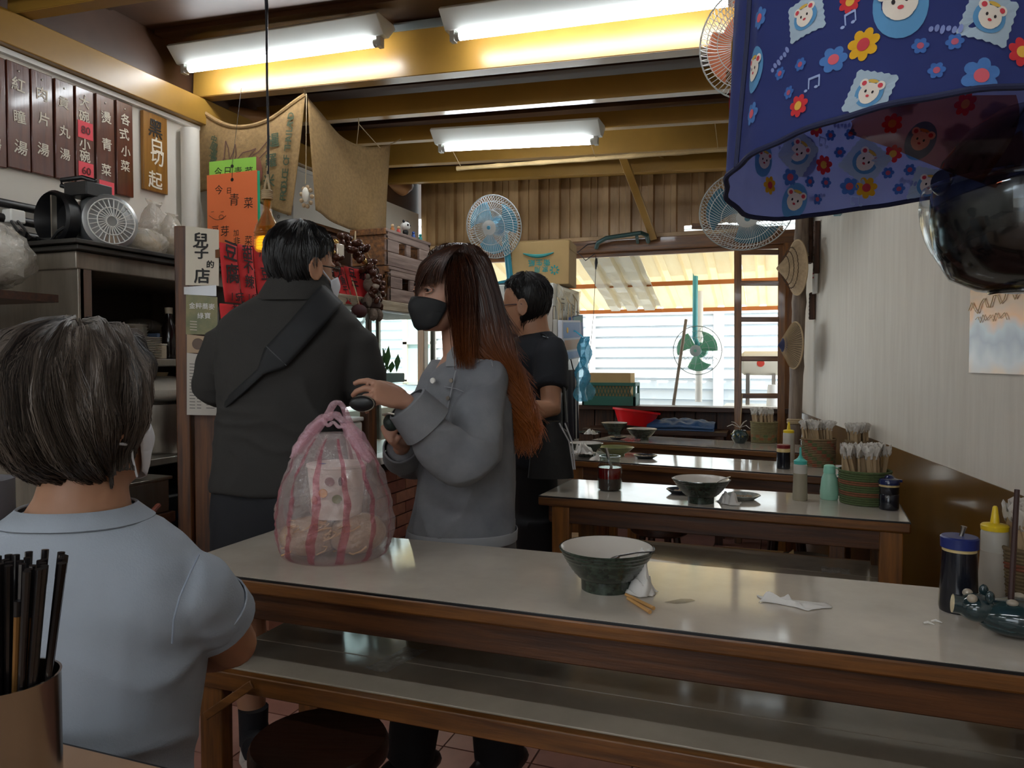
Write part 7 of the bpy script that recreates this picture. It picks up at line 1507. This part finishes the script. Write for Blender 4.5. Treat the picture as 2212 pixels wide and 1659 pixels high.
def bagf(u, v): a = 2*PI*u; return cb + CR*(.09*math.cos(a)*(1-.25*v)*(1 if v < .9 else .6)) + FH*(.045*math.sin(a)*(1-.3*v)) + Z*(-.115+.22*v)
obj('bag_body', MB().rings([[bagf(j/24, i/10) for j in range(24)] for i in range(11)]), mat('black_nylon','0d0e11',.6,bump=.2,bscale=30), sb_, world=True)
for off in (.0, .022): obj('piping', MB().tube([cb + CR*(.03+off)-FH*.03+Z*.10, cb+CR*(.068+off*.5)-FH*.035+Z*.03, cb+CR*(.086+off*.3)-FH*.02-Z*.08], .003, 6), mat('white_piping','b8b8ba',.7), sb_, world=True)
obj('strap', MB().tube([cb+CR*.06+Z*.10, PD(1216,800,dD-.19), PD(1180,728,dD-.13), PD(1160,722,dD), PD(1120,800,dD+.19), PD(1150,930,dD+.18)], .014, 8, flat=.3), mat('black_nylon','0d0e11',.6), sb_, world=True)
# ---------------------------------------------------------------- printed cloth hood and black helmet hanging at the upper right
HC = PD(1952, 400, 1.08); HR = .25
hd = thing('cloth_hood', 'blue cloth hood printed with bears and flowers hanging at the upper right', 'cloth hood', V((HC.x,HC.y,1.52)))
m_hood = bpy.data.materials.new('navy_print_cloth'); m_hood.use_nodes = True     # dark printed face, paler reverse
nt = m_hood.node_tree; b_ = nt.nodes['Principled BSDF']; b_.inputs['Roughness'].default_value = .9; ge = nt.nodes.new('ShaderNodeNewGeometry'); mx = nt.nodes.new('ShaderNodeMix'); mx.data_type = 'RGBA'
mx.inputs[6].default_value = lin('26326c'); mx.inputs[7].default_value = lin('8088b8'); nt.links.new(ge.outputs['Backfacing'], mx.inputs[0]); nt.links.new(mx.outputs[2], b_.inputs['Base Color'])
tr_n = nt.nodes.new('ShaderNodeBsdfTranslucent'); tr_n.inputs[0].default_value = lin('7c86c4'); ms = nt.nodes.new('ShaderNodeMixShader'); ms.inputs[0].default_value = .4; nt.links.new(b_.outputs[0], ms.inputs[1]); nt.links.new(tr_n.outputs[0], ms.inputs[2]); nt.links.new(ms.outputs[0], nt.nodes['Material Output'].inputs[0])
def rimz(a): return 1.54 - .018*math.sin(a) + .012*math.cos(a) - .02*math.exp(-((a-2.2)/.55)**2)
def hood(a, v, off=0):                      # v 0 at the rim, 1 at the gathered top
    z0 = rimz(a); z = z0 + (2.02-z0)*min(1, v/.78)*.97 + (.10*max(0,(v-.78)/.22))
    r = HR*(1-.07*min(1,v/.5)) + .005*math.sin(a*9+v*4)*min(1,v*3) + .003*math.sin(a*17)
    if v > .7: r *= max(.06, 1 - ((v-.7)/.3)**2.2)
    r += off; return V((HC.x,HC.y,0)) + CR*math.cos(a)*r + FH*math.sin(a)*r + Z*z
obj('cloth', MB().rings([[hood(2*PI*j/96, i/30) for j in range(96)] for i in range(31)], caps=False), m_hood, hd, world=True)
obj('rim_binding', MB().tube([hood(2*PI*j/96, 0) for j in range(97)], .0042, 8), mat('navy_binding','141a3c',.8), hd, world=True)
obj('fold_binding', MB().tube([hood(PI*1.02, v, .002) for v in (0,.1,.2,.3,.45,.6)], .004, 6), mat('navy_binding','141a3c',.8), hd, world=True)
tpz = hood(0,1).z; k = MB(); k.tube([V((HC.x,HC.y,tpz-.02)), V((HC.x,HC.y,tpz+.1)), V((HC.x,1.12,2.56+slope(HC.x)))], .006, 8); k.lathe([(.02,tpz-.02),(.024,tpz),(.018,tpz+.02)], 16, (HC.x,HC.y,0)); obj('hanging_cord', k, m_black, hd, world=True)
def hood_hit(px_, py_, far):                # which point of the cloth the photograph shows at a pixel: its angle and height
    r = ray(px_, py_); o = V((0,0,CAM_H)); rx, ry = r.dot(CR), r.dot(FH); ox, oy = (o-HC).dot(CR), (o-HC).dot(FH); R_ = HR*.965
    A2 = rx*rx+ry*ry; B2 = ox*rx+oy*ry; C2 = ox*ox+oy*oy-R_*R_; D2 = B2*B2-A2*C2
    if D2 < 0: return None
    t = (-B2 + (1 if far else -1)*math.sqrt(D2))/A2; p = o + r*t - HC; return math.atan2(p.dot(FH), p.dot(CR)), (o+r*t).z
PR = {}
def pbuf(c): 
    if c not in PR: PR[c] = MB()
    return PR[c]
def surf_pt(a, z, off): 
    z0 = rimz(a); v = (z-z0)/(2.02-z0)/.97*.78; return hood(a, max(.002, v), off)
def poly(c, a, z, pts, off):
    P = [surf_pt(a + x/HR, z + y, off) for x, y in pts]; mid = surf_pt(a + sum(p[0] for p in pts)/len(pts)/HR, z + sum(p[1] for p in pts)/len(pts), off); pbuf(c).add([mid]+P, [(0,1+i,1+(i+1)%len(P)) for i in range(len(P))])
def circ(cx_, cy_, rx, ry, n=16, rot=0): return [(cx_+rx*math.cos(2*PI*i/n+rot), cy_+ry*math.sin(2*PI*i/n+rot)) for i in range(n)]
def rotp(pts, r): c, s = math.cos(r), math.sin(r); return [(x*c-y*s, x*s+y*c) for x, y in pts]
def motif(kind, px_, py_, far=False, s=1.0, rot=0, az=None):
    hz = az or hood_hit(px_, py_, far)
    if not hz: return
    a, z = hz; sg = -1 if far else 1; o = (.0016 if not far else -.0028); st_p = .0005*sg
    if kind[0] == 'f':
        col, cen = {'fy':('e0a820','c8404a'),'fr':('cc3038','e0b048'),'fb':('4a78b8','d8606c'),'ft':('3f6ab0','b85a70')}[kind]
        n = 7 if kind in ('fy','fr') else 6; R_ = {'fy':.03,'fr':.026,'fb':.03,'ft':.011}[kind]*s; pts = []
        for i in range(n*6): t = 2*PI*i/(n*6); rr = R_*(.72+.3*abs(math.cos(n*t/2))**.8); pts.append((rr*math.cos(t), rr*math.sin(t)))
        poly(col, a, z, rotp(pts, rot), o); poly(cen, a, z, circ(0,0,R_*.4,R_*.4), o+st_p)
    elif kind in ('patch','oval'):
        if kind == 'patch':
            e = []; n = 12; h = .033*s
            for (x0,y0),(x1,y1) in zip(((-h,-h),(h,-h),(h,h),(-h,h)), ((h,-h),(h,h),(-h,h),(-h,-h))):
                for i in range(n): t = i/n; k_ = 1 + (.07 if i%2 else 0); e.append(((x0+(x1-x0)*t)*k_, (y0+(y1-y0)*t)*k_))
            poly('a9bccb', a, z, rotp(e, rot), o); poly('5a93c0', a, z, rotp(circ(0,0,.023*s,.023*s,20), rot), o+st_p)
        else: poly('5a93c0', a, z, rotp(circ(0,0,.026*s,.036*s,24), rot), o)
        for q in (-1,1): poly('e8ddd0', a, z, rotp(circ(q*.0135*s,.014*s,.0075*s,.0075*s), rot), o+2*st_p); poly('cc4450', a, z, rotp(circ(q*.0135*s,.014*s,.004*s,.004*s), rot), o+3*st_p)
        poly('e8ddd0', a, z, rotp(circ(0,0,.0165*s,.0165*s,20), rot), o+2.4*st_p); poly('e8ddd0', a, z, rotp(circ(0,-.007*s,.0125*s,.011*s,18), rot), o+2.6*st_p)
        for q in (-1,1): poly('2a2428', a, z, rotp(circ(q*.006*s,.002*s,.0019*s,.0026*s,10), rot), o+3.2*st_p)
        poly('c8404a', a, z, rotp(circ(0,-.005*s,.003*s,.0022*s,10), rot), o+3.2*st_p); poly('d8b050', a, z, rotp(circ(0,.019*s,.009*s,.003*s,10), rot), o+3*st_p)
    elif kind == 'tri':
        for q in range(3): motif('ft', 0, 0, far, s, 0, (a+.02*math.cos(q*2.1+.5)/HR*1.0, z+.02*math.sin(q*2.1+.5)))
    elif kind == 'note':
        poly('9fb0d8', a, z, rotp(circ(-.004,-.005,.004*s,.003*s,10), rot), o); poly('9fb0d8', a, z, rotp([(-.0012,-.004),(.0006,-.004),(.0006,.01),(-.0012,.01)], rot), o); poly('9fb0d8', a, z, rotp(circ(.009,-.003,.004*s,.003*s,10), rot), o); poly('9fb0d8', a, z, rotp([(-.0012,.01),(.013,.012),(.013,.009),(-.0012,.007)], rot), o); poly('9fb0d8', a, z, rotp([(.0115,-.003),(.0133,-.003),(.0133,.011),(.0115,.011)], rot), o)
    elif kind == 'dash':
        for q in range(6): poly('7f8cc0', a, z, rotp(circ((q-2.5)*.006,.0015*(q%2),.0026,.0034+.001*(q%3),8), rot), o)
for k_, x, y, s, r in (('patch',1742,38,1.05,.15),('oval',1945,12,1.35,.1),('patch',2133,42,1.2,-.35),('fy',1866,98,.95,.2),('fb',1803,130,.8,0),('fb',2110,172,1.0,.3),('fr',2203,115,.95,0),('tri',2022,118,1,0),('oval',1637,152,1.0,-.1),('fr',1735,232,.8,.2),('fb',1636,247,.75,0),('patch',1880,206,1.05,-.4),('note',1825,47,1,.1),('dash',2040,68,1,-.2),('dash',1690,132,1,.6),('tri',1712,168,.9,.6),('note',1757,190,.9,0),('fb',1648,40,.7,.4),('fr',1834,1,.8,0)): motif(k_, x, y, False, s*(.85 if k_ == 'oval' else .68 if k_ != 'tri' else .85), r)
for k_, x, y, s, r in (('patch',1722,330,1.0,.6),('fr',1758,278,.95,0),('fr',1781,355,1.0,.3),('patch',1869,349,1.05,.7),('oval',1651,347,.85,.2),('oval',1719,434,1.0,.3),('fb',1709,382,.8,0),('fy',1664,400,.8,0),('fy',1872,405,.95,.3),('fb',1836,402,.8,.2),('tri',1816,303,1,0),('tri',1768,405,1,.5),('tri',1942,382,1,.2),('note',1783,310,1,0),('dash',1823,272,1,.1),('dash',1673,308,1,.5),('dash',1768,425,1,-.3),('dash',1965,395,1,.4),('fr',1927,268,1.0,0),('fr',2086,225,1.1,.2),('oval',1988,305,1.0,.4),('fr',1929,332,.9,0),('fr',2140,300,1,0),('fb',1668,272,.7,0),('note',1855,436,1,0),('patch',2006,400,.9,.3)): motif(k_, x, y, True, s*(.66 if k_ in ('fy','fr','fb') else .92), r)
random.seed(8)
for i in range(22):                         # the rest of the print, round the sides that face away
    a = random.uniform(.1, 3.0); motif(random.choice(('patch','oval','fy','fr','fb','tri')), 0, 0, False, random.uniform(.8,1.1), random.uniform(-.6,.6), (a, 1.60+.33*random.random()))
for i in range(34):
    a = random.uniform(-1.25, .1) if i < 12 else random.uniform(-PI, PI); motif(random.choice(('patch','oval','fy','fr','fb','tri')), 0, 0, False, random.uniform(.6,.85), random.uniform(-.6,.6), (a, (1.62+.3*random.random()) if i < 12 else (1.78+.16*random.random())))
for c_, m_b in PR.items(): obj('print', m_b, mat('hoodprint_'+c_, c_, .9, translucent=.25), hd, world=True, smooth=False)
# helmet
hl_c = PD(2222, 424, 1.06); hl = thing('helmet', 'glossy black helmet with clear rim and tinted visor hanging inside the cloth hood', 'helmet', hl_c); RH = .127
m_hel = mat('gloss_black_shell', '08080a', .16, coat=.5, bump=.03, bscale=60)
prof = [(.002,RH*1.02),(RH*.35,RH*.96),(RH*.65,RH*.76),(RH*.88,RH*.46),(RH*.99,RH*.08),(RH,-.25*RH),(RH*.94,-.62*RH),(RH*.78,-.9*RH),(RH*.5,-1.04*RH),(RH*.2,-1.08*RH),(.002,-1.09*RH)]
obj('shell', MB().lathe(prof, 48, sx=.98, sy=1.06), m_hel, hl, angle=80)
vis = MB()                                   # clear bubble visor wrapping the lower front
def vf(u, v): a = math.radians(150 + 190*u); e = -1.25 + 1.35*v; r = RH*(1.13-.06*v*v); return CR*(math.cos(a)*math.cos(e)*r) + FH*(math.sin(a)*math.cos(e)*r) + Z*(math.sin(e)*r*1.03 + .004)
vis.grid(vf, 30, 18); obj('clear_visor', vis, glassy('clear_acrylic','eef2f4',.07), hl, solid=.002)
obj('visor_rim', MB().tube([vf(i/40, 0) for i in range(41)], .003, 6), m_hel, hl); 
tb_ = [PD(x,y,d) for x, y, d in ((1832,288,1.0),(1930,322,.98),(2050,372,.96),(2120,395,.96))]; tt_ = [PD(x,y,d) for x, y, d in ((1838,262,1.02),(1905,216,1.0),(2080,206,.98),(2195,205,.97))]
def tf(u, v):
    i = min(2, int(u*3)); f = u*3-i; p = tb_[i].lerp(tb_[i+1], f).lerp(tt_[i].lerp(tt_[i+1], f), v); return p - hl_c - FH*(.025*math.sin(PI*v)*(.3+u))
obj('tinted_visor', MB().grid(tf, 18, 10), glassy('brown_tint_acrylic','d88668',.04,.15), hl)
obj('hinge', MB().lathe([(.002,.012),(.016,.012),(.02,.006),(.02,-.006)], 20, CR*(-RH*.93)-FH*.0+Z*.02, basis(-CR-FH*.35)), m_hel, hl)
obj('snap_button', MB().lathe([(.001,.004),(.007,.004),(.008,0)], 16, CR*(-RH*.70)-FH*RH*.52-Z*RH*.56, basis(-CR*.6-FH*.6-Z*.5)), m_steel, hl)
obj('chin_strap', MB().tube([Z*RH, Z*.25-CR*.03, V((HC.x,HC.y,2.06))-hl_c], .006, 8, flat=.4), m_black, hl)
